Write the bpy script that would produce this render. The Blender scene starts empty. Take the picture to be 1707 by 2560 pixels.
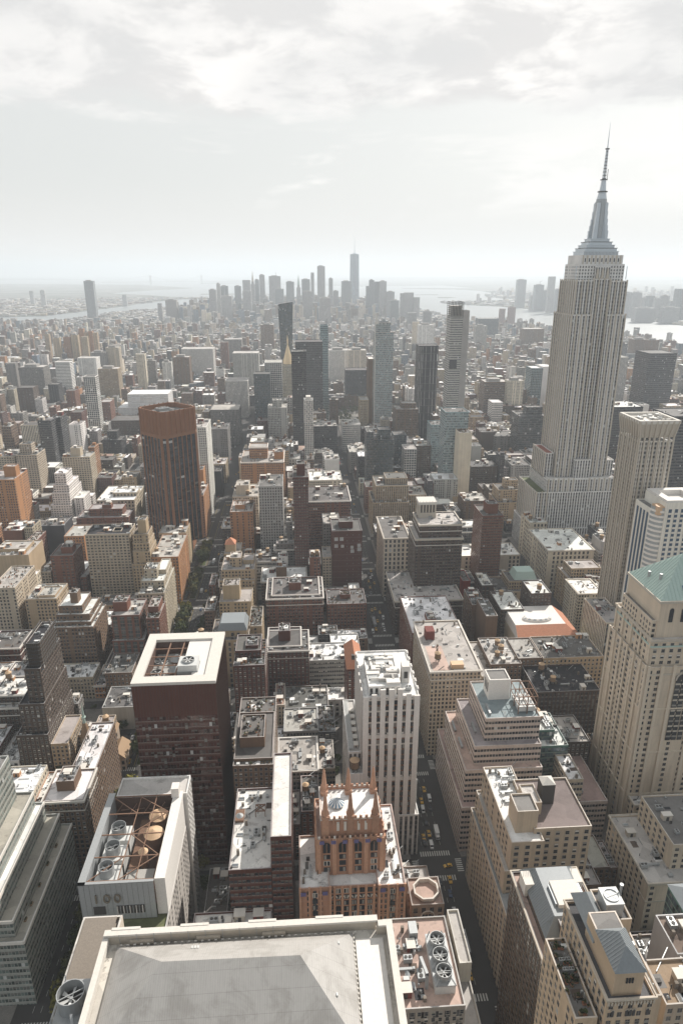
import bpy, math, random
from mathutils import Vector, noise
sc = bpy.context.scene
col = sc.collection
# ---------------------------------------------------------------- camera, sky, sun, exposure
CAMZ = 307.0
cd = bpy.data.cameras.new('camera'); cam = bpy.data.objects.new('camera', cd); col.objects.link(cam)
cam.location = (0, 0, CAMZ)
cam.rotation_euler = (math.radians(90 - 19.5), 0, math.radians(-3.7))
cd.sensor_fit = 'VERTICAL'; cd.sensor_height = 36; cd.lens = 24.0
cd.clip_start = 1; cd.clip_end = 150000
sc.camera = cam
SUN_AZ = math.radians(38)      # right of the avenue direction
SUN_EL = math.radians(39)
sd = bpy.data.lights.new('sun', 'SUN'); so = bpy.data.objects.new('sun', sd); col.objects.link(so)
sd.energy = 5.0; sd.angle = math.radians(0.6); sd.color = (1.0, 0.95, 0.88)
dirv = Vector((math.sin(SUN_AZ) * math.cos(SUN_EL), math.cos(SUN_AZ) * math.cos(SUN_EL), math.sin(SUN_EL)))
so.rotation_euler = (-dirv).to_track_quat('-Z', 'Y').to_euler()
so.location = dirv * 900
sc.view_settings.view_transform = 'Standard'; sc.view_settings.look = 'None'
sc.view_settings.exposure = 0.17; sc.view_settings.gamma = 1.0
w = bpy.data.worlds.new('World'); sc.world = w; w.use_nodes = True
nt = w.node_tree; N = nt.nodes; L = nt.links; N.clear()

class NG:
    """tiny helper to wire shader maths"""
    def __init__(s, nt): s.nt = nt
    def n(s, t, **k):
        x = s.nt.nodes.new(t)
        for a, b in k.items(): setattr(x, a, b)
        return x
    def put(s, sock, v):
        if isinstance(v, bpy.types.NodeSocket): s.nt.links.new(v, sock)
        elif v is not None: sock.default_value = v
    def m(s, op, a, b=None, c=None, clamp=False):
        x = s.n('ShaderNodeMath', operation=op); x.use_clamp = clamp
        s.put(x.inputs[0], a)
        if b is not None: s.put(x.inputs[1], b)
        if c is not None: s.put(x.inputs[2], c)
        return x.outputs[0]
    def mix(s, f, a, b):
        x = s.n('ShaderNodeMix', data_type='RGBA'); s.put(x.inputs[0], f)
        s.put(x.inputs[6], a); s.put(x.inputs[7], b); return x.outputs[2]
    def step(s, v, lo, hi):
        x = s.n('ShaderNodeMapRange', interpolation_type='SMOOTHSTEP')
        s.put(x.inputs[0], v); x.inputs[1].default_value = lo; x.inputs[2].default_value = hi; return x.outputs[0]
    def noise(s, vec, scale, detail=4, rough=.55, dist=0.0):
        x = s.n('ShaderNodeTexNoise'); s.put(x.inputs['Vector'], vec)
        x.inputs['Scale'].default_value = scale; x.inputs['Detail'].default_value = detail
        x.inputs['Roughness'].default_value = rough; x.inputs['Distortion'].default_value = dist
        return x.outputs['Fac']
    def xyz(s, v):
        x = s.n('ShaderNodeSeparateXYZ'); s.put(x.inputs[0], v); return x.outputs
    def comb(s, a, b, c):
        x = s.n('ShaderNodeCombineXYZ'); s.put(x.inputs[0], a); s.put(x.inputs[1], b); s.put(x.inputs[2], c); return x.outputs[0]

g = NG(nt)
sky = g.n('ShaderNodeTexSky', sky_type='NISHITA'); sky.sun_disc = False
sky.sun_elevation = SUN_EL; sky.sun_rotation = SUN_AZ; sky.dust_density = 4.0; sky.air_density = 1.2
tc = g.n('ShaderNodeTexCoord').outputs['Generated']
X_, Y_, Z_ = g.xyz(tc)
zc = g.m('MAXIMUM', Z_, 0.0)
den = g.m('ADD', zc, 0.20)
px = g.m('DIVIDE', X_, den); py = g.m('DIVIDE', Y_, den)
pv = g.comb(px, py, 0.0)
n1 = g.noise(pv, 1.5, 10, .62, .25)
n2 = g.noise(g.comb(g.m('MULTIPLY', px, .8), g.m('MULTIPLY', Z_, 9.0), 3.0), 1.9, 9, .62, .25)
hz = g.m('ADD', zc, g.m('MULTIPLY', g.m('SUBTRACT', n1, .5), .13))
deck = g.step(hz, .178, .205)                       # thick cloud deck high up
band = g.m('MULTIPLY', g.step(g.m('ADD', n2, g.m('MULTIPLY', X_, .34)), .52, .66), g.m('MULTIPLY', g.step(zc, .055, .10), g.m('SUBTRACT', 1.0, g.step(zc, .135, .185))))
body = g.noise(pv, 3.0, 11, .62, .25)
lum = g.mix(g.step(body, .42, .58), (7.2, 7.1, 7.0, 1), (9.3, 9.1, 8.85, 1))
lum = g.mix(g.step(g.noise(pv, 1.3, 4, .5, .2), .42, .60), lum, g.mix(.55, lum, (6.7, 6.75, 6.75, 1)))
nis = g.n('ShaderNodeHueSaturation'); nis.inputs['Saturation'].default_value = .35; L.new(sky.outputs[0], nis.inputs['Color'])
clear = g.mix(.80, nis.outputs[0], (7.4, 7.55, 7.4, 1))
clear = g.mix(g.m('SUBTRACT', 1.0, g.step(zc, .0, .13)), clear, (7.75, 7.65, 7.4, 1))
c1 = g.mix(g.m('MULTIPLY', band, .75), clear, (9.2, 9.05, 8.8, 1))
c2 = g.mix(deck, c1, lum)
# unseen sky overhead and behind dimmed, rear tinted blue, to tune the fill light
dim = g.m('MULTIPLY', g.m('ADD', .76, g.m('MULTIPLY', g.step(Y_, -.35, .45), .24)), g.m('SUBTRACT', 1.0, g.m('MULTIPLY', g.step(Z_, .38, .75), .28)))
vd = g.n('ShaderNodeVectorMath', operation='SCALE'); g.put(vd.inputs[0], c2); g.put(vd.inputs['Scale'], dim)
vt = g.n('ShaderNodeVectorMath', operation='MULTIPLY'); g.put(vt.inputs[0], vd.outputs[0]); vt.inputs[1].default_value = (.90, .98, 1.06)
c2 = g.mix(g.m('MAXIMUM', g.step(Y_, -.35, .45), 0.0), vt.outputs[0], vd.outputs[0])
bg = g.n('ShaderNodeBackground'); L.new(c2, bg.inputs[0]); bg.inputs[1].default_value = .1
wo = g.n('ShaderNodeOutputWorld'); L.new(bg.outputs[0], wo.inputs[0])
sc.cycles.max_bounces = 5; sc.cycles.diffuse_bounces = 2; sc.cycles.glossy_bounces = 2
sc.cycles.transmission_bounces = 2; sc.cycles.transparent_max_bounces = 4; sc.cycles.volume_bounces = 1
R = random.Random(11)

# ---------------------------------------------------------------- colours
C = dict(o=0)
C = {k: v for k, v in {
 'or': (.46, .245, .135), 'rb': (.25, .12, .085), 'mr': (.135, .055, .042), 'rd': (.42, .07, .05), 'br': (.25, .17, .12), 'db': (.12, .088, .07),
 'tn': (.50, .39, .27), 'bg': (.55, .47, .37), 'cr': (.63, .56, .46), 'wh': (.76, .73, .69), 'lg': (.52, .50, .47), 'gy': (.33, .31, .29),
 'dg': (.10, .10, .105), 'bk': (.035, .035, .04), 'tl': (.30, .40, .42), 'td': (.05, .08, .09), 'gn': (.12, .22, .18), 'bl': (.22, .27, .32),
 'gr': (.20, .19, .18), 'lr': (.50, .47, .44), 'wr': (.84, .82, .79), 'tr': (.52, .38, .32)}.items()}
def jit(c, a=.06):
    l = sum(c) / 3; c = tuple(max(.012, l + (x - l) * 1.16) for x in c)
    k = (1 + R.uniform(-a, a)) * (.66 if max(c) < .36 else .84 if max(c) < .6 else 1); return tuple(max(0.01, min(.85, x * k * (1 + R.uniform(-a, a) * .25))) for x in c)
# style: bay, floor, window width, window height, spandrel share, spandrel colour or None, glass, blind share, glass roughness
ST = {
 'P': (2.9, 3.15, .48, .58, 0, None, (.016, .018, .022), .26), 'P2': (2.5, 3.1, .55, .62, 0, None, (.018, .02, .024), .28), 'P3': (2.4, 2.9, .62, .50, 0, None, (.07, .065, .06), .2),
 'PW': (4.3, 3.5, .44, .54, 0, None, (.02, .022, .026), .3),
 'S': (2.6, 3.3, .52, 1.0, .34, (.16, .15, .14), (.03, .032, .036), .3), 'R': (1.7, 3.6, .86, .46, 0, None, (.03, .034, .04), .3),
 'R2': (9.0, 2.6, .97, .30, 0, None, (.30, .34, .37), .2), 'R3': (1.5, 3.8, .96, .50, 0, None, (.03, .034, .04), .08),
 'B': (3.4, 2.95, .60, .52, 0, None, (.035, .035, .035), .45), 'B2': (4.0, 2.95, .50, .50, 0, None, (.05, .05, .05), .5),
 'Q': (3.2, 3.1, .62, .45, 0, None, (.12, .12, .12), .4), 'D': (2.1, 3.3, .74, .60, 0, None, (.03, .033, .037), .10),
 'W': (3.6, 3.7, .80, .78, 0, None, (.04, .05, .055), .2), 'W3': (2.6, 3.0, .60, .80, 0, None, (.10, .12, .13), .3), 'T': (3.0, 14.0, .50, .90, 0, None, (.17, .165, .155), .5),
 'G': (1.6, 3.5, .92, .86, .22, None, (.06, .08, .09), .25), 'GP': (1.7, 3.4, .90, .84, .25, (.40, .44, .45), (.20, .25, .26), .35), 'G2': (5.2, 3.1, .62, .84, 0, None, (.06, .07, .07), .4),
 'A': (4.2, 4.6, .48, .66, 0, None, (.025, .025, .028), .2), 'M': (6.0, 6.0, .16, .10, 0, None, (.06, .06, .06), .5),
 'K': (1.5, 4.2, .94, .55, .0, None, (.055, .017, .013), .22), 'E': (2.9, 3.7, .56, 1.0, .38, (.27, .26, .255), (.035, .038, .045), .42), 'E2': (2.5, 3.5, .66, 1.0, .46, (.42, .40, .37), (.04, .043, .05), .45),
 'N': None}

# ---------------------------------------------------------------- materials
def new_mat(name):
    m = bpy.data.materials.new(name); m.use_nodes = True; m.node_tree.nodes.clear(); return m, NG(m.node_tree)
def attr(g, n):
    a = g.n('ShaderNodeAttribute', attribute_name=n, attribute_type='GEOMETRY'); return a.outputs['Color'], a.outputs['Alpha']
def finish(g, colr, rough, spec=.5, normal=None, metal=0.0, emis=None):
    b = g.n('ShaderNodeBsdfPrincipled'); g.put(b.inputs['Base Color'], colr); g.put(b.inputs['Roughness'], rough)
    g.put(b.inputs['Specular IOR Level'], spec); g.put(b.inputs['Metallic'], metal)
    if normal is not None: g.put(b.inputs['Normal'], normal)
    o = g.n('ShaderNodeOutputMaterial'); g.nt.links.new(b.outputs[0], o.inputs[0]); return b

MF, g = new_mat('facade')
wc, seed = attr(g, 'wcol'); par, ptn = attr(g, 'par'); spc, spf = attr(g, 'spn'); glc, bld = attr(g, 'gls')
bay, flo, wx = g.xyz(par); wy = ptn
uv = g.n('ShaderNodeUVMap').outputs[0]; U, V, _ = g.xyz(uv)
cu = g.m('DIVIDE', U, bay); cv = g.m('DIVIDE', V, flo)
fu = g.m('FRACT', cu); fv = g.m('FRACT', cv)
iu = g.m('FLOOR', cu); iv = g.m('FLOOR', cv)
inu = g.m('LESS_THAN', g.m('ABSOLUTE', g.m('SUBTRACT', fu, .5)), g.m('MULTIPLY', wx, .5))
inv = g.m('LESS_THAN', g.m('ABSOLUTE', g.m('SUBTRACT', fv, .5)), g.m('MULTIPLY', wy, .5))
cn_ = g.n('ShaderNodeTexWhiteNoise', noise_dimensions='2D'); g.put(cn_.inputs['Vector'], g.comb(iu, seed, 0.0))
drop = g.m('MULTIPLY', g.m('MULTIPLY', g.m('LESS_THAN', cn_.outputs['Value'], .17), g.m('LESS_THAN', spf, .01)), g.m('MULTIPLY', g.m('LESS_THAN', seed, 99.0), g.m('LESS_THAN', wx, .57)))
inu = g.m('MULTIPLY', inu, g.m('SUBTRACT', 1.0, drop))
col_ = g.m('MULTIPLY', inu, inv)
spm = g.m('LESS_THAN', fv, spf)
win = g.m('MULTIPLY', col_, g.m('SUBTRACT', 1.0, spm))
wn = g.n('ShaderNodeTexWhiteNoise', noise_dimensions='3D'); g.put(wn.inputs['Vector'], g.comb(iu, iv, seed)); r1 = wn.outputs['Value']
r3, r4, r5 = g.xyz(wn.outputs['Color'])
geo = g.n('ShaderNodeNewGeometry'); pos = geo.outputs['Position']
st1 = g.noise(pos, .09, 5, .65); st2 = g.noise(g.comb(g.m('MULTIPLY', U, .9), g.m('MULTIPLY', V, .07), seed), 1.0, 4, .6)
wcol = g.n('ShaderNodeVectorMath', operation='SCALE'); g.put(wcol.inputs[0], wc)
g.put(wcol.inputs['Scale'], g.m('ADD', .48, g.m('ADD', g.m('MULTIPLY', st1, .46), g.m('MULTIPLY', st2, .58))))
walls = wcol.outputs[0]
# brick courses and floor belts
belt = g.m('MULTIPLY', g.m('LESS_THAN', g.m('ABSOLUTE', g.m('SUBTRACT', fv, .06)), .045), .16)
walls = g.mix(belt, walls, (.42, .38, .34, 1))
# sill under each window
sill = g.m('MULTIPLY', inu, g.m('LESS_THAN', g.m('ABSOLUTE', g.m('SUBTRACT', fv, g.m('SUBTRACT', .5, g.m('MULTIPLY', wy, .56)))), .035))
walls = g.mix(g.m('MULTIPLY', sill, .5), walls, (.55, .52, .47, 1))
spand = g.mix(g.m('MULTIPLY', r3, .35), spc, (.10, .095, .09, 1))
blind = g.m('MULTIPLY', g.m('LESS_THAN', r1, bld), g.m('GREATER_THAN', fv, g.m('ADD', .34, g.m('MULTIPLY', r4, .3))))
gcol = g.n('ShaderNodeVectorMath', operation='SCALE'); g.put(gcol.inputs[0], glc); g.put(gcol.inputs['Scale'], g.m('ADD', .45, g.m('MULTIPLY', r5, 1.3)))
glass = g.mix(g.m('MULTIPLY', blind, .8), gcol.outputs[0], g.mix(g.m('POWER', r3, 2.2), (.12, .11, .095, 1), (.55, .53, .49, 1)))
glass = g.mix(g.m('MULTIPLY', g.m('GREATER_THAN', r1, .984), .7), glass, (.74, .74, .72, 1))  # a few panes painted near white as bright reflections
mull = g.m('MULTIPLY', g.m('LESS_THAN', g.m('ABSOLUTE', g.m('SUBTRACT', fu, .5)), .025), g.m('GREATER_THAN', bay, 1.9))
glass = g.mix(g.m('MULTIPLY', mull, .5), glass, (.30, .29, .27, 1))
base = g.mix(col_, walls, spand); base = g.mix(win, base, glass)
rough = g.m('SUBTRACT', .86, g.m('MULTIPLY', win, g.m('SUBTRACT', .76, g.m('MULTIPLY', blind, .3))))
bp = g.n('ShaderNodeBump'); bp.inputs['Strength'].default_value = .55; bp.inputs['Distance'].default_value = .35
g.put(bp.inputs['Height'], g.m('SUBTRACT', g.m('MULTIPLY', st2, .08), col_))
# panes are never perfectly parallel: a tiny tilt per pane makes reflections break up
tilt = g.n('ShaderNodeVectorMath', operation='MULTIPLY_ADD'); g.put(tilt.inputs[0], wn.outputs['Color']); tilt.inputs[1].default_value = (.05, .05, .05)
g.put(tilt.inputs[2], bp.outputs[0])
sub = g.n('ShaderNodeVectorMath', operation='SUBTRACT'); g.put(sub.inputs[0], tilt.outputs[0]); sub.inputs[1].default_value = (.025, .025, .025)
nm = g.n('ShaderNodeMix', data_type='VECTOR'); g.put(nm.inputs[0], win); g.put(nm.inputs[4], bp.outputs[0]); g.put(nm.inputs[5], sub.outputs[0])
nn = g.n('ShaderNodeVectorMath', operation='NORMALIZE'); g.put(nn.inputs[0], nm.outputs[1])
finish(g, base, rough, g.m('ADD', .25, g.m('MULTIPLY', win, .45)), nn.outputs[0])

MR, g = new_mat('roofing')
wc, seed = attr(g, 'wcol')
pos = g.n('ShaderNodeNewGeometry').outputs['Position']
a = g.noise(pos, .16, 6, .7, .4); b = g.noise(pos, .7, 5, .65); c = g.noise(pos, .045, 3, .5)
vo = g.n('ShaderNodeTexVoronoi', feature='F1'); vo.inputs['Scale'].default_value = .11; g.put(vo.inputs['Vector'], pos)
patch = g.m('MULTIPLY', g.m('SUBTRACT', g.xyz(vo.outputs['Color'])[0], .5), .34)
k = g.m('ADD', .50, g.m('ADD', g.m('MULTIPLY', a, .62), g.m('ADD', g.m('MULTIPLY', b, .30), patch)))
vs = g.n('ShaderNodeVectorMath', operation='SCALE'); g.put(vs.inputs[0], wc); g.put(vs.inputs['Scale'], k)
cc = g.mix(g.m('MULTIPLY', g.step(a, .54, .68), .6), vs.outputs[0], (.15, .13, .115, 1)); cc = g.mix(g.m('MULTIPLY', g.step(b, .60, .70), .5), cc, (.09, .08, .07, 1))
finish(g, cc, .8, .3)

def simple(name, rgb, rough=.6, metal=0.0, var=.25, scale=1.2, spec=.5):
    m, g = new_mat(name)
    oi = g.n('ShaderNodeObjectInfo'); tcn = g.n('ShaderNodeTexCoord').outputs['Object']
    n_ = g.noise(tcn, scale, 4, .6)
    k = g.m('ADD', 1 - var, g.m('ADD', g.m('MULTIPLY', n_, var * 1.3), g.m('MULTIPLY', oi.outputs['Random'], var * .7)))
    vs = g.n('ShaderNodeVectorMath', operation='SCALE'); vs.inputs[0].default_value = rgb; g.put(vs.inputs['Scale'], k)
    finish(g, vs.outputs[0], rough, spec, metal=metal); return m
MT = {k: simple(k, *v) for k, v in {
 'galvanised steel': ((.38, .39, .39), .5, .35), 'white metal': ((.60, .60, .58), .55), 'cedar wood': ((.30, .20, .12), .85), 'cedar cone': ((.52, .36, .22), .8),
 'rust iron': ((.20, .115, .075), .85, 0.0, .5), 'dark iron': ((.06, .055, .05), .7), 'copper patina': ((.44, .55, .49), .65), 'clay tile': ((.46, .20, .115), .85, 0.0, .45, .7), 'gold leaf': ((.78, .58, .34), .4, .2),
 'slate metal': ((.23, .25, .26), .5), 'limestone': ((.52, .46, .38), .85), 'light coping': ((.66, .62, .56), .8), 'blue terracotta': ((.13, .12, .26), .6), 'ochre terracotta': ((.44, .25, .165), .85, 0.0, .5, .8),
 'tan disc': ((.62, .42, .26), .7), 'white stucco': ((.74, .70, .65), .85), 'dark glass': ((.03, .034, .04), .12), 'blind glass': ((.26, .245, .22), .35), 'window frame': ((.36, .33, .29), .7),
 'yellow paint': ((.62, .36, .04), .35), 'white paint': ((.66, .66, .65), .35), 'black paint': ((.03, .03, .035), .3), 'grey paint': ((.22, .23, .24), .3), 'red paint': ((.38, .03, .03), .35), 'blue paint': ((.04, .07, .15), .35),
 'tyre rubber': ((.02, .02, .02), .9), 'bark': ((.10, .075, .055), .9), 'mast metal': ((.56, .60, .63), .4, .4), 'bronze window': ((.36, .38, .39), .3, .2), 'green roof': ((.09, .12, .04), .95), 'maroon brick': ((.17, .045, .035), .85),
 'orange brick wall': ((.46, .25, .13), .85), 'concrete': ((.42, .40, .37), .9), 'silver paint': ((.55, .57, .58), .4, .5), 'bronze trim': ((.085, .05, .04), .4), 'blue glazing': ((.05, .09, .14), .2), 'dark rust': ((.11, .065, .05), .85), 'pale stone': ((.60, .51, .40), .85), 'weathered planks': ((.20, .17, .14), .9, 0.0, .5, 2.5), 'tower brick': ((.27, .13, .07), .85), 'letter steel': ((.20, .17, .13), .5, .2), 'blue stripe': ((.10, .18, .26), .4)}.items()}
def leafm(name, c):
    m, g = new_mat(name); oi = g.n('ShaderNodeObjectInfo'); p = g.n('ShaderNodeTexCoord').outputs['Object']
    k = g.m('ADD', .55, g.m('ADD', g.m('MULTIPLY', g.noise(p, 1.1, 3), .6), g.m('MULTIPLY', oi.outputs['Random'], .5)))
    vs = g.n('ShaderNodeVectorMath', operation='SCALE'); vs.inputs[0].default_value = c; g.put(vs.inputs['Scale'], k)
    finish(g, vs.outputs[0], .8, .2); return m
LEAF = [leafm('leaf green', (.048, .060, .020)), leafm('leaf olive', (.070, .068, .022)), leafm('leaf yellow', (.15, .135, .03))]

# ---------------------------------------------------------------- mesh collector
class MB:
    def __init__(s, mats=None):
        s.v = []; s.f = []; s.uv = []; s.mi = []; s.W = []; s.P = []; s.S = []; s.G = []; s.mats = mats or [MF, MR]; s.at = False; s.sd = 0
    def face(s, pts, mi=0, uv=None, W=(0, 0, 0, 0), P=(1, 1, 0, 0), S=(0, 0, 0, 0), G=(0, 0, 0, 0)):
        i = len(s.v); s.v += [tuple(p) for p in pts]; s.f.append(tuple(range(i, i + len(pts))))
        s.uv.append(uv or [(p[0], p[1]) for p in pts]); s.mi.append(mi); s.W.append(W); s.P.append(P); s.S.append(S); s.G.append(G)
    def wall(s, a, b, z0, z1, style, wc, vtop=None):
        """wall from a to b (left to right seen from outside)"""
        ln = math.hypot(b[0] - a[0], b[1] - a[1]); stl = ST.get(style)
        W = (*wc, R.random() * 50 + s.sd)
        pts = [(a[0], a[1], z0), (b[0], b[1], z0), (b[0], b[1], z1), (a[0], a[1], z1)]
        if not stl or ln < 2.2: s.face(pts, 0, None, W); return
        bay, fl, wx, wy, sf, spn, gl, bd = stl
        nb = max(1, round(ln / bay)); bay = ln / nb; k = R.randrange(0, 60) * bay; vt = z1 if vtop is None else vtop
        off = math.ceil((vt + 2) / fl) * fl - vt
        uv = [(k, z0 + off), (k + ln, z0 + off), (k + ln, z1 + off), (k, z1 + off)]
        sp = spn or tuple(c * .45 for c in wc)
        s.face(pts, 0, uv, W, (bay, fl, wx, wy), (*sp, sf), (*gl, bd)); s.at = True
    def box(s, x0, x1, y0, y1, z0, z1, style, wc, rc, par=.9, att=1.2, rim=None, back=True):
        """building tier: four walls, blind attic strip, parapet with pale rim, recessed roof"""
        zt = z1 - att if style != 'N' and att and z1 - z0 > att * 2 else z1
        t = min(.45, (x1 - x0) * .1, (y1 - y0) * .1); zr = z1 - par
        cs = [(x0, y0), (x1, y0), (x1, y1), (x0, y1)]
        for i in range(4):
            a, b = cs[i], cs[(i + 1) % 4]
            s.wall(a, b, z0, zt, style, wc)
            if zt < z1: s.wall(a, b, zt, z1, 'N', wc)
        W = (*wc, 1.0); rm = (*(rim or tuple(min(.8, c * .55 + .30) for c in wc)), 1)
        ci = [(x0 + t, y0 + t), (x1 - t, y0 + t), (x1 - t, y1 - t), (x0 + t, y1 - t)]
        if par > 0:
            for i in range(4):
                a, b = cs[i], cs[(i + 1) % 4]; c, d = ci[i], ci[(i + 1) % 4]
                s.face([(a[0], a[1], z1), (b[0], b[1], z1), (d[0], d[1], z1), (c[0], c[1], z1)], 1, None, rm)
                s.face([(d[0], d[1], z1), (d[0], d[1], zr), (c[0], c[1], zr), (c[0], c[1], z1)][::-1], 0, None, W)
            s.face([(p[0], p[1], zr) for p in ci], 1, None, (*rc, 1))
        else: s.face([(p[0], p[1], z1) for p in cs], 1, None, (*rc, 1))
    def solid(s, x0, x1, y0, y1, z0, z1, mi=0, W=(0, 0, 0, 0)):
        p = [(x0, y0), (x1, y0), (x1, y1), (x0, y1)]
        for i in range(4):
            a, b = p[i], p[(i + 1) % 4]
            s.face([(a[0], a[1], z0), (b[0], b[1], z0), (b[0], b[1], z1), (a[0], a[1], z1)], mi, None, W)
        s.face([(q[0], q[1], z1) for q in p], mi, None, W); s.face([(q[0], q[1], z0) for q in p[::-1]], mi, None, W)
    def cyl(s, cx, cy, z0, z1, r0, r1, n=12, mi=0, W=(0, 0, 0, 0), cap=True, a0=0.0, bottom=False):
        p = [(math.cos(a0 + 2 * math.pi * i / n), math.sin(a0 + 2 * math.pi * i / n)) for i in range(n)]
        for i in range(n):
            a, b = p[i], p[(i + 1) % n]
            q = [(cx + a[0] * r0, cy + a[1] * r0, z0), (cx + b[0] * r0, cy + b[1] * r0, z0)]
            q += [(cx + b[0] * r1, cy + b[1] * r1, z1), (cx + a[0] * r1, cy + a[1] * r1, z1)] if r1 > .001 else [(cx, cy, z1)]
            s.face(q, mi, None, W)
        if cap and r1 > .001: s.face([(cx + a[0] * r1, cy + a[1] * r1, z1) for a in p], mi, None, W)
        if bottom: s.face([(cx + a[0] * r0, cy + a[1] * r0, z0) for a in p[::-1]], mi, None, W)
    def pipe(s, cx, cy, z0, z1, r, t, n=14, mi=0):
        """open ring with wall thickness"""
        p = [(math.cos(2 * math.pi * i / n), math.sin(2 * math.pi * i / n)) for i in range(n)]; q = r - t
        for i in range(n):
            a, b = p[i], p[(i + 1) % n]
            s.face([(cx + a[0] * r, cy + a[1] * r, z0), (cx + b[0] * r, cy + b[1] * r, z0), (cx + b[0] * r, cy + b[1] * r, z1), (cx + a[0] * r, cy + a[1] * r, z1)], mi)
            s.face([(cx + b[0] * q, cy + b[1] * q, z0), (cx + a[0] * q, cy + a[1] * q, z0), (cx + a[0] * q, cy + a[1] * q, z1), (cx + b[0] * q, cy + b[1] * q, z1)], mi)
            s.face([(cx + a[0] * r, cy + a[1] * r, z1), (cx + b[0] * r, cy + b[1] * r, z1), (cx + b[0] * q, cy + b[1] * q, z1), (cx + a[0] * q, cy + a[1] * q, z1)], mi)
    def bar(s, a, b, r, mi=0, W=(0, 0, 0, 0)):
        a = Vector(a); b = Vector(b); d = (b - a).normalized(); u = d.cross(Vector((0, 0, 1)))
        if u.length < .01: u = Vector((1, 0, 0))
        u.normalize(); w_ = d.cross(u); o = [(u + w_) * r, (w_ - u) * r, (-u - w_) * r, (u - w_) * r]
        for i in range(4): s.face([a + o[i], b + o[i], b + o[(i + 1) % 4], a + o[(i + 1) % 4]][::-1], mi, None, W)
    def mesh(s, name):
        me = bpy.data.meshes.new(name); me.from_pydata(s.v, [], s.f); n = len(s.f)
        me.polygons.foreach_set('material_index', s.mi)
        ul = me.uv_layers.new(name='UVMap'); flat = [c for f in s.uv for p in f for c in p]; ul.data.foreach_set('uv', flat)
        if MF in s.mats or MR in s.mats:
            for nm, arr in (('wcol', s.W), ('par', s.P), ('spn', s.S), ('gls', s.G)):
                at = me.attributes.new(nm, 'FLOAT_COLOR', 'FACE'); at.data.foreach_set('color', [c for f in arr for c in f])
        for m in s.mats: me.materials.append(m)
        me.update(); return me
    def build(s, name, parent=None, loc=None):
        o = bpy.data.objects.new(name, s.mesh(name)); col.objects.link(o)
        if parent: o.parent = parent
        if loc: o.location = loc
        return o
def tag(o, label=None, cat=None, group=None, kind=None):
    if label: o['label'] = label
    if cat: o['category'] = cat
    if group: o['group'] = group
    if kind: o['kind'] = kind
    return o
def empty(name, loc, label, cat, group=None):
    o = bpy.data.objects.new(name, None); col.objects.link(o); o.location = loc; o.empty_display_size = 1
    return tag(o, label, cat, group)
def part(name, mb, root):
    """link a mesh collected in world coordinates under its thing"""
    me = mb.mesh(name); l = root.location
    for v in me.vertices: v.co -= l
    o = bpy.data.objects.new(name, me); col.objects.link(o); o.parent = HOLD[0] or root; return o
HOLD = [None]
def inst(name, me, root, loc, rz=0.0, sc_=(1, 1, 1)):
    o = bpy.data.objects.new(name, me); col.objects.link(o)
    if root: o.parent = HOLD[0] or root; loc = (loc[0] - root.location[0], loc[1] - root.location[1], loc[2] - root.location[2])
    o.location = loc; o.rotation_euler = (0, 0, rz); o.scale = sc_; return o
# ---------------------------------------------------------------- land, water, streets, haze
LAND = {
 'ground': [(2224,-2600),(2165,-26),(2228,644),(1900,1682),(1600,2500),(1620,2990),(1657,3271),(1419,3780),(1306,4044),(1098,4349),(1044,5125),(1014,5766),(700,6300),(200,6560),(-300,6600),(-767,6331),(-1061,6215),(-1248,5739),(-1345,5528),(-1475,4627),(-2370,4067),(-2197,3147),(-1860,2190),(-1308,1543),(-1072,594),(-1034,-84),(-1341,-2600)],
 'far_bank_ground': [(-1614,-4344),(-1732,-1869),(-1950,-84),(-2086,858),(-2854,2592),(-3024,3768),(-3166,4198),(-2737,4817),(-1798,5210),(-1660,5900),(-1556,6596),(-1490,7153),(-1336,8131),(-1019,8463),(-1100,8800),(-1500,8900),(-1900,9500),(-2600,10300),(-2500,11200),(-1852,13312),(-3503,16463),(-6734,17595),(-16000,16500),(-20000,3000),(-12000,-4300)],
 'island_ground': [(-1277,9745),(-900,9560),(-300,9700),(-200,9950),(-800,10150),(-1300,10100)],
 'small_island_ground': [(1695,8380),(1800,8330),(1920,8450),(1880,8620),(1720,8600)],
 'pier_island_ground': [(1598,9380),(1900,9400),(1893,9600),(1600,9560)],
 'west_bank_ground': [(3381,-305),(3300,1506),(2900,2700),(2280,3850),(2290,4490),(2331,4903),(2007,5364),(1939,6156),(1640,6620),(1450,7000),(1480,7150),(2000,7250),(2500,7700),(2317,8600),(2500,9270),(2800,9646),(2920,11182),(2885,12000),(1919,12600),(1950,13054),(3325,13000),(3139,15444),(6666,17780),(20000,16000),(22000,2000),(12000,-300)],
 'southern_shore_ground': [(6774,17586),(1422,14365),(900,15000),(103,16048),(-2246,17414),(-2407,19358),(-1980,24678),(4918,34854),(16000,30000),(17000,19000)],
 'horizon_shore_ground': [(-30000,25000),(-9000,23800),(-7000,25500),(-14000,33000),(-30000,33000)],
}
ROADM, g = new_mat('asphalt'); pos = g.n('ShaderNodeNewGeometry').outputs['Position']
sx, sy, _ = g.xyz(pos)
k = g.m('ADD', .62, g.m('ADD', g.m('MULTIPLY', g.noise(pos, .12, 5, .7), .45), g.m('MULTIPLY', g.noise(pos, 1.3, 3), .25)))
vs = g.n('ShaderNodeVectorMath', operation='SCALE'); vs.inputs[0].default_value = (.062, .058, .055); g.put(vs.inputs['Scale'], k); finish(g, vs.outputs[0], .85, .3)
PAVEM, g = new_mat('paving'); pos = g.n('ShaderNodeNewGeometry').outputs['Position']
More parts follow.
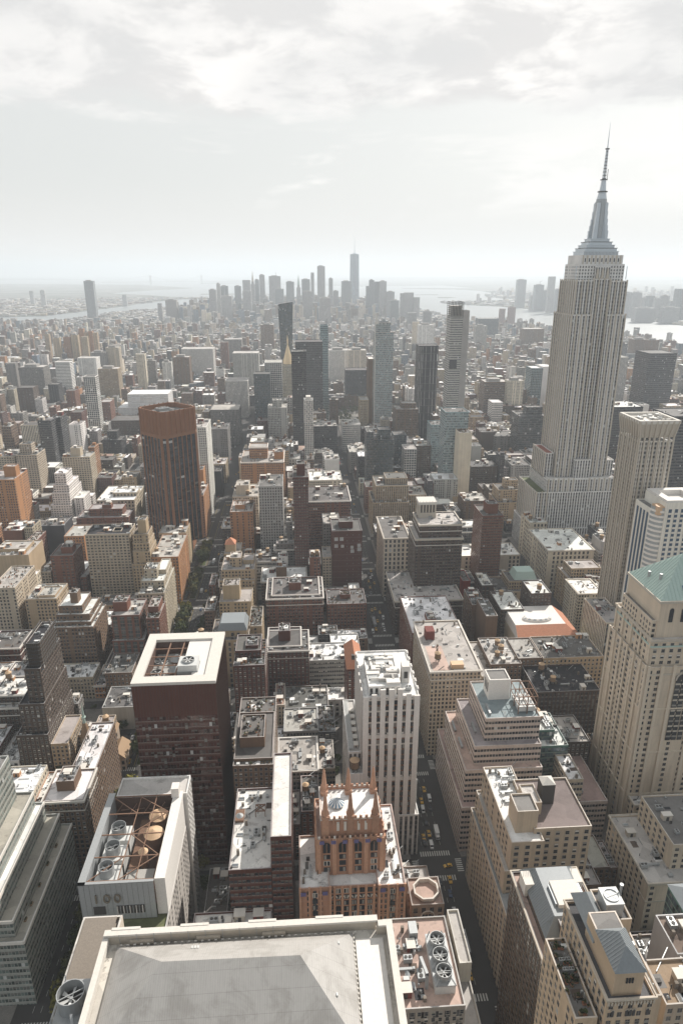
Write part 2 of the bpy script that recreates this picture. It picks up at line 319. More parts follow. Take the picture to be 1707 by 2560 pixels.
br = g.n('ShaderNodeTexBrick'); g.put(br.inputs['Vector'], pos); br.inputs['Scale'].default_value = .7; br.inputs['Color1'].default_value = (.27, .25, .225, 1); br.inputs['Color2'].default_value = (.21, .195, .175, 1); br.inputs['Mortar'].default_value = (.12, .11, .10, 1)
vs = g.n('ShaderNodeVectorMath', operation='SCALE'); g.put(vs.inputs[0], br.outputs[0]); g.put(vs.inputs['Scale'], g.m('ADD', .6, g.m('MULTIPLY', g.noise(pos, .2, 5, .7), .75))); finish(g, vs.outputs[0], .85, .3)
FARM, g = new_mat('distant ground'); pos = g.n('ShaderNodeNewGeometry').outputs['Position']
t = g.step(g.noise(pos, .0016, 8, .7), .42, .60)
finish(g, g.mix(t, (.075, .085, .055, 1), (.20, .19, .175, 1)), .9, .2)
MARKM = simple('road paint', (.56, .55, .51), .8, var=.45, scale=.8)
YELM = simple('yellow road paint', (.45, .33, .08), .8, var=.4)
WATM, g = new_mat('river water'); pos = g.n('ShaderNodeNewGeometry').outputs['Position']
bp = g.n('ShaderNodeBump'); bp.inputs['Strength'].default_value = .5; bp.inputs['Distance'].default_value = .9
g.put(bp.inputs['Height'], g.noise(pos, .045, 7, .7)); bp2 = g.n('ShaderNodeBump'); bp2.inputs['Strength'].default_value = .3; bp2.inputs['Distance'].default_value = .5
g.put(bp2.inputs['Height'], g.noise(pos, .35, 3, .6)); g.nt.links.new(bp.outputs[0], bp2.inputs['Normal'])
big = g.noise(pos, .0011, 4, .6)
finish(g, (.16, .18, .18, 1), g.m('ADD', .30, g.m('MULTIPLY', big, .16)), .9, bp2.outputs[0])

def poly_slab(name, pts, z, m, zb=-4.0, kind='structure'):
    a = sum(p[0] * q[1] - q[0] * p[1] for p, q in zip(pts, pts[1:] + pts[:1]))
    if a < 0: pts = pts[::-1]
    mb = MB([m]); mb.face([(x, y, z) for x, y in pts])
    for p, q in zip(pts, pts[1:] + pts[:1]): mb.face([(p[0], p[1], zb), (q[0], q[1], zb), (q[0], q[1], z), (p[0], p[1], z)])
    return tag(mb.build(name), kind=kind)
for nm, pts in LAND.items():
    poly_slab(nm, pts, 0.0, ROADM if nm == 'ground' else FARM)
mb = MB([WATM]); mb.face([(-42000, -6000, -2.5), (42000, -6000, -2.5), (42000, 40000, -2.5), (-42000, 40000, -2.5)]); tag(mb.build('river_water'), kind='structure')

ST_Y = [42 + 80.5 * k for k in range(0, 21)]                       # cross streets
AVE = [(-1075, 24), (-860, 26), (-630, 28), (-415, 26), (-263, 22), (-108, 40), (71, 25), (236, 28), (540, 28), (814, 28), (1088, 28), (1362, 28), (1636, 28)]  # centre, width between pavement edges of blocks
GAPS = [(AVE[i][0] + AVE[i][1] / 2, AVE[i + 1][0] - AVE[i + 1][1] / 2) for i in range(len(AVE) - 1)]
mb = MB([PAVEM, MR]); pk = MB([LEAF[1]])
PARK = [(76, 236, ST_Y[16] + 8, ST_Y[19] - 8)]
for k in range(len(ST_Y) - 1):
    y0, y1 = ST_Y[k] + 5.0, ST_Y[k + 1] - 5.0
    for x0, x1 in GAPS:
        if abs((x0 + x1) / 2) > .75 * y1 + 260: continue
        mb.solid(x0 + 1.5, x1 - 1.5, y0, y1, 0.004, .15, 0)
tag(mb.build('pavement'), kind='structure')
# crossings and lane lines
mk = MB([MARKM]); yl = MB([YELM])
def sheet(m, x0, x1, y0, y1): m.face([(x0, y0, .012), (x1, y0, .012), (x1, y1, .012), (x0, y1, .012)])
for k in range(1, 12):
    y = ST_Y[k]
    for (cx, wd) in ((71, 17), (-108, 34)):
        for s_ in (-1, 1):
            yy = y + s_ * 8.2
            for i in range(int(wd / 1.3)):
                x = cx - wd / 2 + .4 + i * 1.3
                if abs(cx + 108) < 1 and abs(x + 108) < 3.2: continue
                sheet(mk, x, x + .62, yy - 1.7, yy + 1.7)
            xx = cx + s_ * (wd / 2 + 3.4)
            for i in range(7): sheet(mk, xx - 1.7, xx + 1.7, y - 4.4 + i * 1.3, y - 3.8 + i * 1.3)
    if k < 11:
        for cx in (64.7, 68.2, 71.7, 75.2, -121.5, -118, -114.5, -101.5, -98, -94.5):
            for j in range(8): sheet(mk, cx - .07, cx + .07, y + 14 + j * 7.2, y + 17 + j * 7.2)
        for cx in (-112.2, -103.8): sheet(yl, cx - .1, cx + .1, y + 11, y + 69)
tag(mk.build('crosswalk_markings'), kind='structure'); tag(yl.build('centre_lines'), kind='structure')
# planted median of the boulevard
for k in range(2, 9):
    m2 = MB([PAVEM, LEAF[0]]); y0, y1 = ST_Y[k] + 11, ST_Y[k + 1] - 11
    m2.solid(-111.2, -104.8, y0, y1, .004, .16, 0); m2.face([(-110.7, y0 + 1, .35), (-105.3, y0 + 1, .35), (-105.3, y1 - 1, .35), (-110.7, y1 - 1, .35)], 1)
    tag(m2.build('median_strip'), kind='structure')
# far low hills on the horizon
hm = MB([FARM])
for (xa, xb, yy, h0) in ((-26000, -9000, 27500, 60), (3000, 20000, 28500, 95), (8000, 24000, 20500, 90)):
    n_ = 44; prev = None
    for i in range(n_ + 1):
        x = xa + (xb - xa) * i / n_; h = h0 * math.sin(math.pi * i / n_) ** .5 * (.6 + .5 * noise.noise(Vector((i * .21, yy * .01, 0))))
        cur = (x, h)
        if prev:
            for (d0, s0, d1, s1) in ((-1800, 0, -500, .8), (-500, .8, 300, 1), (300, 1, 1800, 0)):
                hm.face([(prev[0], yy + d0, prev[1] * s0 + .5), (cur[0], yy + d0, cur[1] * s0 + .5), (cur[0], yy + d1, cur[1] * s1 + .5), (prev[0], yy + d1, prev[1] * s1 + .5)])
        prev = cur
tag(hm.build('hills'), kind='structure')
# air
hz_ = MB([]); hz_.solid(-43000, 43000, -6500, 40500, -5.5, 560)
HM, g = new_mat('haze'); vp = g.n('ShaderNodeVolumePrincipled'); vp.inputs['Density'].default_value = .95e-4
vp.inputs['Color'].default_value = (.87, .935, .995, 1); vp.inputs['Anisotropy'].default_value = .2
o_ = g.n('ShaderNodeOutputMaterial'); g.nt.links.new(vp.outputs[0], o_.inputs['Volume']); hz_.mats = [HM]
haze = tag(hz_.build('haze'), kind='stuff'); haze['label'] = 'pale even summer haze over the whole city'

# ---------------------------------------------------------------- prototypes
def proto(name, fn, mats):
    m = MB(mats); fn(m); return m.mesh(name)
def f_tank(m):                       # unit: radius 1.9, staves 3.6 high on a 2.6 m steel frame
    for a in range(4):
        x, y = 1.3 * math.cos(a * math.pi / 2 + .78), 1.3 * math.sin(a * math.pi / 2 + .78)
        m.bar((x, y, 0), (x, y, 2.6), .14, 1); m.bar((x, y, .3), (-y, x, 2.3), .07, 1)
    m.cyl(0, 0, 2.5, 2.75, 2.1, 2.1, 14, 1, bottom=True)
    m.cyl(0, 0, 2.75, 6.2, 1.95, 1.85, 14, 0)
    for z in (3.2, 3.9, 4.6, 5.4): m.cyl(0, 0, z, z + .1, 1.98, 1.98, 14, 1)
    m.cyl(0, 0, 6.2, 7.5, 2.15, 0, 14, 2)
TANK = proto('water_tank', f_tank, [MT['cedar wood'], MT['dark iron'], MT['cedar cone']])
TANK2 = proto('water_tank', f_tank, [MT['silver paint'], MT['dark iron'], MT['galvanised steel']])
def f_ac(m):
    m.solid(-1.3, 1.3, -.9, .9, .35, 1.7, 0); m.cyl(-.6, 0, 1.7, 1.85, .5, .5, 10, 1); m.cyl(.65, 0, 1.7, 1.85, .5, .5, 10, 1)
    for x in (-1, 1):
        for y in (-.7, .7): m.solid(x - .08, x + .08, y - .08, y + .08, 0, .35, 1)
AC = proto('air_conditioner', f_ac, [MT['galvanised steel'], MT['dark iron']])
def f_duct(m):
    m.solid(-3, 2.2, -.45, .45, .5, 1.3, 0); m.solid(2.2, 3.0, -.45, .45, 0, 1.5, 0)
    for x in (-2.6, 0): m.solid(x - .07, x + .07, -.4, .4, 0, .5, 1)
DUCT = proto('air_duct', f_duct, [MT['galvanised steel'], MT['dark iron']])
def f_vent(m): m.cyl(0, 0, 0, 1.1, .22, .22, 8, 0); m.cyl(0, 0, 1.1, 1.5, .42, .12, 8, 0)
VENT = proto('roof_vent', f_vent, [MT['galvanised steel']])
def f_bulk(m):
    m.solid(-.5, .5, -.5, .5, 0, 1, 0); m.solid(-.56, .56, -.56, .56, 1, 1.06, 1); m.solid(-.16, .16, -.515, -.5, 0, .75, 2)
BULKS = [proto('stair_bulkhead', f_bulk, [MT[a], MT['light coping'], MT['dark iron']]) for a in ('maroon brick', 'limestone', 'concrete', 'orange brick wall')]
def f_cool(m, blades=True):          # fan cowl radius 1, height 1
    m.pipe(0, 0, 0, 1, 1, .06, 20, 0); m.cyl(0, 0, .1, .2, .94, .94, 20, 1); m.cyl(0, 0, .2, .55, .12, .12, 8, 0)
    for i in range(6):
        a = i * math.pi / 3; c, s = math.cos(a), math.sin(a); m.face([(c * .1 - s * .05, s * .1 + c * .05, .45), (c * .1 + s * .05, s * .1 - c * .05, .5), (c * .88 + s * .13, s * .88 - c * .13, .52), (c * .88 - s * .13, s * .88 + c * .13, .42)], 2)
    m.bar((-1, 0, .8), (1, 0, .8), .03, 0)
COOL = proto('fan_cowl', f_cool, [MT['galvanised steel'], MT['dark iron'], MT['white metal']])
def f_skyl(m):
    m.solid(-1.4, 1.4, -.8, .8, 0, .5, 0); m.face([(-1.3, -.7, .5), (1.3, -.7, .5), (1.3, 0, 1.1), (-1.3, 0, 1.1)], 1); m.face([(-1.3, .7, .5), (1.3, .7, .5), (1.3, 0, 1.1), (-1.3, 0, 1.1)], 1)
SKYL = proto('skylight', f_skyl, [MT['white metal'], MT['bronze window']])
def f_win(m):                        # unit window 1 x 1 seen from -y: frame, sill, pane, blind
    m.solid(-.5, -.44, -.10, 0, 0, 1, 0); m.solid(.44, .5, -.10, 0, 0, 1, 0); m.solid(-.5, .5, -.10, 0, .95, 1, 0); m.solid(-.56, .56, -.22, 0, -.06, 0, 0)
    m.solid(-.44, .44, -.05, -.03, 0, .49, 1); m.solid(-.44, .44, -.07, -.05, .51, .95, 2); m.solid(-.44, .44, -.09, -.04, .485, .515, 0)
WINM = [proto('window', f_win, [MT['window frame'], MT['dark glass'], b]) for b in (MT['dark glass'], MT['dark glass'], MT['blind glass'], MT['light coping'])]
WEIGHT = (0, 1, 1, 0, 2, 0, 2, 3)

def f_crown(seed, mats, n=560, rx=4.6, rz=3.4, sz=.85):
    r = random.Random(seed); m = MB(mats)
    cl = [(r.uniform(-1, 1) * rx * .55, r.uniform(-1, 1) * rx * .55, r.uniform(-.55, .7) * rz) for _ in range(9)]
    for i in range(n):
        c = r.choice(cl); d = Vector((r.gauss(0, 1), r.gauss(0, 1), r.gauss(0, .8))); d.normalize(); rr = rx * .5 * r.uniform(.55, 1.08)
        p = Vector(c) + Vector((d.x * rr, d.y * rr, d.z * rr * .85)); a = Vector((r.gauss(0, 1), r.gauss(0, 1), r.gauss(0, 1))).normalized() * sz * r.uniform(.5, 1.2)
        b = a.cross(d).normalized() * sz * r.uniform(.4, .9)
        m.face([p - a, p - b, p + a, p + b], 0)
    return m
TREE = []
for i in range(5):
    cr = f_crown(50 + i, [LEAF[(0, 1, 0, 2, 1)[i]]]).mesh('crown')
    t = MB([MT['bark']]); t.cyl(0, 0, 0, 4.6, .24, .15, 7)
    for a in range(4): t.bar((0, 0, 3.2), (1.7 * math.cos(a * 1.6 + i), 1.7 * math.sin(a * 1.6 + i), 5.6 + a * .3), .07)
    TREE.append((cr, t.mesh('trunk')))
def tree(x, y, s, label, group, k=None, z=.15):
    k = R.randrange(5) if k is None else k; o = empty('street_tree', (x, y, z), label, 'tree', group); a = R.uniform(0, 6)
    inst('trunk', TREE[k][1], o, (x, y, z), a, (s, s, s)); inst('crown', TREE[k][0], o, (x, y, z + 6.3 * s), a, (s, s, s * R.uniform(.85, 1.15))); return o

def f_car(body, taxi=False, van=0):
    bm = MB([body]); h = .95
    prof = [(-2.3, .35), (-2.3, .85), (-1.5, .95), (.9, .95), (2.2, .8), (2.35, .35)]
    if van: prof = [(-2.6, .4), (-2.6, 2.1), (1.4, 2.15), (1.9, 1.2), (2.6, 1.05), (2.65, .4)]
    for s in (-1, 1):
        pts = [(s * .92, x, z) for x, z in prof]; bm.face(pts if s < 0 else pts[::-1])
    for a, b in zip(prof, prof[1:] + prof[:1]): bm.face([(-.92, a[0], a[1]), (.92, a[0], a[1]), (.92, b[0], b[1]), (-.92, b[0], b[1])])
    if not van: bm.solid(-.72, .72, -1.35, .2, 1.38, 1.46)
    if taxi: bm.solid(-.3, .3, -.7, -.45, 1.46, 1.66)
    gl = MB([MT['dark glass']])
    if van: gl.face([(-.8, 1.43, 2.1), (.8, 1.43, 2.1), (.8, 1.93, 1.25), (-.8, 1.93, 1.25)]); gl.solid(-.93, .93, .6, 1.3, 1.3, 1.85)
    else:
        lo = [(-.85, -1.75), (.85, -1.75), (.85, .85), (-.85, .85)]; hi = [(-.7, -1.3), (.7, -1.3), (.7, .15), (-.7, .15)]
        for i in range(4):
            j = (i + 1) % 4; gl.face([(*lo[i], .94), (*lo[j], .94), (*hi[j], 1.385), (*hi[i], 1.385)])
    wh = MB([MT['tyre rubber']])
    for x in (-.93, .75):
        for y in (-1.45, 1.45):
            n = 10
            for i in range(n):
                a, b = 2 * math.pi * i / n, 2 * math.pi * (i + 1) / n
                wh.face([(x, y, .33), (x, y + .33 * math.cos(a), .33 + .33 * math.sin(a)), (x, y + .33 * math.cos(b), .33 + .33 * math.sin(b))])
                wh.face([(x + .18, y, .33), (x + .18, y + .33 * math.cos(a), .33 + .33 * math.sin(a)), (x + .18, y + .33 * math.cos(b), .33 + .33 * math.sin(b))])
                wh.face([(x, y + .33 * math.cos(a), .33 + .33 * math.sin(a)), (x + .18, y + .33 * math.cos(a), .33 + .33 * math.sin(a)), (x + .18, y + .33 * math.cos(b), .33 + .33 * math.sin(b)), (x, y + .33 * math.cos(b), .33 + .33 * math.sin(b))])
    return (bm.mesh('body'), gl.mesh('windows'), wh.mesh('wheels'))
CARS = {'taxi': f_car(MT['yellow paint'], True), 'white car': f_car(MT['white paint']), 'black car': f_car(MT['black paint']), 'grey car': f_car(MT['grey paint']), 'red car': f_car(MT['red paint']), 'blue car': f_car(MT['blue paint']), 'white van': f_car(MT['white paint'], van=1), 'black van': f_car(MT['black paint'], van=1)}
wheel_me = None
def one_wheel():
    m = MB([MT['tyre rubber'], MT['galvanised steel']]); n = 10
    for i in range(n):
        a, b = 2 * math.pi * i / n, 2 * math.pi * (i + 1) / n; ca, sa, cb, sb = .34 * math.cos(a), .34 * math.sin(a), .34 * math.cos(b), .34 * math.sin(b)
        for x in (-.1, .1): m.face([(x, 0, 0), (x, ca, sa), (x, cb, sb)]); m.face([(x * 1.05, 0, 0), (x * 1.05, ca * .5, sa * .5), (x * 1.05, cb * .5, sb * .5)], 1)
        m.face([(-.1, ca, sa), (.1, ca, sa), (.1, cb, sb), (-.1, cb, sb)])
    return m.mesh('wheel')
wheel_me = one_wheel()
def car(kind, x, y, label, group, back=False, rz=None):
    o = empty({'taxi': 'taxi'}.get(kind, 'van' if 'van' in kind else 'car'), (x, y, .01), label, {'taxi': 'taxi'}.get(kind, 'van' if 'van' in kind else 'car'), group)
    b, gl, wh = CARS[kind]; o.rotation_euler = (0, 0, rz if rz is not None else (math.pi if back else 0))
    for nm, me in (('body', b), ('windows', gl)):
        q = bpy.data.objects.new(nm, me); col.objects.link(q); q.parent = o
    for wx_ in (-.86, .86):
        for wy_ in (-1.45, 1.45):
            q = bpy.data.objects.new('wheel', wheel_me); col.objects.link(q); q.parent = o; q.location = (wx_, wy_, .34)
    return o
def truck(x, y, label, L_=7.5, bodym='white paint', bus=False, back=False):
    o = empty('bus' if bus else 'box_truck', (x, y, .01), label, 'bus' if bus else 'truck'); o.rotation_euler = (0, 0, math.pi if back else 0)
    b = MB([MT[bodym], MT['dark glass'], MT['grey paint']])
    if bus:
        b.solid(-1.27, 1.27, -L_ / 2, L_ / 2, .4, 3.1, 0)
        for s in (-1, 1): b.solid(s * 1.28 - .01, s * 1.28 + .01, -L_ / 2 + .5, L_ / 2 - .5, 1.5, 2.5, 1)
        b.solid(-.8, .8, -L_ * .3, -L_ * .1, 3.1, 3.4, 2)
    else: b.solid(-1.2, 1.2, -L_ / 2, L_ / 2 - 2.0, .9, 3.5, 0)
    q = b.mesh('body' if bus else 'cargo_box'); q = bpy.data.objects.new('body' if bus else 'cargo_box', q); col.objects.link(q); q.parent = o
    if not bus:
        c = MB([MT[bodym], MT['dark glass']]); c.solid(-1.1, 1.1, L_ / 2 - 1.9, L_ / 2, .5, 2.3, 0); c.solid(-1.0, 1.0, L_ / 2 - .02, L_ / 2 + .02, 1.4, 2.1, 1)
        q = bpy.data.objects.new('cab', c.mesh('cab')); col.objects.link(q); q.parent = o
    for wx_ in (-1.05, 1.05):
        for wy_ in (-L_ / 2 + 1.4, L_ / 2 - 1.3):
            q = bpy.data.objects.new('wheel', wheel_me); col.objects.link(q); q.parent = o; q.location = (wx_, wy_, .45); q.scale = (1.6, 1.3, 1.3)
    return o
# ---------------------------------------------------------------- generic buildings
def proj(X, Y, Z):
    ya = math.radians(3.7); th = math.radians(19.5)
    fw = X * math.sin(ya) + Y * math.cos(ya); r = X * math.cos(ya) - Y * math.sin(ya); z = Z - CAMZ
    d = fw * math.cos(th) - z * math.sin(th); u = fw * math.sin(th) + z * math.cos(th)
    return (853.5 + r / d * 1707, 1280 - u / d * 1707) if d > 1 else (-9999, 9999)
def add_windows(root, face, x0, x1, y0, y1, z0, z1, st, budget, att=1.2):
    """separate window meshes set over the topmost bays of a wall; face is 'n', 'e' or 'w'"""
    s_ = ST.get(st)
    if not s_ or st in ('S', 'E', 'G', 'D', 'T', 'R2', 'M', 'G2', 'W', 'K', 'R3'): return 0
    bay, fl, wx, wy = s_[:4]; ln = (x1 - x0) if face == 'n' else (y1 - y0); nb = max(1, round(ln / bay)); bay = ln / nb; n = 0; j = 0
    zt = z1 - att
    while n < budget and zt - (j + 1) * fl > z0:
        zc = zt - (j + .5) * fl - wy * fl / 2
        for i in range(nb):
            if n >= budget: break
            u = (i + .5) * bay
            if face == 'n': loc, rz = (x0 + u, y0 - .02, zc), 0
            elif face == 'w': loc, rz = (x1 + .02, y0 + u, zc), math.pi / 2
            else: loc, rz = (x0 - .02, y0 + u, zc), -math.pi / 2
            inst('window', WINM[WEIGHT[R.randrange(8)]], root, loc, rz, (bay * wx, 1, fl * wy)); n += 1
        j += 1
    return n
def free_spot(tiers, i, m=2.2):
    x0, x1, y0, y1, z = tiers[i]
    if x1 - x0 < 2 * m + 1 or y1 - y0 < 2 * m + 1: return None
    for _ in range(12):
        x = R.uniform(x0 + m, x1 - m); y = R.uniform(y0 + m, y1 - m)
        if all(not (t[0] - m < x < t[1] + m and t[2] - m < y < t[3] + m) for j, t in enumerate(tiers) if j != i and t[4] > z - .5): return x, y
    return None
def roof_kit(root, tiers, opts, near, brick=None):
    def count(ch): 
        i = opts.find(ch)
        return 0 if i < 0 else int(opts[i + 1]) if i + 1 < len(opts) and opts[i + 1].isdigit() else 1
    order = sorted(range(len(tiers)), key=lambda i: -(tiers[i][1] - tiers[i][0]) * (tiers[i][3] - tiers[i][2]))
    def spot(m=2.0):
        for i in (order if R.random() < .7 else order[::-1]):
            s = free_spot(tiers, i, m)
            if s: return s[0], s[1], tiers[i][4] - .9
        return None
    for _ in range(count('t')):
        s = spot(2.6)
        if s: inst('water_tank', TANK2 if brick == 'silver' else TANK, root, s, R.uniform(0, 1), (R.uniform(.85, 1.1),) * 3)
    for _ in range(count('b')):
        s = spot(4.0)
        if s: inst('stair_bulkhead', BULKS[brick if isinstance(brick, int) else R.randrange(4)], root, s, 0, (R.uniform(5, 8), R.uniform(4, 7), R.uniform(4, 6)))
    na = count('a')
    if na and near:
        for _ in range(na * 2):
            s = spot(2.0)
            if s: inst('air_conditioner', AC, root, s, R.choice((0, 1.5708)), (R.uniform(.8, 1.5), R.uniform(.8, 1.4), R.uniform(.8, 1.5)))
        for _ in range(na):
            s = spot(3.2)
            if s: inst('air_duct', DUCT, root, s, R.choice((0, 1.5708)))
            s = spot(2.6)
            if s: inst('stair_bulkhead', BULKS[R.randrange(4)], root, s, 0, (R.uniform(2.4, 4.5), R.uniform(2.4, 4), R.uniform(2.2, 3.4)))
            s = spot(1.6)
            if s: inst('skylight', SKYL, root, s, R.choice((0, 1.5708)))
        for _ in range(na * 3):
            s = spot(1.0)
            if s: inst('roof_vent', VENT, root, s)
    elif na:
        for _ in range(na + 1):
            s = spot(2.6)
            if s: inst('stair_bulkhead', BULKS[R.randrange(4)], root, s, 0, (R.uniform(3, 6), R.uniform(3, 5), R.uniform(2.4, 4)))
        for _ in range(na):
            s = spot(2.0)
            if s: inst('air_conditioner', AC, root, s, R.choice((0, 1.5708)), (1.5, 1.4, 1.4))
    if True:
        b = MB([MT['galvanised steel'], MT['dark iron'], MT['white metal'], MT['weathered planks'], MR])
        n = 0
        for _ in range(int((14 if near else 7) + sum((t[1] - t[0]) * (t[3] - t[2]) for t in tiers[:2]) / (50 if near else 130))):
            s = spot(1.0)
            if not s: continue
            n += 1; x, y, z = s; q_ = R.random(); a_ = R.uniform(.3, 1.1) * (1 if near else 1.6); c_ = R.uniform(.3, 1.4) * (1 if near else 1.5)
            if q_ < .30: b.solid(x - a_, x + a_, y - c_ * .6, y + c_ * .6, z, z + R.uniform(.4, 1.6), R.choice((0, 0, 1, 2)))
            elif q_ < .50: l_ = R.uniform(2, 8); b.bar((x, y, z + .35), (x + (l_ if R.random() < .5 else 0), y + (l_ if R.random() < .5 else .1), z + .35), .13, R.choice((0, 1)))
            elif q_ < .62: b.solid(x - .55, x + .55, y - .5, y + .5, z, z + R.uniform(1.6, 3.0), 3)
            elif q_ < .74:
                for k in range(4): b.bar((x + k * .9, y, z), (x + k * .9, y, z + 1.1), .04, 1)
                b.bar((x, y, z + 1.1), (x + 2.7, y, z + 1.1), .04, 1); b.bar((x, y, z + .6), (x + 2.7, y, z + .6), .03, 1)
            elif q_ < .86: b.cyl(x, y, z, z + R.uniform(.8, 2.2), .16, .16, 6, R.choice((0, 1)))
            else: b.solid(x - a_ * 2.2, x + a_ * 2.2, y - c_ * 1.6, y + c_ * 1.6, z, z + .03, 4, (*C[R.choice(('gr', 'bk', 'wr', 'db'))], 1))
        if n: part('roof_clutter', b, root)['kind'] = 'stuff'
    if 'g' in opts:
        b = MB([LEAF[0], MT['clay tile'], MT['cedar wood']]); n = 0
        for _ in range(34):
            s = spot(.8)
            if s:
                k = R.uniform(.4, 1.0); n += 1
                b.solid(s[0] - k * .6, s[0] + k * .6, s[1] - k * .6, s[1] + k * .6, s[2], s[2] + .5, 2 if R.random() < .6 else 1)
                for _q in range(7):
                    v = Vector((R.gauss(0, 1), R.gauss(0, 1), R.gauss(0, 1))).normalized() * k * .8; u = v.cross(Vector((.3, .5, .8))).normalized() * k * .5; c = Vector((s[0], s[1], s[2] + .5 + k * .7)) + Vector((R.uniform(-k, k) * .5, R.uniform(-k, k) * .5, R.uniform(-.3, .3)))
                    b.face([c - v, c - u, c + v, c + u], 0)
        if n: part('roof_plants', b, root)['kind'] = 'stuff'
def hip(m, x0, x1, y0, y1, z0, z1, mi=0, inset=.5, W=(0, 0, 0, 0), ridge=None):
    """hipped roof; ridge along the longer side"""
    w_, d_ = x1 - x0, y1 - y0; r = min(w_, d_) * inset if ridge is None else ridge
    if w_ >= d_: a, b = ((x0 + r, (y0 + y1) / 2, z1), (x1 - r, (y0 + y1) / 2, z1))
    else: a, b = (((x0 + x1) / 2, y0 + r, z1), ((x0 + x1) / 2, y1 - r, z1))
    P_ = [(x0, y0, z0), (x1, y0, z0), (x1, y1, z0), (x0, y1, z0)]
    if w_ >= d_: m.face([P_[0], P_[1], b, a], mi, None, W); m.face([P_[1], P_[2], b], mi, None, W); m.face([P_[2], P_[3], a, b], mi, None, W); m.face([P_[3], P_[0], a], mi, None, W)
    else: m.face([P_[0], P_[1], a], mi, None, W); m.face([P_[1], P_[2], b, a], mi, None, W); m.face([P_[2], P_[3], b], mi, None, W); m.face([P_[3], P_[0], a, b], mi, None, W)
def frustum(m, x0, x1, y0, y1, z0, z1, ins, mi=0, top=True):
    a = [(x0, y0, z0), (x1, y0, z0), (x1, y1, z0), (x0, y1, z0)]; b = [(x0 + ins, y0 + ins, z1), (x1 - ins, y0 + ins, z1), (x1 - ins, y1 - ins, z1), (x0 + ins, y1 - ins, z1)]
    for i in range(4): m.face([a[i], a[(i + 1) % 4], b[(i + 1) % 4], b[i]], mi)
    if top: m.face(b, mi)
def cornice(m, x0, x1, y0, y1, z, out=.7, h=1.0, mi=0):
    for (a, b, c, d) in ((x0 - out, x1 + out, y0 - out, y0 - .01), (x0 - out, x1 + out, y1 + .01, y1 + out), (x0 - out, x0 - .01, y0 - .01, y1 + .01), (x1 + .01, x1 + out, y0 - .01, y1 + .01)):
        m.solid(a, b, c, d, z - h, z + .12, mi)
BUILT = []       # (label, px left, px right, px top, px base, front Y)
def note(label, x0, x1, y0, z, x0b=None):
    a = proj(x0, y0, z); b = proj(x1, y0, z); c = proj(x0, y0, 0); BUILT.append((label, min(a[0], c[0]), max(b[0], proj(x1, y0, 0)[0]), a[1], c[1], y0))
FOOT = []
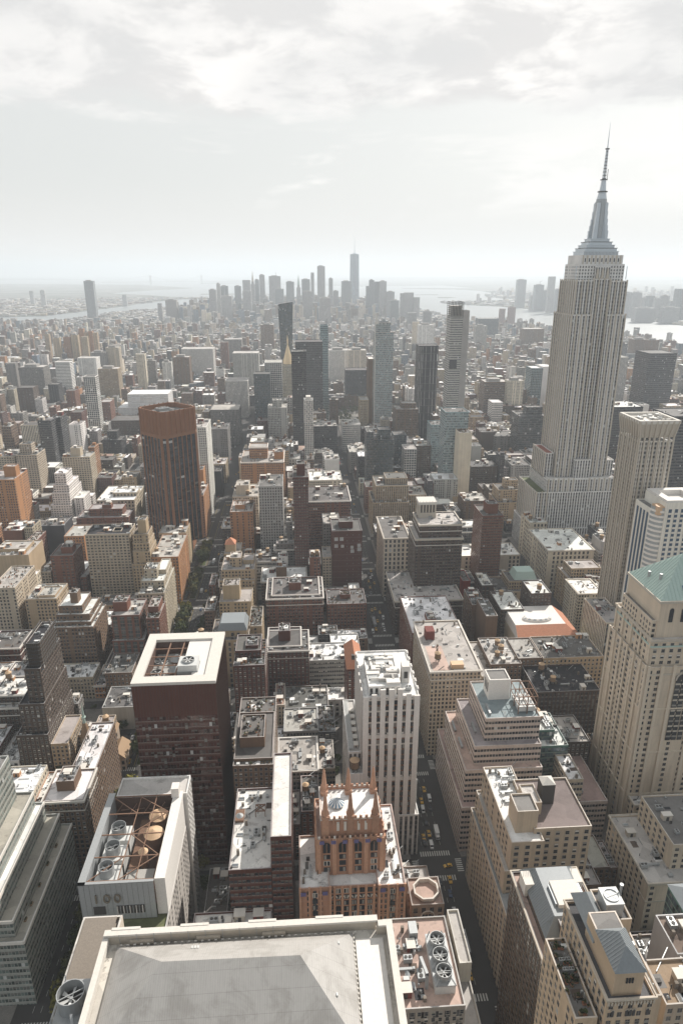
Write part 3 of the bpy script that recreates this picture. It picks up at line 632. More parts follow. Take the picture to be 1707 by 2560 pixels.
def building(label, st, wcn, rcn, tiers, opts, kind='building', group=None):
    x0, x1, y0, y1, z = tiers[0]; near = y0 < 560; mid = y0 < 1250
    wc = jit(C[wcn]); rc = jit(C[rcn], .1)
    root = empty(kind, ((x0 + x1) / 2, y0, 0), label, 'building', group)
    m = MB(); rf = MB([MR]); ts = []; bud = 96 if y0 < 470 else 0; m.sd = 100 if bud else 0
    side = 'w' if (x0 + x1) / 2 < 40 else 'e'
    for i, (a, b, c, d, zz) in enumerate(tiers):
        zb = 0
        for (A, B, Cc, D, Z) in ts:
            if a > A - 3 and b < B + 3 and c > Cc - 3 and d < D + 3 and Z < zz:
                zb = max(zb, Z - 1.5); a = max(a, A + .2); b = min(b, B - .2); c = max(c, Cc + .2); d = min(d, D - .2)
            elif min(b, B) - max(a, A) > 0 and min(d, D) - max(c, Cc) > 0 and i:
                c = c + .07 * i; a = a + .05 * i
        ts.append((a, b, c, d, zz)); w_ = wc
        stl = st if not (i and i == len(tiers) - 1 and (b - a) < 16 and st not in ('W', 'Q', 'G', 'R')) else 'N'
        k = len(m.f); m.box(a, b, c, d, zb, zz, stl, w_, rc)
        # the roof slab becomes its own part
        for L_ in ('v',): pass
        fi = len(m.f) - 1; pts = [m.v[j] for j in m.f[fi]]; W_ = m.W[fi]
        for arr in (m.f, m.uv, m.mi, m.W, m.P, m.S, m.G): arr.pop()
        rf.face(pts, 0, None, W_)
        if bud > 0:
            n = add_windows(root, 'n', a, b, c, d, max(zb, 3), zz, stl, min(bud, 60)); bud -= n
            n = add_windows(root, side, a, b, c, d, max(zb, 3), zz, stl, min(bud, 36)); bud -= n
        if 'c' in opts and (i == 0 or b - a > 20):
            cn = MB([MT['light coping'] if wcn != 'cr' else MT['limestone']]); cornice(cn, a, b, c, d, zz - .3, .8, 1.1)
            if near: cornice(cn, a, b, c, d, zz - 6.5, .3, .5)
            part('cornice', cn, root)
    part('wall', m, root); HOLD[0] = part('roof', rf, root)
    if mid: roof_kit(root, ts, opts, near)
    HOLD[0] = None
    FOOT.append((x0, x1, y0, y1)); [FOOT.append(t[:4]) for t in ts[1:]]
    note(label, x0, x1, y0, z)
    for t in ts[1:]: note(label, t[0], t[1], t[2], t[4])
    a, b, c, d, zz = ts[-1]
    if 's' in opts:                       # scaffolded crown
        q = MB([MT['dark iron']])
        for i in range(7):
            zl = zz + .5 - i * 2.6
            for k in range(9):
                xx = a - .8 + (b - a + 1.6) * k / 8; q.bar((xx, c - .8, zl - 2.6), (xx, c - .8, zl + (1.6 if i == 0 else 0)), .1)
                yy = c - .8 + (d - c + 1.6) * k / 8; q.bar((b + .8, yy, zl - 2.6), (b + .8, yy, zl + (1.6 if i == 0 else 0)), .1); q.bar((a - .8, yy, zl - 2.6), (a - .8, yy, zl), .1)
            q.solid(a - 1.3, b + 1.3, c - 1.3, c - .5, zl, zl + .15); q.solid(b + .5, b + 1.3, c - 1.3, d + 1.3, zl, zl + .15); q.solid(a - 1.3, a - .5, c - 1.3, d + 1.3, zl, zl + .15)
        part('scaffold', q, root); q = MB([MT['blue stripe']]); q.solid(a - 1.0, b + 1.0, c - 1.45, c - 1.35, zz - 18, zz - 17.3); part('safety_net', q, root)
    if 'p' in opts: q = MB([MT['clay tile']]); frustum(q, a - .4, b + .4, c - .4, d + .4, zz + .2, zz + 5.5, min(b - a, d - c) / 2 + .2); part('roof_cap', q, root)
    if 'm' in opts:
        q = MB([MT['slate metal']]); frustum(q, a + 5, b - 1, c + 6, d - 6, zz - .5 + 5, zz + 10, 2.4); part('mansard_roof', q, root)
        q = MB(); q.box(a + 5.3, b - 1.3, c + 6.3, d - 6.3, zz - 1, zz + 4.6, 'A', wc, rc, .3); part('attic_storey', q, root)
    if 'q' in opts: q = MB([MT['copper patina']]); frustum(q, a + 6, b - 4, c + 3, d - 3, zz - .5, zz + 7, 2.5); part('mansard_roof', q, root)
    if 'o' in opts:
        q = MB([MT['clay tile']]); hip(q, a - .6, b + .6, c - .6, d + .6, zz + .1, zz + 7.5); part('roof_tiles', q, root)
        q = MB([MT['dark iron']]); q.solid(a + 3, a + 5, c + 3, c + 5, zz, zz + 8); part('chimney', q, root)
    if 'w' in opts:
        wm = MB([MT['light coping'], MT['bronze window']])
        X0, X1, Y0, Z1 = ts[0][0], ts[0][1], ts[0][2], ts[0][4]
        for (u, v, s_) in ((.08, .06, 3.2), (.26, .06, 3.2), (.08, .17, 3.2), (.30, .18, 2.6), (.62, .2, 2.6), (.62, .26, 3.2), (.85, .23, 3.4), (.85, .17, 3.0)):
            x = X0 + (X1 - X0) * u; zz_ = Z1 - 64 * v - 3
            wm.solid(x, x + s_, Y0 - .25, Y0 - .02, zz_ - s_, zz_, 1)
            for e in (0, .5, 1): wm.solid(x + s_ * e - .12, x + s_ * e + .12, Y0 - .34, Y0 - .02, zz_ - s_, zz_, 0); wm.solid(x, x + s_, Y0 - .32, Y0 - .02, zz_ - s_ * e - .12, zz_ - s_ * e + .12, 0)
        part('white_window_frames', wm, root)
    if 'k' in opts:                       # columned temple on the roof
        X0, X1, Y0 = a + 12, b - 12 + 3, c + 5
        t_ = MB([MT['limestone'], MT['dark iron'], MT['light coping']]); X0, X1, Y0, Y1 = 111, 134, 588, 604; z_ = zz - 1
        X0, X1 = a + 2.5, a + 18.5
        t_.solid(X0, X1, Y0, Y1, z_, z_ + 5, 0); t_.solid(X0 + 1.5, X1 - 1.5, Y0 + 1.5, Y1 - 1.5, z_ + 5, z_ + 13.0, 1); t_.solid(X0 - .4, X1 + .4, Y0 - .4, Y1 + .4, z_ + 13, z_ + 15.6, 2)
        for i in range(6):
            for yy in (Y0 + .6, Y1 - .6): t_.cyl(X0 + .9 + i * (X1 - X0 - 1.8) / 5, yy, z_ + 5, z_ + 13, .8, .7, 10, 0)
            xx = X0 + .9 + i * (X1 - X0 - 1.8) / 5; t_.cyl(xx, Y0, z_ + 15.6, z_ + 17.2, .35, .05, 6, 2); t_.cyl(xx, Y1, z_ + 15.6, z_ + 17.2, .35, .05, 6, 2)
        for i in range(1, 5):
            for xx in (X0 + .6, X1 - .6): t_.cyl(xx, Y0 + i * (Y1 - Y0) / 5, z_ + 5, z_ + 13, .8, .7, 10, 0)
        part('temple_lantern', t_, root)
        t2 = MB([MT['limestone']])
        for q_ in (0, 1, 2):
            A, B, Cc, D, Z = ts[q_]; cornice(t2, A, B, Cc, D, Z - .2, .9, 1.4)
        part('stone_ledges', t2, root)
    if 'z' in opts:                       # tile skirt, white flat, oval skylight
        q = MB([MT['clay tile'], MT['white stucco'], MT['bronze window']]); A, B, Cc, D, Z = ts[0]
        lo = [(A - .5, Cc - .8, Z + .1), (B + .8, Cc - .8, Z + .1), (B + .8, D, Z + .1), (A - .5, D, Z + .1)]; hi = [(A + 1, Cc + 13, Z + 7), (B - 9, Cc + 13, Z + 7), (B - 9, D, Z + 7), (A + 1, D, Z + 7)]
        q.face([lo[0], lo[1], hi[1], hi[0]]); q.face([lo[1], lo[2], hi[2], hi[1]]); q.face(hi, 1); q.face([lo[3], lo[0], hi[0], hi[3]], 1); q.face([lo[2], lo[3], hi[3], hi[2]], 1)
        part('tile_roof', q, root)
        q = MB([MT['white stucco'], MT['bronze window']]); n = 28; cx, cy = (A + B) / 2 - 4, Cc + 22
        el = lambda r_, z_: [(cx + 12 * r_ * math.cos(2 * math.pi * i / n), cy + 6 * r_ * math.sin(2 * math.pi * i / n), z_) for i in range(n)]
        e0, e1, e2 = el(1, Z + 7), el(.97, Z + 8.4), el(.8, Z + 9.2)
        for i in range(n):
            j = (i + 1) % n; q.face([e0[i], e0[j], e1[j], e1[i]], 0); q.face([e1[i], e1[j], e2[j], e2[i]], i % 2)
        q.face(e2, 0); part('oval_skylight', q, root)
    if 'f' in opts:
        q = MB([MT['dark iron'], MT['light coping']]); h = 21
        for i in range(9):
            x = a + (b - a) * i / 8; q.bar((x, c, zz - 1), (x, c, zz + h), .35); q.bar((x, d, zz - 1), (x, d, zz + h), .35)
        for i in range(8):
            zl = zz + h * i / 7; q.bar((a, c, zl), (b, c, zl), .35); q.bar((a, c, zl), (a, d, zl), .35); q.bar((b, c, zl), (b, d, zl), .35)
        q.solid(a + 1.5, b - 1.5, c + 2, d - 2, zz - 1, zz + h - 6, 1); part('open_crown', q, root)
        q = MB([MT['dark glass']]); q.solid(a + 1, b - 6, c - .3, c - .05, zz * .66, zz * .66 + 14); part('dark_band', q, root)
    if 'n' in opts:
        q = MB([MT['light coping'], MT['bronze window']]); q.face([(a - 1, c - .5, zz - 3), (a + 5, c - .5, zz - 3), (a - 1, c - .5, zz + 18)]); q.face([(a - 1, c + 3, zz - 3), (a - 1, c + 3, zz + 18), (a + 5, c + 3, zz - 3)])
        q.face([(a - 1, c - .5, zz - 3), (a - 1, c - .5, zz + 18), (a - 1, c + 3, zz + 18), (a - 1, c + 3, zz - 3)]); q.face([(a + 5, c - .5, zz - 3), (a + 5, c + 3, zz - 3), (a - 1, c + 3, zz + 18), (a - 1, c - .5, zz + 18)])
        for i in range(3): q.solid(a + 7 + i * 6, a + 11 + i * 6, c + 3, d - 3, zz - 1, zz + 3 + (i % 2) * 4, 1)
        q.solid(ts[0][0] - .5, ts[0][0] + .6, ts[0][2] - .6, ts[0][2] + 2, 0, zz + 1, 0); part('fin_crown', q, root)
    if 'l' in opts:
        q = MB([MT['light coping']]); A, B, Cc, D, Z = ts[0]
        for f_ in range(2):
            for i in range(3):
                for j in range(5):
                    za, zb_ = Z - j * 7, Z - (j + 1) * 7
                    if f_ == 0:
                        xa = A + (B - A) * i / 3; xb = A + (B - A) * (i + 1) / 3; q.bar((xa, Cc - .3, za), (xb, Cc - .3, zb_), .28); q.bar((xb, Cc - .3, za), (xa, Cc - .3, zb_), .28)
                    else:
                        ya_, yb = Cc + (D - Cc) * i / 3, Cc + (D - Cc) * (i + 1) / 3
                        for xx in (A - .3, B + .3): q.bar((xx, ya_, za), (xx, yb, zb_), .28); q.bar((xx, yb, za), (xx, ya_, zb_), .28)
        for i in range(6): q.solid(A + (B - A) * i / 5 - .3, A + (B - A) * i / 5 + .3, Cc - .5, Cc - .05, 0, Z - 35)
        q.solid(A + 3, B - 3, Cc + 3, D - 3, Z - .5, Z + 4.5); part('lattice', q, root)
    if 'y' in opts:
        q = MB([MT['gold leaf']]); A, B, Cc, D, Z = ts[0]; cx, cy = (A + B) / 2 - 1, (Cc + D) / 2; q.cyl(cx, cy, Z, Z + 42, 13, .8, 8, 0, a0=.39); q.cyl(cx, cy, Z + 42, Z + 50, 1.3, 1.3, 6); q.cyl(cx, cy, Z + 50, Z + 62, 1.4, 0, 6); part('gold_pyramid', q, root)
        q = MB([MT['limestone']])
        for i in range(4):
            for xx, yy in ((A, Cc), (B, Cc), (A, D), (B, D)): q.cyl(xx + (cx - xx) * .1, yy + (cy - yy) * .1, Z, Z + 9, 1.6, .2, 4)
        part('corner_pinnacles', q, root)
    if 'v' in opts:
        q = MB(); A, B, Cc, D, Z = ts[0]; W_ = (*C['td'], 3.0); gl = (*ST['G'][6], .2)
        lo = [(A, Cc, Z * .45), (B, Cc, Z * .45), (B, D, Z * .45), (A, D, Z * .45)]; hi = [(A - 4, Cc - 3, Z + 1), (B + 5, Cc - 3, Z + 7), (B + 5, D + 3, Z + 7), (A - 4, D + 3, Z + 1)]
        for i in range(4):
            j = (i + 1) % 4; q.face([lo[i], lo[j], hi[j], hi[i]], 0, [(0, 0), (32, 0), (32, 126), (0, 126)], W_, (1.6, 3.5, .92, .86), (.05, .06, .07, .22), gl)
        q.face(hi, 1, None, (*C['dg'], 1)); part('flared_crown', q, root)
    if 'x' in opts:
        q = MB(); 
        for (xa, xb, yy, zt) in ((-43, -14, 218, 34), (-43, -14, 213, 18)): pass
        q.solid(ts[0][0] + 4, ts[1][1] - 1, ts[0][2] - .6, ts[0][2] - .05, ts[0][4] - 12, ts[0][4] - 9, 1, (*C['tr'], 1)); part('ledge', q, root)
        q = MB([MT['rust iron']])
        zz_ = ts[1][4]; cx = (ts[1][0] + ts[1][1]) / 2 + 3; cy = ts[1][2] + 32
        for dx in (-2.2, 2.2):
            for dy in (-2, 2): q.bar((cx + dx, cy + dy, zz_ - .9), (cx + dx, cy + dy, zz_ + 2.6), .16)
        q.bar((cx - 2.2, cy - 2, zz_ + 2.4), (cx + 2.2, cy + 2, zz_ + 2.4), .2); q.bar((cx - 2.2, cy + 2, zz_ + 2.4), (cx + 2.2, cy - 2, zz_ + 2.4), .2); q.bar((cx - 2.2, cy - 2, zz_ + 2.4), (cx + 2.2, cy - 2, zz_ + 2.4), .2); q.bar((cx - 2.2, cy + 2, zz_ + 2.4), (cx + 2.2, cy + 2, zz_ + 2.4), .2)
        part('tank_stand', q, root)
        q = MB([MT['rust iron'], MT['galvanised steel']]); q.solid(ts[1][0] + .5, ts[1][0] + 4.5, ts[1][2] + 27, ts[1][2] + 34, zz_ - .9, zz_ + .3, 0); q.cyl(ts[1][0] + 2.4, ts[1][2] + 30, zz_ + .3, zz_ + 1.6, 1.8, 0, 14, 1); part('cooling_pit', q, root)
    if 'u' in opts:
        q = MB([MT['tan disc'], MR]); q.solid(ts[0][0] + 14, ts[0][0] + 22, ts[0][2] + 3, ts[0][2] + 8, ts[0][4] - .9, ts[0][4] + 2.2); q.solid(ts[0][0] + 2, ts[0][0] + 13, ts[0][2] + 2, ts[0][2] + 32, ts[0][4] - .95, ts[0][4] - .84, 1, (*C['tr'], 1)); part('pink_terrace_shed', q, root)
        q = MB([MT['maroon brick']]); q.solid(ts[0][0] + 4, ts[0][0] + 10, ts[0][2] + 40, ts[0][2] + 48, ts[0][4] - .9, ts[0][4] + 6); part('maroon_penthouse', q, root)
    return root
TABLE = [
('orange brick slab tower with a blank sunlit side wall at the left edge', 'P', 'or', 'lr', [(-364.6, -330.4, 784, 826, 77.8), (-346.5, -332.8, 798, 810, 89.6)], 'a2'),
('wide beige apartment slab with rows of balconies, behind the orange brick slab', 'B', 'bg', 'gr', [(-384.3, -356.7, 930, 964, 69.6), (-381.0, -365.0, 938, 952, 82.8)], 'a3t1'),
('low beige balconied slab cut by the left edge', 'B', 'bg', 'gr', [(-419.0, -386.8, 930, 960, 67.9)], 'a3'),
('dark grey twin slab apartment tower, nearer half with the lower roof', 'D', 'dg', 'gr', [(-381.4, -362.5, 1017, 1043, 98.9)], 'b1'),
('dark grey twin slab apartment tower, rear half with the higher roof', 'D', 'dg', 'gr', [(-370.1, -356.6, 1042, 1072, 98.4)], 'b1'),
('white stepped ziggurat apartment building with terraces falling to the right', 'Q', 'wh', 'wr', [(-317.5, -291.6, 847, 909, 24.4), (-314.0, -292.2, 849, 901, 39.8), (-311.8, -292.5, 851, 893, 49.9), (-309.0, -295.1, 853, 879, 64.6)], ''),
('beige balconied tower with a brick roof box, behind the white ziggurat', 'B', 'bg', 'lr', [(-317.9, -281.1, 914, 940, 69.8), (-307.3, -294.7, 920, 932, 80.5)], 'a3'),
('wide low tan block with a bright flat roof and arched top storey', 'A', 'bg', 'wr', [(-255.6, -208.6, 835, 897, 33.3), (-239.0, -207.8, 852, 872, 37.8)], 'a2'),
('white and beige slab tower with square window grid behind the octagonal brown tower', 'P2', 'wh', 'lr', [(-136.7, -116.2, 860, 912, 119.8)], 'b1a2'),
('orange brick slab with a long sunlit side beside the brown tower', 'P', 'or', 'lr', [(-126.6, -113.9, 782, 832, 54.1), (-131.2, -119.4, 832, 852, 72.1)], 'a3g'),
('narrow building with a blank black side wall on the boulevard', 'N', 'bk', 'gr', [(-123.0, -110.1, 942, 970, 38.2)], ''),
('tan flat roofed loft block facing the boulevard behind the black wall', 'S', 'tn', 'lr', [(-133.5, -110.7, 1010, 1050, 30.1)], 'a3'),
('grey brick loft block beside the boulevard, with a pale attic storey', 'P', 'gy', 'gr', [(-144.2, -117.8, 1130, 1180, 57.8)], 't1a2'),
('broad grey loft building with ledges, far along the left side of the boulevard', 'S', 'gy', 'lr', [(-158.9, -107.4, 1251, 1306, 66.7)], 'a4'),
('tall slim white tower with a bold white grid over dark glass', 'W', 'wh', 'gr', [(-405.7, -383.4, 1340, 1364, 116.4)], 'b1'),
('long pale building with a slanting louvered glass roof', 'R2', 'wh', 'wr', [(-388.5, -279.9, 1500, 1570, 26.3), (-367.2, -280.2, 1505, 1565, 54.0)], ''),
('pink brick slab tower to the right of the slim white grid tower', 'P', 'rb', 'lr', [(-397.9, -377.3, 1400, 1434, 56.5)], 'b1'),
('dark brown brick tower at the far left, square and windowed', 'P', 'db', 'gr', [(-595.4, -562.2, 1500, 1534, 71.3)], 'b1'),
('black brown tower with a bright side, between two brick towers', 'P', 'bk', 'gr', [(-565.0, -542.8, 1600, 1630, 62.2)], ''),
('slim red brick tower left of the white grid tower', 'P', 'rb', 'gr', [(-494.0, -475.6, 1500, 1530, 63.5)], ''),
('white stepped building with a blank plaster wall near the grid tower', 'P', 'wh', 'lr', [(-381.5, -362.6, 1150, 1180, 64.3)], 't1'),
('dark red apartment block in front of the white grid tower', 'P', 'mr', 'gr', [(-409.4, -389.6, 1251, 1281, 64.9)], 'b1'),
('long low brown brick armory like block below the slanted glass roof', 'P', 'db', 'gr', [(-350.1, -296.2, 1290, 1340, 41.1)], 'a2'),
('pinkish brown slab with bright edge right of the slanted glass roof', 'P', 'br', 'gr', [(-261.0, -236.9, 1560, 1590, 44.7)], ''),
('black gabled mass with a pointed cap left of the brown tower', 'P', 'bk', 'gr', [(-329.7, -298.5, 1150, 1185, 36.8), (-322.3, -306.3, 1158, 1176, 50.1)], ''),
('small tan block with battlement like parapets beside the brown tower', 'P', 'tn', 'gr', [(-246.5, -226.2, 930, 960, 35.2)], 'a2'),
('little tan house block left of the battlement parapet block', 'P', 'tn', 'lr', [(-263.3, -250.6, 942, 970, 28.5)], 't1'),
('dark red brick block in front of the tan battlement block', 'P', 'mr', 'gr', [(-279.8, -260.2, 930, 958, 34.7)], 'a1'),
('wide red brick apartment block with stepped shoulders below the low tan block', 'P', 'rb', 'lr', [(-260.2, -200.2, 767, 797, 34.3), (-247.3, -208.6, 775, 795, 42.3), (-232.4, -221.8, 778, 787, 46.3)], 'a3'),
('broad beige grid fronted apartment slab with black roof and balconies', 'B', 'bg', 'bk', [(-202.6, -161.9, 614, 642, 72.1), (-179.1, -170.9, 622, 632, 72.1)], 'a3'),
('stepped tan setback tower with a green copper cap', 'P', 'tn', 'gr', [(-159.6, -141.3, 606, 640, 43.9), (-158.4, -142.1, 608, 638, 56.2), (-158.1, -142.9, 610, 636, 64.0), (-157.3, -143.6, 612, 634, 72.1), (-153.3, -145.5, 616, 628, 84.7)], 'g'),
('brick block with a long sunlit side wall on the boulevard, third back', 'P', 'or', 'lr', [(-141.7, -116.6, 609, 669, 49.4), (-139.9, -126.1, 625, 637, 48.6)], 't1a4'),
('taller tan block directly behind the brick block with the long sunlit side', 'P', 'tn', 'lr', [(-150.0, -121.5, 688, 728, 43.5)], 'a4b1'),
('tall pale setback slab on the boulevard with a square tan roof tower', 'P', 'bg', 'wr', [(-138.3, -116.9, 534, 588, 47.9), (-138.0, -118.3, 545, 585, 54.4), (-136.0, -125.0, 552, 566, 62.6), (-126.9, -118.9, 560, 588, 58.0)], 'a3g'),
('dark brick block with full height glass bays and a brown penthouse', 'G2', 'rb', 'lr', [(-148.9, -124.2, 482, 516, 32.7), (-149.2, -126.8, 486, 514, 52.9), (-148.5, -137.7, 494, 506, 60.4)], 'a2'),
('small pink terraced apartment block right of the glass bay block', 'P', 'rb', 'lr', [(-121.4, -111.5, 484, 512, 50.7), (-121.7, -113.3, 493, 511, 56.2)], 'g'),
('red brick tower with white balconies down both sides', 'B2', 'rb', 'gr', [(-235.3, -214.7, 609, 639, 53.3), (-227.2, -216.8, 616, 628, 58.9)], 'a2'),
('red brick slab behind the balconied red tower with bright side wall', 'P', 'or', 'lr', [(-249.5, -228.8, 690, 724, 41.7)], ''),
('dark slate blank walled block at left middle', 'N', 'dg', 'gr', [(-288.9, -264.4, 736, 766, 37.1)], 'a2'),
('big blank tan block near the left edge with ribbed lower wall', 'N', 'tn', 'lr', [(-305.0, -268.0, 640, 680, 42.2), (-302.9, -273.4, 650, 672, 44.9)], 'a2'),
('pink brick cube like block with bare walls above the tan block', 'N', 'rb', 'wr', [(-331.0, -310.7, 735, 767, 32.8)], 'a4'),
('narrow pink brick block with white windows between tan and slate blocks', 'P', 'rb', 'lr', [(-293.1, -282.3, 700, 730, 33.4)], 'g'),
('pale low building with tall arched openings left of the brown ziggurat', 'A', 'cr', 'wr', [(-272.1, -260.3, 609, 643, 24.2)], 'a2'),
('pale textured apartment block cut by the left edge', 'P', 'bg', 'lr', [(-259.4, -239.1, 534, 580, 56.6)], 'g'),
('yellow and red brick block near the left edge', 'P', 'tn', 'lr', [(-232.8, -206.5, 534, 564, 45.6), (-224.1, -208.9, 538, 556, 46.9)], 'a2'),
('brown brick ziggurat with a white roof and a slim brick chimney tower', 'P2', 'br', 'wr', [(-193.9, -161.9, 482, 520, 45.9), (-193.1, -164.5, 486, 520, 48.3), (-192.0, -166.3, 490, 520, 52.8), (-190.6, -172.3, 494, 518, 58.5), (-182.8, -177.0, 500, 508, 66.7)], ''),
('tall brown stepped tower crowned with black scaffolding', 'P', 'db', 'bk', [(-182.4, -162.7, 373, 423, 28.9), (-178.8, -161.8, 376, 420, 50.0), (-172.9, -160.9, 379, 417, 73.5), (-170.9, -161.5, 383, 411, 89.0)], 's'),
('tan U shaped court building with a grey water tank at left', 'P2', 'tn', 'lr', [(-161.9, -151.2, 373, 403, 21.7), (-139.5, -128.2, 373, 403, 20.5), (-162.8, -139.4, 391, 403, 14.0)], 't2a2'),
('brown brick and stone block with pale cornice and long side on the boulevard', 'P2', 'br', 'wr', [(-136.1, -115.2, 292, 316, 48.1), (-130.7, -116.9, 317, 363, 44.0), (-130.9, -121.7, 300, 312, 53.7)], 'a3c'),
('grey block with a plain concrete side wall above the church', 'N', 'lg', 'gr', [(-140.8, -118.4, 414, 440, 18.8)], 'a1'),
('plain brown brick block beside the dark glass tower at upper left', 'P', 'br', 'gr', [(-147.2, -127.4, 449, 477, 24.5)], 'a2'),
('orange brick tower with broken garden roofline beside the boulevard', 'P', 'or', 'lr', [(-74.5, -50.3, 695, 735, 63.3), (-69.6, -59.3, 705, 721, 67.6)], 't1g'),
('ornate cream block with terraces behind the orange garden tower', 'P2', 'cr', 'lr', [(-78.4, -48.6, 767, 817, 56.8), (-74.4, -59.4, 776, 798, 67.9)], 't1a2'),
('grey slab with a blank left strip and square window grid', 'P', 'lg', 'gr', [(-43.4, -17.9, 700, 744, 89.8)], 'a2'),
('large tan and orange hotel block with projecting cornice and pale penthouse', 'P2', 'or', 'lr', [(-74.3, -19.5, 856, 918, 74.0), (-64.2, -40.8, 876, 900, 88.6), (-32.0, -20.0, 872, 892, 82.7)], 'a3tc'),
('slim red brown tower with a narrow brick roof box', 'P3', 'mr', 'gr', [(-5.9, 8.6, 628, 658, 120.4), (-2.2, 5.8, 636, 650, 131.2)], ''),
('ornate red brick hotel with tan top storey and dark flat roof', 'P2', 'rb', 'gr', [(9.0, 54.3, 690, 744, 75.1)], 't1a4c'),
('grey stone building between the red hotel and the maroon tower', 'P', 'gy', 'lr', [(23.4, 40.4, 646, 676, 66.0)], 'a3'),
('blank maroon brick tower with a few large white windows', 'M', 'mr', 'gr', [(30.4, 59.2, 609, 643, 71.7), (37.8, 51.0, 618, 632, 77.7)], 'w'),
('narrow beige balconied strip attached left of the maroon tower', 'B', 'bg', 'lr', [(21.0, 29.9, 610, 638, 44.7)], ''),
('wide brown brick apartment house with white windows and roof terraces', 'P2', 'rb', 'gr', [(-30.4, 18.7, 534, 576, 39.4), (-25.6, 15.4, 538, 574, 40.9), (-11.0, -0.4, 548, 560, 47.3)], 'a2c'),
('brown apartment house just behind, with white roofs and brick turret', 'P2', 'br', 'wr', [(-37.9, 4.9, 592, 626, 28.4), (-24.0, -14.0, 604, 614, 37.7)], 'a3c'),
('brown brick block with pale cornice and cluttered brown roof by the avenue', 'P', 'rb', 'gr', [(22.1, 56.5, 534, 564, 32.5), (34.0, 43.2, 545, 555, 36.0)], 'g'),
('near stepped tan tower with a louvered square roof tower', 'P', 'tn', 'lr', [(-75.0, -42.0, 520, 554, 23.6), (-69.8, -42.9, 526, 552, 41.7), (-67.0, -52.8, 532, 546, 54.3)], 'g'),
('taller stepped tan tower with blank square roof tower behind the near one', 'P', 'tn', 'lr', [(-74.6, -42.4, 572, 608, 40.3), (-72.7, -42.6, 576, 606, 48.9), (-65.4, -54.8, 584, 598, 57.4), (-53.6, -44.0, 590, 606, 52.1)], 'a2'),
('tan corner building with a small orange pyramid roof turret', 'P', 'tn', 'lr', [(-77.0, -61.0, 640, 670, 38.0), (-76.0, -65.9, 646, 658, 45.1)], 'p'),
('low mansion with grey green mansard roof between stone terraces', 'A', 'tn', 'gr', [(-69.9, -41.2, 462, 496, 41.6)], 'm'),
('tan apartment block with sunlit right side in front of the stepped towers', 'P', 'tn', 'gr', [(-41.9, -31.9, 480, 514, 43.0)], 'g'),
('dark brick terraced block with planted roofs next to the dark glass tower', 'P', 'mr', 'gr', [(-46.6, -25.6, 400, 434, 57.6), (-45.8, -28.6, 410, 432, 63.0), (-39.0, -30.6, 414, 426, 64.6)], 'ga2'),
('dark brick twin winged tower with a water tank hidden in its crown', 'P', 'mr', 'gr', [(-25.7, 4.4, 440, 470, 44.0), (-25.9, -1.4, 446, 474, 44.6), (-17.9, -9.2, 454, 466, 52.5)], 'c'),
('modern low grey building with grilled terraces and white roof', 'R', 'lg', 'wr', [(3.2, 33.7, 452, 478, 27.4), (22.5, 45.5, 474, 498, 23.4)], 'a3'),
('dark brick club house with steep orange tile roof', 'P', 'mr', 'gr', [(28.4, 38.3, 381, 411, 64.0)], 'o'),
('brown brick hotel with square penthouse and roof garden', 'P2', 'br', 'gr', [(-37.4, -16.4, 292, 352, 65.3), (-37.4, -16.9, 296, 336, 66.3), (-34.6, -21.5, 306, 326, 71.9)], 'g'),
('dark red office block with rusty cream roof and stepped lower front', 'R', 'mr', 'wr', [(-48.6, -15.7, 212, 222, 47.4), (-33.0, -15.2, 222, 270, 70.1), (-15.0, -6.4, 222, 274, 86.8)], 'a3x'),
('slim dark brick block with light roof clutter behind the gothic tower', 'P', 'mr', 'lr', [(-16.4, -3.5, 292, 318, 25.1)], 'a4'),
('tan tower with vertical window strips and stepped brick penthouse', 'S', 'tn', 'gr', [(88.8, 132.9, 782, 832, 40.5), (93.1, 132.8, 788, 832, 60.0), (106.1, 132.8, 796, 822, 67.1)], 't1a2'),
('tan lower building beside the tower with vertical window strips', 'S', 'tn', 'lr', [(136.2, 157.8, 800, 840, 43.6)], 'a3'),
('pale stone block with plain grey roof and triple arched windows', 'A', 'cr', 'gr', [(80.6, 105.5, 609, 671, 63.0)], 'a2c'),
('dark brown brick wedding cake block topped by a white columned temple', 'P2', 'db', 'lr', [(81.8, 141.5, 534, 596, 33.7), (103.2, 145.8, 564, 604, 79.7), (107.0, 146.0, 568, 602, 91.6)], 'kca3'),
('slim tall red brick tower with a square roof box, left of the big grey skyscraper', 'P3', 'rb', 'gr', [(177.0, 197.6, 614, 648, 82.0), (183.2, 194.0, 622, 636, 91.2)], ''),
('brown stone block behind the slim red brick tower', 'P', 'br', 'lr', [(203.2, 232.4, 790, 824, 37.6)], 'a3'),
('tan block with a green tinted glass top behind the slim red tower', 'P', 'tn', 'gr', [(245.2, 278.2, 790, 830, 34.5), (247.9, 274.4, 798, 826, 48.7), (257.6, 274.5, 806, 818, 58.7)], 'a2'),
('grey block with white framed windows close left of the big skyscraper', 'P2', 'lg', 'gr', [(305.3, 334.1, 930, 966, 43.1)], 't1a2'),
('grey office block with two rows of pale windows below the dark grid tower', 'P2', 'gy', 'gr', [(337.2, 379.9, 1130, 1170, 38.2)], 'a3'),
('dark warehouse block with blank front, left of the grey office block', 'N', 'db', 'gr', [(315.7, 340.3, 1140, 1180, 43.4)], 'a1'),
('plain grey concrete slab beside the blank white tower wall', 'N', 'lg', 'gr', [(266.9, 281.2, 1010, 1034, 51.7)], ''),
('dark brown stepped block behind the brown stone block', 'P', 'db', 'gr', [(249.1, 287.5, 940, 974, 38.8)], 'a3'),
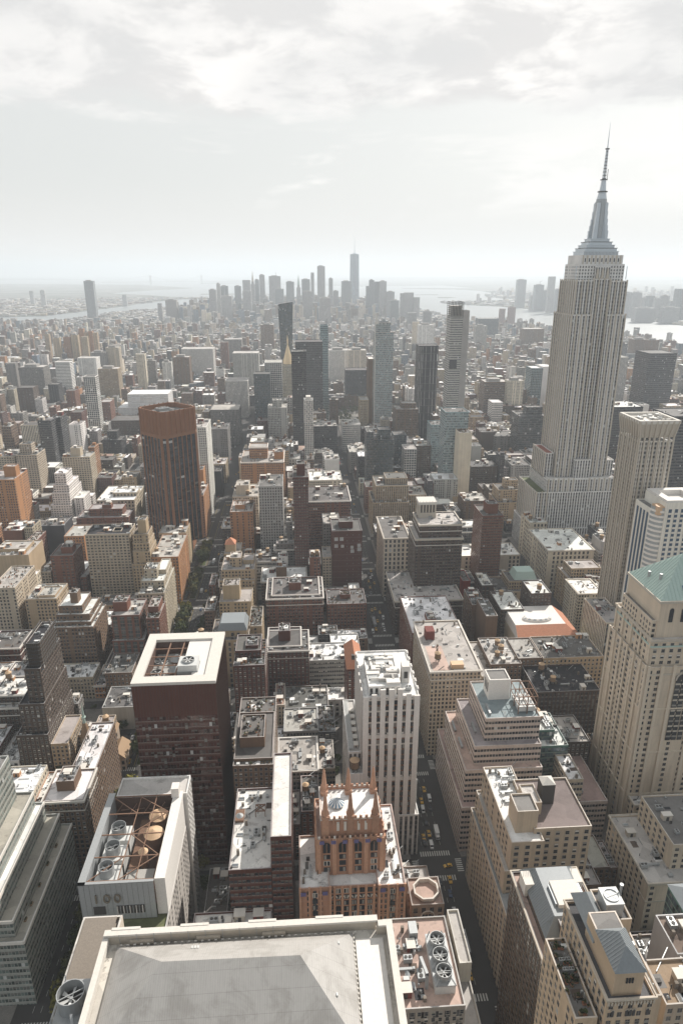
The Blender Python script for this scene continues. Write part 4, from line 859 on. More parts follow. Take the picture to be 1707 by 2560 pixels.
('dark glass tower with a white window grid and a boxy sign on its roof', 'W', 'dg', 'gr', [(360.2, 406.8, 1080, 1120, 82.8), (374.9, 401.0, 1090, 1110, 95.3)], ''),
('small white office block with ribbon windows among low roofs', 'R', 'wh', 'wr', [(386.8, 407.8, 1330, 1364, 59.2)], 'a2'),
('long pale limestone block with arcade top storey and busy roof, below the skyscraper', 'A', 'cr', 'wr', [(244.0, 290.7, 609, 669, 45.8), (252.3, 272.1, 690, 720, 45.0)], 'a6ct1'),
('tan building with blank penthouse, left of the tall pale piered tower', 'P2', 'tn', 'lr', [(250.6, 283.0, 566, 600, 33.3), (254.2, 284.5, 574, 594, 41.9)], 'a3'),
('pale corner block with flat white roof and dark ground floor', 'P2', 'cr', 'wr', [(241.8, 264.1, 525, 555, 40.2), (254.6, 268.5, 535, 553, 39.7)], 'c'),
('striped pier office block with a dark glass front right side', 'S', 'cr', 'lr', [(230.8, 248.2, 448, 490, 53.9)], 'a2'),
('small ornate tan building with a green mansard roof', 'P2', 'tn', 'gr', [(181.3, 226.4, 566, 600, 23.6), (194.7, 227.0, 572, 596, 31.3)], 'q'),
('white classical palace like block with skylights and arched windows', 'A', 'cr', 'wr', [(168.7, 232.5, 655, 689, 22.4)], 'a4'),
('brown L shaped block with a black tank box on its roof', 'P', 'db', 'wr', [(162.2, 181.6, 490, 524, 45.5), (190.0, 207.0, 500, 526, 54.3)], 't2'),
('low theatre like block with a large orange tile roof and oval skylight', 'N', 'cr', 'wr', [(166.3, 216.5, 454, 498, 36.7)], 'z'),
('grey roofed low block with a long parapet below the orange tile roof', 'P', 'tn', 'gr', [(167.2, 210.3, 405, 435, 51.8)], 'a6'),
('brown box of a building between water tanks and the grey roofed block', 'P', 'br', 'lr', [(149.3, 166.1, 405, 433, 52.4)], ''),
('brown low block carrying three round wooden water tanks', 'P', 'br', 'lr', [(128.5, 150.4, 400, 436, 51.5)], 't3a2'),
('stone and brick hotel with pink roof terrace and maroon penthouse', 'P2', 'bg', 'lr', [(81.4, 113.9, 373, 439, 65.3), (120.5, 136.6, 392, 438, 47.5)], 'ut1c'),
('brown brick block with speckled avenue side and pale cluttered roof', 'P', 'rb', 'wr', [(83.1, 122.0, 454, 516, 46.9), (97.6, 104.6, 470, 482, 49.6)], 'a5'),
('narrow building with a blank bright red party wall', 'N', 'rd', 'gr', [(157.2, 165.2, 598, 624, 20.6)], ''),
('dark C shaped brick block around a light court', 'P', 'br', 'gr', [(140.9, 153.0, 500, 530, 45.3), (144.2, 153.5, 470, 500, 50.8)], 'a4'),
('dark block with charcoal roof and two silver water tanks', 'S', 'db', 'bk', [(152.3, 194.9, 373, 405, 46.4)], 't2a2'),
('low peach coloured block with a row of small windows', 'R', 'tn', 'lr', [(178.4, 211.6, 437, 449, 14.1)], ''),
('green glass infill building with a wooden water tank on a white wall', 'G', 'gn', 'wr', [(130.0, 146.2, 306, 336, 58.0), (131.2, 140.0, 312, 328, 64.0)], 't1a4'),
('pale roofed building with a dark sunken roof court', 'P', 'db', 'lr', [(148.0, 170.7, 330, 356, 40.6)], 'a3'),
('small white capped block beside the tall tan tower', 'R', 'bg', 'wr', [(139.1, 147.4, 286, 306, 52.0)], ''),
('dark ribbed office slab with an angled top near the right edge', 'R3', 'dg', 'gr', [(694.3, 749.7, 1330, 1390, 152.7)], ''),
('dark office slab with a white rimmed roof, right of the big skyscraper', 'R3', 'bk', 'wr', [(478.7, 523.8, 1000, 1050, 111.6)], 'a2'),
('slim white slab tower half hidden behind the big skyscraper', 'S', 'wh', 'lr', [(714.8, 735.8, 1500, 1540, 124.9)], ''),
('near dark tower cut by the right edge behind the rounded tower', 'R3', 'dg', 'gr', [(436.7, 473.4, 760, 810, 146.8)], ''),
('small white slab with a dark side behind the pale crowned tower', 'N', 'wh', 'gr', [(632.1, 655.2, 1230, 1256, 70.0)], ''),
('glass tower with white frame and a blank white concrete half', 'W', 'tl', 'wr', [(518.7, 544.0, 1500, 1540, 102.9)], ''),
('blank white concrete half of the framed glass tower', 'N', 'wh', 'wr', [(543.6, 566.3, 1500, 1542, 106.2)], ''),
('tall tan residential tower with blank north wall and glass balconied side', 'N', 'cr', 'gr', [(209.7, 226.1, 860, 886, 107.5)], 'g'),
('pale green glass balcony tower rising behind the blank tan wall', 'GP', 'tl', 'gr', [(196.0, 227.3, 888, 922, 129.4)], ''),
('blue grey glass tower left of the pale green balcony tower', 'GP', 'tl', 'gr', [(199.9, 220.6, 1000, 1034, 87.9)], ''),
('very tall pale tower with ribbon windows and open framed crown', 'R', 'lg', 'gr', [(243.3, 262.4, 1100, 1130, 239.2)], 'f'),
('narrow concrete spine behind the very tall ribbon windowed tower', 'N', 'lg', 'gr', [(268.5, 279.6, 1128, 1148, 246.1)], ''),
('black tower with tall bronze framed window strips', 'T', 'bk', 'gr', [(227.9, 264.8, 1290, 1324, 174.5)], ''),
('silver glass tower with a pointed fin and stepped glassy crown', 'GP', 'lg', 'lr', [(145.8, 180.0, 1290, 1324, 199.6), (147.5, 174.2, 1294, 1320, 216.4)], 'n'),
('slim brown slab with white edges hugging the silver glass tower', 'N', 'br', 'wr', [(138.0, 149.6, 1330, 1364, 146.4)], ''),
('beige brick loft tower with dark brown lower floors', 'P2', 'br', 'lr', [(175.2, 215.5, 1200, 1244, 73.1), (186.4, 212.5, 1210, 1234, 82.0)], ''),
('dark teal glass tower, stepped, right of the avenue', 'G', 'td', 'gr', [(104.8, 133.5, 930, 966, 82.7), (112.8, 129.8, 938, 960, 95.7)], ''),
('narrow mirrored dark glass slab left of the dark teal tower', 'G', 'dg', 'gr', [(92.5, 101.7, 900, 930, 101.2)], ''),
('short dark glass slab right of the dark teal tower', 'G', 'td', 'gr', [(144.0, 162.8, 1000, 1030, 72.8)], ''),
('white cornice block with dark windows between glass towers', 'W', 'wh', 'lr', [(152.4, 169.9, 950, 978, 64.3)], ''),
('dark brown loft block left of the blue grey glass tower', 'P', 'db', 'lr', [(174.4, 197.3, 980, 1016, 61.2)], 'a3'),
('slim white tower wrapped in a diagonal lattice crown', 'W3', 'wh', 'wr', [(9.9, 23.0, 1017, 1037, 124.5)], 'l'),
('broad black curtain wall block with a cluttered roof', 'D', 'bk', 'lr', [(25.6, 66.0, 1130, 1180, 60.0)], 'a5'),
('pale stone block with terracotta crown, gold pyramid spire tower', 'P2', 'cr', 'gr', [(-30.6, -4.7, 1500, 1540, 114.5)], 'y'),
('black slab tower with a notched roofline, nearest of the dark pair', 'D', 'bk', 'gr', [(-8.0, 15.2, 1100, 1134, 186.2)], ''),
('broad dark slab tower behind the nearest black slab', 'D', 'dg', 'gr', [(-1.7, 50.2, 1340, 1380, 178.4)], ''),
('slim teal striped glass tower right of the broad dark slab', 'R', 'tl', 'bk', [(50.5, 66.2, 1450, 1484, 200.5)], ''),
('dark flared glass tower rising alone above the old city', 'G', 'td', 'gr', [(-36.2, -10.4, 1650, 1684, 231.7)], 'v'),
('wide dark apartment slab beyond the broad dark tower', 'P', 'dg', 'gr', [(113.2, 164.5, 1600, 1640, 88.4)], ''),
('white gridded tower left of the gold pyramid', 'W', 'wh', 'lr', [(-62.1, -28.9, 1350, 1394, 138.6)], ''),
('dark slanted glass office block left of the white gridded tower', 'G', 'td', 'gr', [(-80.8, -50.9, 1300, 1336, 123.6)], ''),
('pale glass and stone loft tower in front of the white gridded tower', 'P2', 'lg', 'lr', [(-52.1, -18.7, 1190, 1230, 80.8), (-43.7, -27.6, 1200, 1218, 92.3)], ''),
('pale building with tall white columns over a dark base', 'S', 'wh', 'lr', [(-154.9, -106.7, 1500, 1550, 81.3)], ''),
('white office block with ribbon windows on the right of the avenue', 'R', 'wh', 'lr', [(78.1, 109.8, 1180, 1226, 51.3)], 'a4'),
('grey lofts with cluttered roofs right of the avenue', 'P', 'gy', 'lr', [(80.3, 109.0, 1050, 1100, 34.9)], 'a5'),
('dark narrow loft with a white roof edge on the avenue', 'P', 'dg', 'wr', [(88.1, 103.0, 980, 1014, 46.2)], ''),
('tan loft block with grey upper storeys right of the slim slab', 'P', 'tn', 'lr', [(119.8, 136.7, 1300, 1340, 72.5)], ''),
('pale loft block with bulging cornice behind the maroon tower', 'P2', 'cr', 'wr', [(12.0, 51.2, 780, 820, 71.1)], 'a3'),
('light building with blank white gable near the lattice tower', 'N', 'wh', 'lr', [(37.1, 57.6, 940, 970, 53.5)], 'a2'),
]
for rec in TABLE: building(*rec)
# ---------------------------------------------------------------- far skyline, each tower its own thing
FAR = [
('dark square office slab left of the downtown cluster', 'bl', -479, -435, 4700, 211, ''),
('small dark block at the left foot of the downtown towers', 'bl', -417, -373, 5000, 204, ''),
('broad flat topped pale tower at the left end of downtown', 'lg', -367, -314, 5100, 242, ''),
('slender downtown tower tapering to a pointed crown', 'lg', -313, -285, 5150, 268, 'p'),
('blue grey downtown tower between pointed crown and pale slab', 'bl', -286, -257, 5200, 244, ''),
('tall narrow pale slab, left of the wide twin topped downtown block', 'lg', -256, -218, 5250, 276, ''),
('wide pale downtown slab with an aerial on top', 'lg', -189, -104, 5300, 267, ''),
('dark low shouldered slab in front of the wide downtown slab', 'bl', -134, -77, 4900, 188, ''),
('dark blue square topped downtown tower', 'bl', -63, -6, 5150, 230, ''),
('downtown tower with gothic pointed green top', 'lg', 11, 38, 4850, 248, 'p'),
('dark wide downtown tower left of the slim pale pencil tower', 'bl', 48, 107, 5100, 247, ''),
('slim pale pencil tower rising between downtown slabs', 'lg', 109, 131, 4900, 293, ''),
('tall pale flat topped tower, second highest downtown', 'lg', 155, 207, 4950, 334, ''),
('slim grey tower right of the second highest downtown tower', 'gy', 231, 258, 4900, 255, ''),
('short downtown block between slim tower and wide slab', 'gy', 266, 302, 5000, 172, ''),
('wide grey glass slab immediately left of the tallest downtown tower', 'bl', 321, 388, 4950, 236, ''),
('grey slab right of the tallest tower with slanted shoulder', 'bl', 476, 507, 4600, 248, ''),
('paired grey tower joined to the slanted shoulder slab', 'bl', 512, 543, 4620, 238, ''),
('tall pale slab at the right side of downtown', 'lg', 541, 585, 4580, 241, ''),
('lower step block left of the slanted shoulder slab', 'bl', 455, 475, 4590, 212, ''),
('domed grey block at the right end of downtown', 'gy', 586, 635, 4560, 178, ''),
('stepped grey riverside block beyond the right end of downtown', 'gy', 687, 716, 4650, 165, ''),
('paired riverside tower with flat crown', 'gy', 714, 772, 4640, 170, ''),
('lower riverside tower, last before open water', 'gy', 773, 810, 4620, 141, ''),
('brownish masonry slab in front of the second highest downtown tower', 'br', 140, 202, 4100, 157, ''),
('grey ribbed slab left of the brownish masonry slab', 'gy', 47, 104, 4300, 188, ''),
('teal block low in front of the riverside towers', 'tl', 538, 585, 4000, 147, ''),
("dark flat block at the water's edge right of downtown", 'dg', 690, 732, 3800, 98, ''),
("dark low block left of the flat block at the water's edge", 'dg', 590, 636, 3700, 96, ''),
('wide pale block at the left foot of downtown', 'lg', -450, -387, 4400, 159, ''),
('stepped pale court tower in front of the pointed crown', 'lg', -327, -273, 4500, 186, ''),
('pale slim slab at the left start of downtown', 'lg', -522, -479, 4400, 196, ''),
('narrow bright pencil tower beside the slim slab at the left of downtown', 'wh', -485, -463, 4500, 229, ''),
('dark rounded top block behind the bright pencil tower', 'bl', -472, -446, 4600, 210, ''),
('lonely tall blue glass tower across from the river bridges at left', 'bl', -1346, -1288, 4700, 243, ''),
('dark twin housing slab on the far river bank', 'br', -770, -705, 4300, 140, ''),
('pale housing slab next to the dark twin housing slab', 'lg', -826, -802, 4350, 120, ''),
('hazy slab on the far left shore, left of the lonely glass tower', 'gy', -2450, -2418, 6800, 128, ''),
('hazy pale tower on the far left shore near the lonely glass tower', 'lg', -2249, -2211, 6500, 139, ''),
('hazy block low on the far left shore', 'gy', -1564, -1525, 6600, 97, ''),
('tallest hazy slab across the wide river, leftmost of the far bank', 'bl', 1915, 1989, 6090, 231, ''),
('second hazy slab across the wide river with a crane on top', 'bl', 1907, 1975, 5600, 198, ''),
('lower hazy block beside the crane topped slab', 'bl', 1972, 2011, 5580, 156, ''),
('slender pale hazy tower across the river left of the big skyscraper', 'lg', 1906, 1952, 5300, 263, ''),
("blocky hazy tower touching the big skyscraper's left edge", 'bl', 1928, 1970, 5200, 174, ''),
('short hazy block between the first two far bank slabs', 'gy', 1906, 1946, 5700, 110, ''),
('hazy pale tower just right of the big skyscraper', 'lg', 2319, 2359, 4900, 160, ''),
('hazy wide tower, second right of the big skyscraper', 'gy', 2349, 2413, 4850, 161, ''),
('hazy slab third right of the big skyscraper', 'gy', 2402, 2433, 4800, 126, ''),
('hazy tower with a rounded top, fourth right of the skyscraper', 'bl', 2386, 2430, 4700, 145, ''),
('hazy pale slab fifth right of the skyscraper', 'lg', 2387, 2430, 4600, 133, ''),
('hazy twin block sixth right of the skyscraper', 'gy', 2433, 2480, 4600, 148, ''),
('hazy low block seventh right of the skyscraper', 'gy', 2439, 2485, 4500, 119, ''),
('dark hazy tower cut by the right edge on the far bank', 'bl', 2425, 2499, 4400, 196, ''),
('broad hazy block low on the far bank under the towers', 'gy', 2115, 2243, 4300, 85, ''),
('broad hazy block on the far bank near the right edge', 'gy', 2240, 2341, 4200, 94, ''),
('pinkish slab, left one of a pair near the wide river', 'rd', 1080, 1108, 3700, 115, ''),
('pinkish slab with a crane, right one of a pair near the river', 'rd', 1128, 1163, 3700, 123, ''),
('pale ornate clock tower like shaft with a pointed lantern', 'cr', -280, -254, 2150, 113, 'p'),
('broad white institutional block below the lantern shaft', 'wh', -333, -242, 2050, 92, 'S'),
('brown grey office block left of the broad white institutional block', 'br', -333, -289, 1900, 86, ''),
('white slim twin block in the left middle distance', 'wh', -353, -329, 1850, 79, ''),
('white slab tower with a bright right side in the left middle distance', 'cr', -408, -385, 1800, 106, ''),
('grey brick slab behind the dark gable, left middle distance', 'gy', -394, -370, 1850, 83, ''),
('beige hospital like block with stepped roof at left', 'bg', -561, -523, 2100, 92, ''),
('wide grey block with columns beside the beige stepped block', 'gy', -601, -557, 2080, 80, ''),
('long white low block in the left middle distance', 'wh', -600, -550, 1950, 80, ''),
('wide tan block with vertical piers left of the louvered roof', 'tn', -478, -431, 1700, 83, 'S'),
('grey colonnaded block far left', 'gy', -683, -624, 1750, 82, 'S'),
('white banded block right of the grey colonnaded block', 'wh', -594, -558, 1750, 94, 'R'),
('grey slab at far left behind the brown square tower', 'gy', -734, -709, 1800, 86, ''),
('brick housing slab, first of the far left riverside estate', 'tn', -871, -856, 2500, 98, ''),
('brick housing slab, second of the far left riverside estate', 'tn', -827, -805, 2450, 89, ''),
('brick housing slab, wide third of the far left riverside estate', 'or', -802, -779, 2480, 90, ''),
('brick housing slab, fourth of the riverside estate, taller', 'tn', -775, -752, 2480, 96, ''),
('brick housing slab behind, fifth of the riverside estate', 'or', -783, -766, 2600, 108, ''),
('brick housing slab in front, sixth of the riverside estate', 'tn', -733, -712, 2450, 93, ''),
('brick housing slab, seventh of the riverside estate', 'tn', -751, -736, 2550, 100, ''),
('brick housing slab, eighth of the riverside estate', 'or', -734, -721, 2550, 103, ''),
('brick housing slab, rightmost of the riverside estate', 'tn', -706, -691, 2500, 102, ''),
('tan office block with square columns behind the white framed glass tower', 'cr', 437, 470, 1400, 91, 'P2'),
('long low brown loft with banded front among low roofs at right', 'br', 393, 443, 1420, 86, 'R'),
('blue boxy shed by the river beyond the skyscraper', 'bl', 1127, 1163, 2300, 38, ''),
('stepped tan apartment block on the right river bank', 'br', 1164, 1214, 2350, 82, ''),
('brown apartment block right of the stepped tan one', 'br', 1191, 1227, 2300, 84, ''),
('tan slab with dark top between mid distance glass towers', 'br', 67, 86, 1420, 52, ''),
('pinkish wide low loft near the river at right centre', 'br', 922, 1005, 2800, 83, ''),
('dark wide loft near the river at right centre', 'bl', 810, 902, 3100, 105, ''),
('pale terraced block near the river at right centre', 'lg', 698, 742, 2700, 103, 'R'),
('white office block with a grid front low in the middle distance', 'wh', 423, 474, 2400, 130, ''),
('tan slab with bright front in the centre middle distance', 'cr', 417, 440, 2500, 133, ''),
('pale wide loft row beyond the narrow brown slab', 'cr', 143, 191, 1900, 101, 'P2'),
('white low hall beyond the wide dark apartment slab', 'wh', 91, 147, 1950, 96, ''),
('brown twin topped apartment block left of centre', 'rb', -173, -144, 2200, 80, ''),
('brown peaked block far left of centre beside it', 'rb', -241, -217, 2250, 91, ''),
('grey wide block with pale roof left of the flared glass tower', 'gy', -244, -185, 2400, 86, ''),
('beige slab in front of downtown, left of the flared glass tower', 'br', -134, -84, 2700, 111, ''),
('white wide loft with dark windows in the centre left', 'lg', -168, -100, 1850, 101, 'P2'),
('pale block with pointed lantern between two dark towers', 'cr', 52, 72, 2050, 126, 'p'),
]
for (label, wcn, x0, x1, y, z, ex) in FAR:
    d = max(18, min(55, (x1 - x0) * .8)); wc = jit(C[wcn]); wc = tuple(a * .45 + .32 for a in wc) if y > 3500 else wc; st = ex if ex in ST else ('G' if wcn in ('bl', 'tl') else 'P' if y < 3000 else 'S')  # farthest walls paled, haze mixed into their own colour
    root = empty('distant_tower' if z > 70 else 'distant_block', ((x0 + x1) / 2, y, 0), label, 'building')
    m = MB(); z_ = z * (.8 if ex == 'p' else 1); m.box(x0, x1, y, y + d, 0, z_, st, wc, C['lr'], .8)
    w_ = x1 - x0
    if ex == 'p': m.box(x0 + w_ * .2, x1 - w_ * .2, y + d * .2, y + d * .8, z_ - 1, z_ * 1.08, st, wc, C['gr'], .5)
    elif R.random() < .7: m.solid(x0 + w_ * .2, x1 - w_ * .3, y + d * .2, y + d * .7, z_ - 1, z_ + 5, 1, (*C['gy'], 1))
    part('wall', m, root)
    if ex == 'p': q = MB([MT['copper patina'] if 'green' in label else MT['limestone']]); q.cyl((x0 + x1) / 2, y + d / 2, z_ * 1.07, z * 1.12, w_ * .3, w_ * .03, 8); part('spire', q, root)
    if 'aerial' in label or 'crane' in label: q = MB([MT['dark iron']]); q.bar((x0 + w_ * .6, y + d / 2, z), (x0 + w_ * .6, y + d / 2, z + 26), .8); q.bar((x0 + w_ * .6, y + d / 2, z + 20), (x0 + w_ * .6 + (18 if 'crane' in label else 1), y + d / 2, z + (32 if 'crane' in label else 20)), .6); part('mast', q, root)
    FOOT.append((x0, x1, y, y + d)); note(label, x0, x1, y, z)
# ---------------------------------------------------------------- landmark buildings
LIME = (.74, .715, .68)
def bxl(m, x0, x1, y0, y1, z0, z1, st, wc, rc=None, **k): m.box(x0, x1, y0, y1, z0, z1, st, wc, rc or C['lr'], **k)
def hero(label, cat, loc, kind, foot, zt):
    o = empty(kind, loc, label, cat); FOOT.append(foot); note(label, foot[0], foot[1], foot[2], zt); return o
# --- the great setback skyscraper
o = hero('tallest grey limestone skyscraper with setbacks and a silver mast, right of centre', 'skyscraper', (314, 735, 0), 'skyscraper', (258, 372, 700, 764), 110)
note('skyscraper shaft', 283, 339, 713, 320)
m = MB()
bxl(m, 258, 372, 700, 764, 0, 34, 'E', LIME); bxl(m, 261, 369, 702, 763, 33, 76, 'E', LIME, (.10, .12, .05))
bxl(m, 272, 350, 704.5, 762, 75, 90, 'E', LIME); bxl(m, 274, 348, 704.6, 761.8, 88, 91, 'N', LIME, par=.6)
bxl(m, 272, 281, 716, 756, 89, 117, 'E', LIME, (.3, .12, .09)); bxl(m, 341, 350, 716, 756, 89, 108, 'E', LIME)
bxl(m, 302, 320, 707.5, 720, 88, 111, 'E', LIME)
bxl(m, 283, 303, 712, 761, 89, 264, 'E', LIME); bxl(m, 319.5, 339.5, 712, 761, 89, 264, 'E', LIME)
bxl(m, 285, 303.2, 714, 758, 263, 297.5, 'E', LIME); bxl(m, 320.5, 337.5, 714, 758, 263, 297, 'E', LIME)
bxl(m, 302.8, 319.8, 714.8, 759, 110, 299, 'E', LIME)
bxl(m, 287, 334.5, 717.5, 755, 296, 313, 'P', LIME); bxl(m, 303.3, 319.3, 715.2, 757, 298, 311, 'S', LIME)
bxl(m, 288.5, 332.5, 719, 753, 312, 321.5, 'N', LIME, C['lr'])
part('wall', m, o)
q = MB([MT['limestone']])                                              # vertical piers running up each face
for (x0, x1, y, z0, z1) in ((283, 303, 712, 91, 264), (319.5, 339.5, 712, 91, 264), (285, 303, 714, 264, 297.5), (320.5, 337.5, 714, 264, 297), (302.8, 319.8, 714.8, 112, 299), (274, 302, 704.6, 0, 90), (320, 348, 704.6, 0, 90), (261, 273, 702, 0, 76)):
    n = max(2, round((x1 - x0) / 5.7))
    for i in range(n + 1):
        x = x0 + (x1 - x0) * i / n; q.solid(x - .65, x + .65, y - .75, y - .02, z0, z1 + .8)
for (y0, y1, x, z0, z1) in ((712, 761, 283, 91, 264), (714, 758, 285, 264, 297.5), (702, 763, 261, 0, 76), (716, 756, 272, 90, 117)):
    n = max(2, round((y1 - y0) / 5.7))
    for i in range(n + 1): y = y0 + (y1 - y0) * i / n; q.solid(x - .75, x - .02, y - .65, y + .65, z0, z1 + .8)
part('pier', q, o)['kind'] = 'stuff'
q = MB([MT['limestone'], MT['dark glass']])
for i in range(10):
    x = 290.5 + i * 4.3; q.solid(x, x + 1.3, 718.6, 719.05, 312.5, 321.2, 0)
    if i < 9: q.solid(x + 2.2, x + 3.4, 718.8, 718.95, 315, 318.5, 1)
for i in range(3): q.cyl(306 + i * 5.3, 715.1, 299, 307.5, 1.5, 1.0, 8, 0); q.cyl(306 + i * 5.3, 715.1, 307.5, 309.5, 1.0, .1, 8, 0)
part('crown_ornament', q, o)
q = MB([MT['mast metal'], MT['dark iron'], MT['bronze window']])
for i, (w_, d_, z0, z1) in enumerate(((36, 28, 321, 325.5), (33, 26, 325.5, 328.5), (29, 22, 328.5, 331.5), (24.5, 19, 331.5, 334.5), (19.5, 16, 334.5, 337.5))):
    q.solid(310.2 - w_ / 2, 310.2 + w_ / 2, 736 - d_ / 2, 736 + d_ / 2, z0, z1 - .5, 0); q.solid(310.2 - w_ / 2 - .5, 310.2 + w_ / 2 + .5, 736 - d_ / 2 - .5, 736 + d_ / 2 + .5, z1 - .6, z1 - .1, 1 if i % 2 else 0)
for i in range(24): q.solid(293.2 + i * 1.48, 293.6 + i * 1.48, 721.7, 721.95, 321, 324.6, 2)
part('stepped_base', q, o)
q = MB([MT['mast metal'], MT['bronze window'], MT['dark iron']]); cx, cy = 310.2, 736
q.cyl(cx, cy, 337, 371, 5.3, 4.6, 16, 0); q.cyl(cx, cy, 371, 374.5, 5.2, 5.2, 16, 1); q.cyl(cx, cy, 374.5, 381, 4.9, 3.6, 16, 0); q.cyl(cx, cy, 381, 381.8, 4.9, 4.9, 16, 2); q.cyl(cx, cy, 381.8, 392, 3.3, 2.2, 12, 0); q.cyl(cx, cy, 392, 392.6, 3.6, 3.6, 12, 2)
for a in range(4):
    c, s = round(math.cos(a * math.pi / 2)), round(math.sin(a * math.pi / 2))
    def bx(r0, r1, hw, z0, z1, mi):
        xs = sorted((cx + c * r0 - abs(s) * hw, cx + c * r1 + abs(s) * hw)) if c >= 0 else sorted((cx + c * r1 - abs(s) * hw, cx + c * r0 + abs(s) * hw))
        ys = sorted((cy + s * r0 - abs(c) * hw, cy + s * r1 + abs(c) * hw)) if s >= 0 else sorted((cy + s * r1 - abs(c) * hw, cy + s * r0 + abs(c) * hw))
        q.solid(xs[0], xs[1], ys[0], ys[1], z0, z1, mi)
    for hw_, r1 in ((2.0, 5.5),): bx(4.2, r1, hw_, 338, 372, 1)
for a in range(4):                                                     # four stepped wings on the diagonals
    c, s = math.cos(a * math.pi / 2 + math.pi / 4), math.sin(a * math.pi / 2 + math.pi / 4)
    for r1, zt in ((10.5, 345), (9.4, 350), (8.4, 356), (7.4, 363), (6.6, 371)):
        q.bar((cx + c * r1 * .82, cy + s * r1 * .82, 337), (cx + c * r1 * .82, cy + s * r1 * .82, zt), 1.5, 0)
part('mooring_mast', q, o)
q = MB([MT['mast metal'], MT['dark iron']])
for a in range(4):
    c, s = math.cos(a * math.pi / 2 + .78), math.sin(a * math.pi / 2 + .78); q.bar((cx + 1.7 * c, cy + 1.7 * s, 392), (cx + .9 * c, cy + .9 * s, 420), .22, 0)
for i in range(9): q.cyl(cx, cy, 393 + i * 3, 393.5 + i * 3, 2.1 - i * .12, 2.1 - i * .12, 8, 1)
q.cyl(cx, cy, 392, 419, .5, .4, 8, 0); q.cyl(cx, cy, 419.5, 420.3, 2.2, 2.2, 8, 1); q.cyl(cx, cy, 420, 443, .55, .1, 8, 0); q.bar((cx + 3.2, cy, 392), (cx + 3.2, cy, 402), .2, 1)
part('antenna', q, o)
for (x, y) in ((284, 716), (336.5, 716)):
    q = MB([MT['mast metal']]); q.bar((x, y, 298), (x, y, 311), .3); part('side_mast', q, o)

# --- octagon like brown tower turned against the grid
o = hero('dark glass and orange brick tower turned diagonally, left of the tree lined avenue', 'tower', (-142, 735, 0), 'office_tower', (-178, -116, 696, 776), 30)
note('brown tower', -164, -115, 710, 168)
BRK = (.27, .125, .065); m = MB()
m.box(-166, -124, 700, 770, 0, 21, 'N', BRK, C['gr']); m.box(-158, -128, 696, 702, 0, 18, 'P', BRK, C['gr'])
ccx, ccy = -139.5, 737
def octo(r, ch):   # square turned by 45 degrees with chamfered corners
    out = []
    for a in range(4):
        c, s = math.cos(a * math.pi / 2 - math.pi / 2), math.sin(a * math.pi / 2 - math.pi / 2); t = (-s, c)
        out += [(ccx + c * r - t[0] * ch, ccy + s * r - t[1] * ch), (ccx + c * r + t[0] * ch, ccy + s * r + t[1] * ch)]
    return out
P_ = octo(28.5, 3.8); W_ = (*BRK, 2.0)
for i in range(8):
    a, b = P_[i], P_[(i + 1) % 8]; ln = math.dist(a, b)
    m.face([(*a, 20), (*b, 20), (*b, 143), (*a, 143)], 0, [(0, 0), (ln, 0), (ln, 123), (0, 123)], W_, (ln / max(1, round(ln / 5.6)), 3.7, .80 if ln > 10 else .4, 1.0), (.03, .025, .025, .30), (.03, .036, .046, .05))
    m.face([(*a, 143), (*b, 143), (*b, 169), (*a, 169)], 0, None, W_)
part('wall', m, o)
q = MB([MT['tower brick']])
for i in range(8):
    a, b = P_[i], P_[(i + 1) % 8]; ln = math.dist(a, b); n = max(1, round(ln / 5.6)); nx, ny = (b[1] - a[1]) / ln, -(b[0] - a[0]) / ln
    for j in range(n + 1):
        x = a[0] + (b[0] - a[0]) * j / n; y = a[1] + (b[1] - a[1]) * j / n
        q.bar((x + nx * .3, y + ny * .3, 20), (x + nx * .3, y + ny * .3, 169.6), .5)
    q.face([(a[0] + nx * .9, a[1] + ny * .9, 141), (b[0] + nx * .9, b[1] + ny * .9, 141), (b[0] + nx * .9, b[1] + ny * .9, 144.5), (a[0] + nx * .9, a[1] + ny * .9, 144.5)])
part('brick_pier', q, o)['kind'] = 'stuff'
q = MB([MR, MT['tower brick']]); Q_ = octo(27.2, 3.4)
q.face([(*p, 164) for p in Q_], 0, None, (*C['gr'], 1))
for i in range(8):
    j = (i + 1) % 8; q.face([(*P_[i], 169), (*P_[j], 169), (*Q_[j], 169), (*Q_[i], 169)], 1); q.face([(*Q_[j], 169), (*Q_[j], 164), (*Q_[i], 164), (*Q_[i], 169)], 1)
part('roof', q, o)
for i in range(4): inst('fan_cowl', COOL, o, (ccx + 5 + i * 4.4, ccy - 4 + i * 1.5, 164), 0, (2.2, 2.2, 3))
inst('air_conditioner', AC, o, (ccx - 6, ccy + 6, 164), .78, (5, 5, 2)); inst('air_duct', DUCT, o, (ccx - 2, ccy - 9, 164), .7, (2, 2, 1.6))

# --- dark glass slab with the roof well
o = hero('dark bronze glass tower with a white rimmed open roof holding fans and tanks', 'tower', (-64, 292, 0), 'office_tower', (-84, -43.2, 292, 340), 117)
BZ = (.105, .042, .030); m = MB()
m.wall((-84, 292), (-43.2, 292), 0, 98, 'K', BZ); m.wall((-43.2, 292), (-43.2, 340), 0, 98, 'K', BZ); m.wall((-43.2, 340), (-84, 340), 0, 98, 'K', BZ); m.wall((-84, 340), (-84, 292), 0, 98, 'K', BZ)
for a, b in (((-84, 292), (-43.2, 292)), ((-43.2, 292), (-43.2, 340)), ((-43.2, 340), (-84, 340)), ((-84, 340), (-84, 292))): m.wall(a, b, 98, 115.4, 'N', BZ)
part('wall', m, o)
q = MB([MT['bronze trim'], MT['light coping']])
for i in range(28): x = -84 + 40.8 * i / 27; q.solid(x - .05, x + .05, 291.85, 291.98, 0, 115.4, 0)
part('mullion', q, o)['kind'] = 'stuff'
q = MB([MT['bronze trim']])
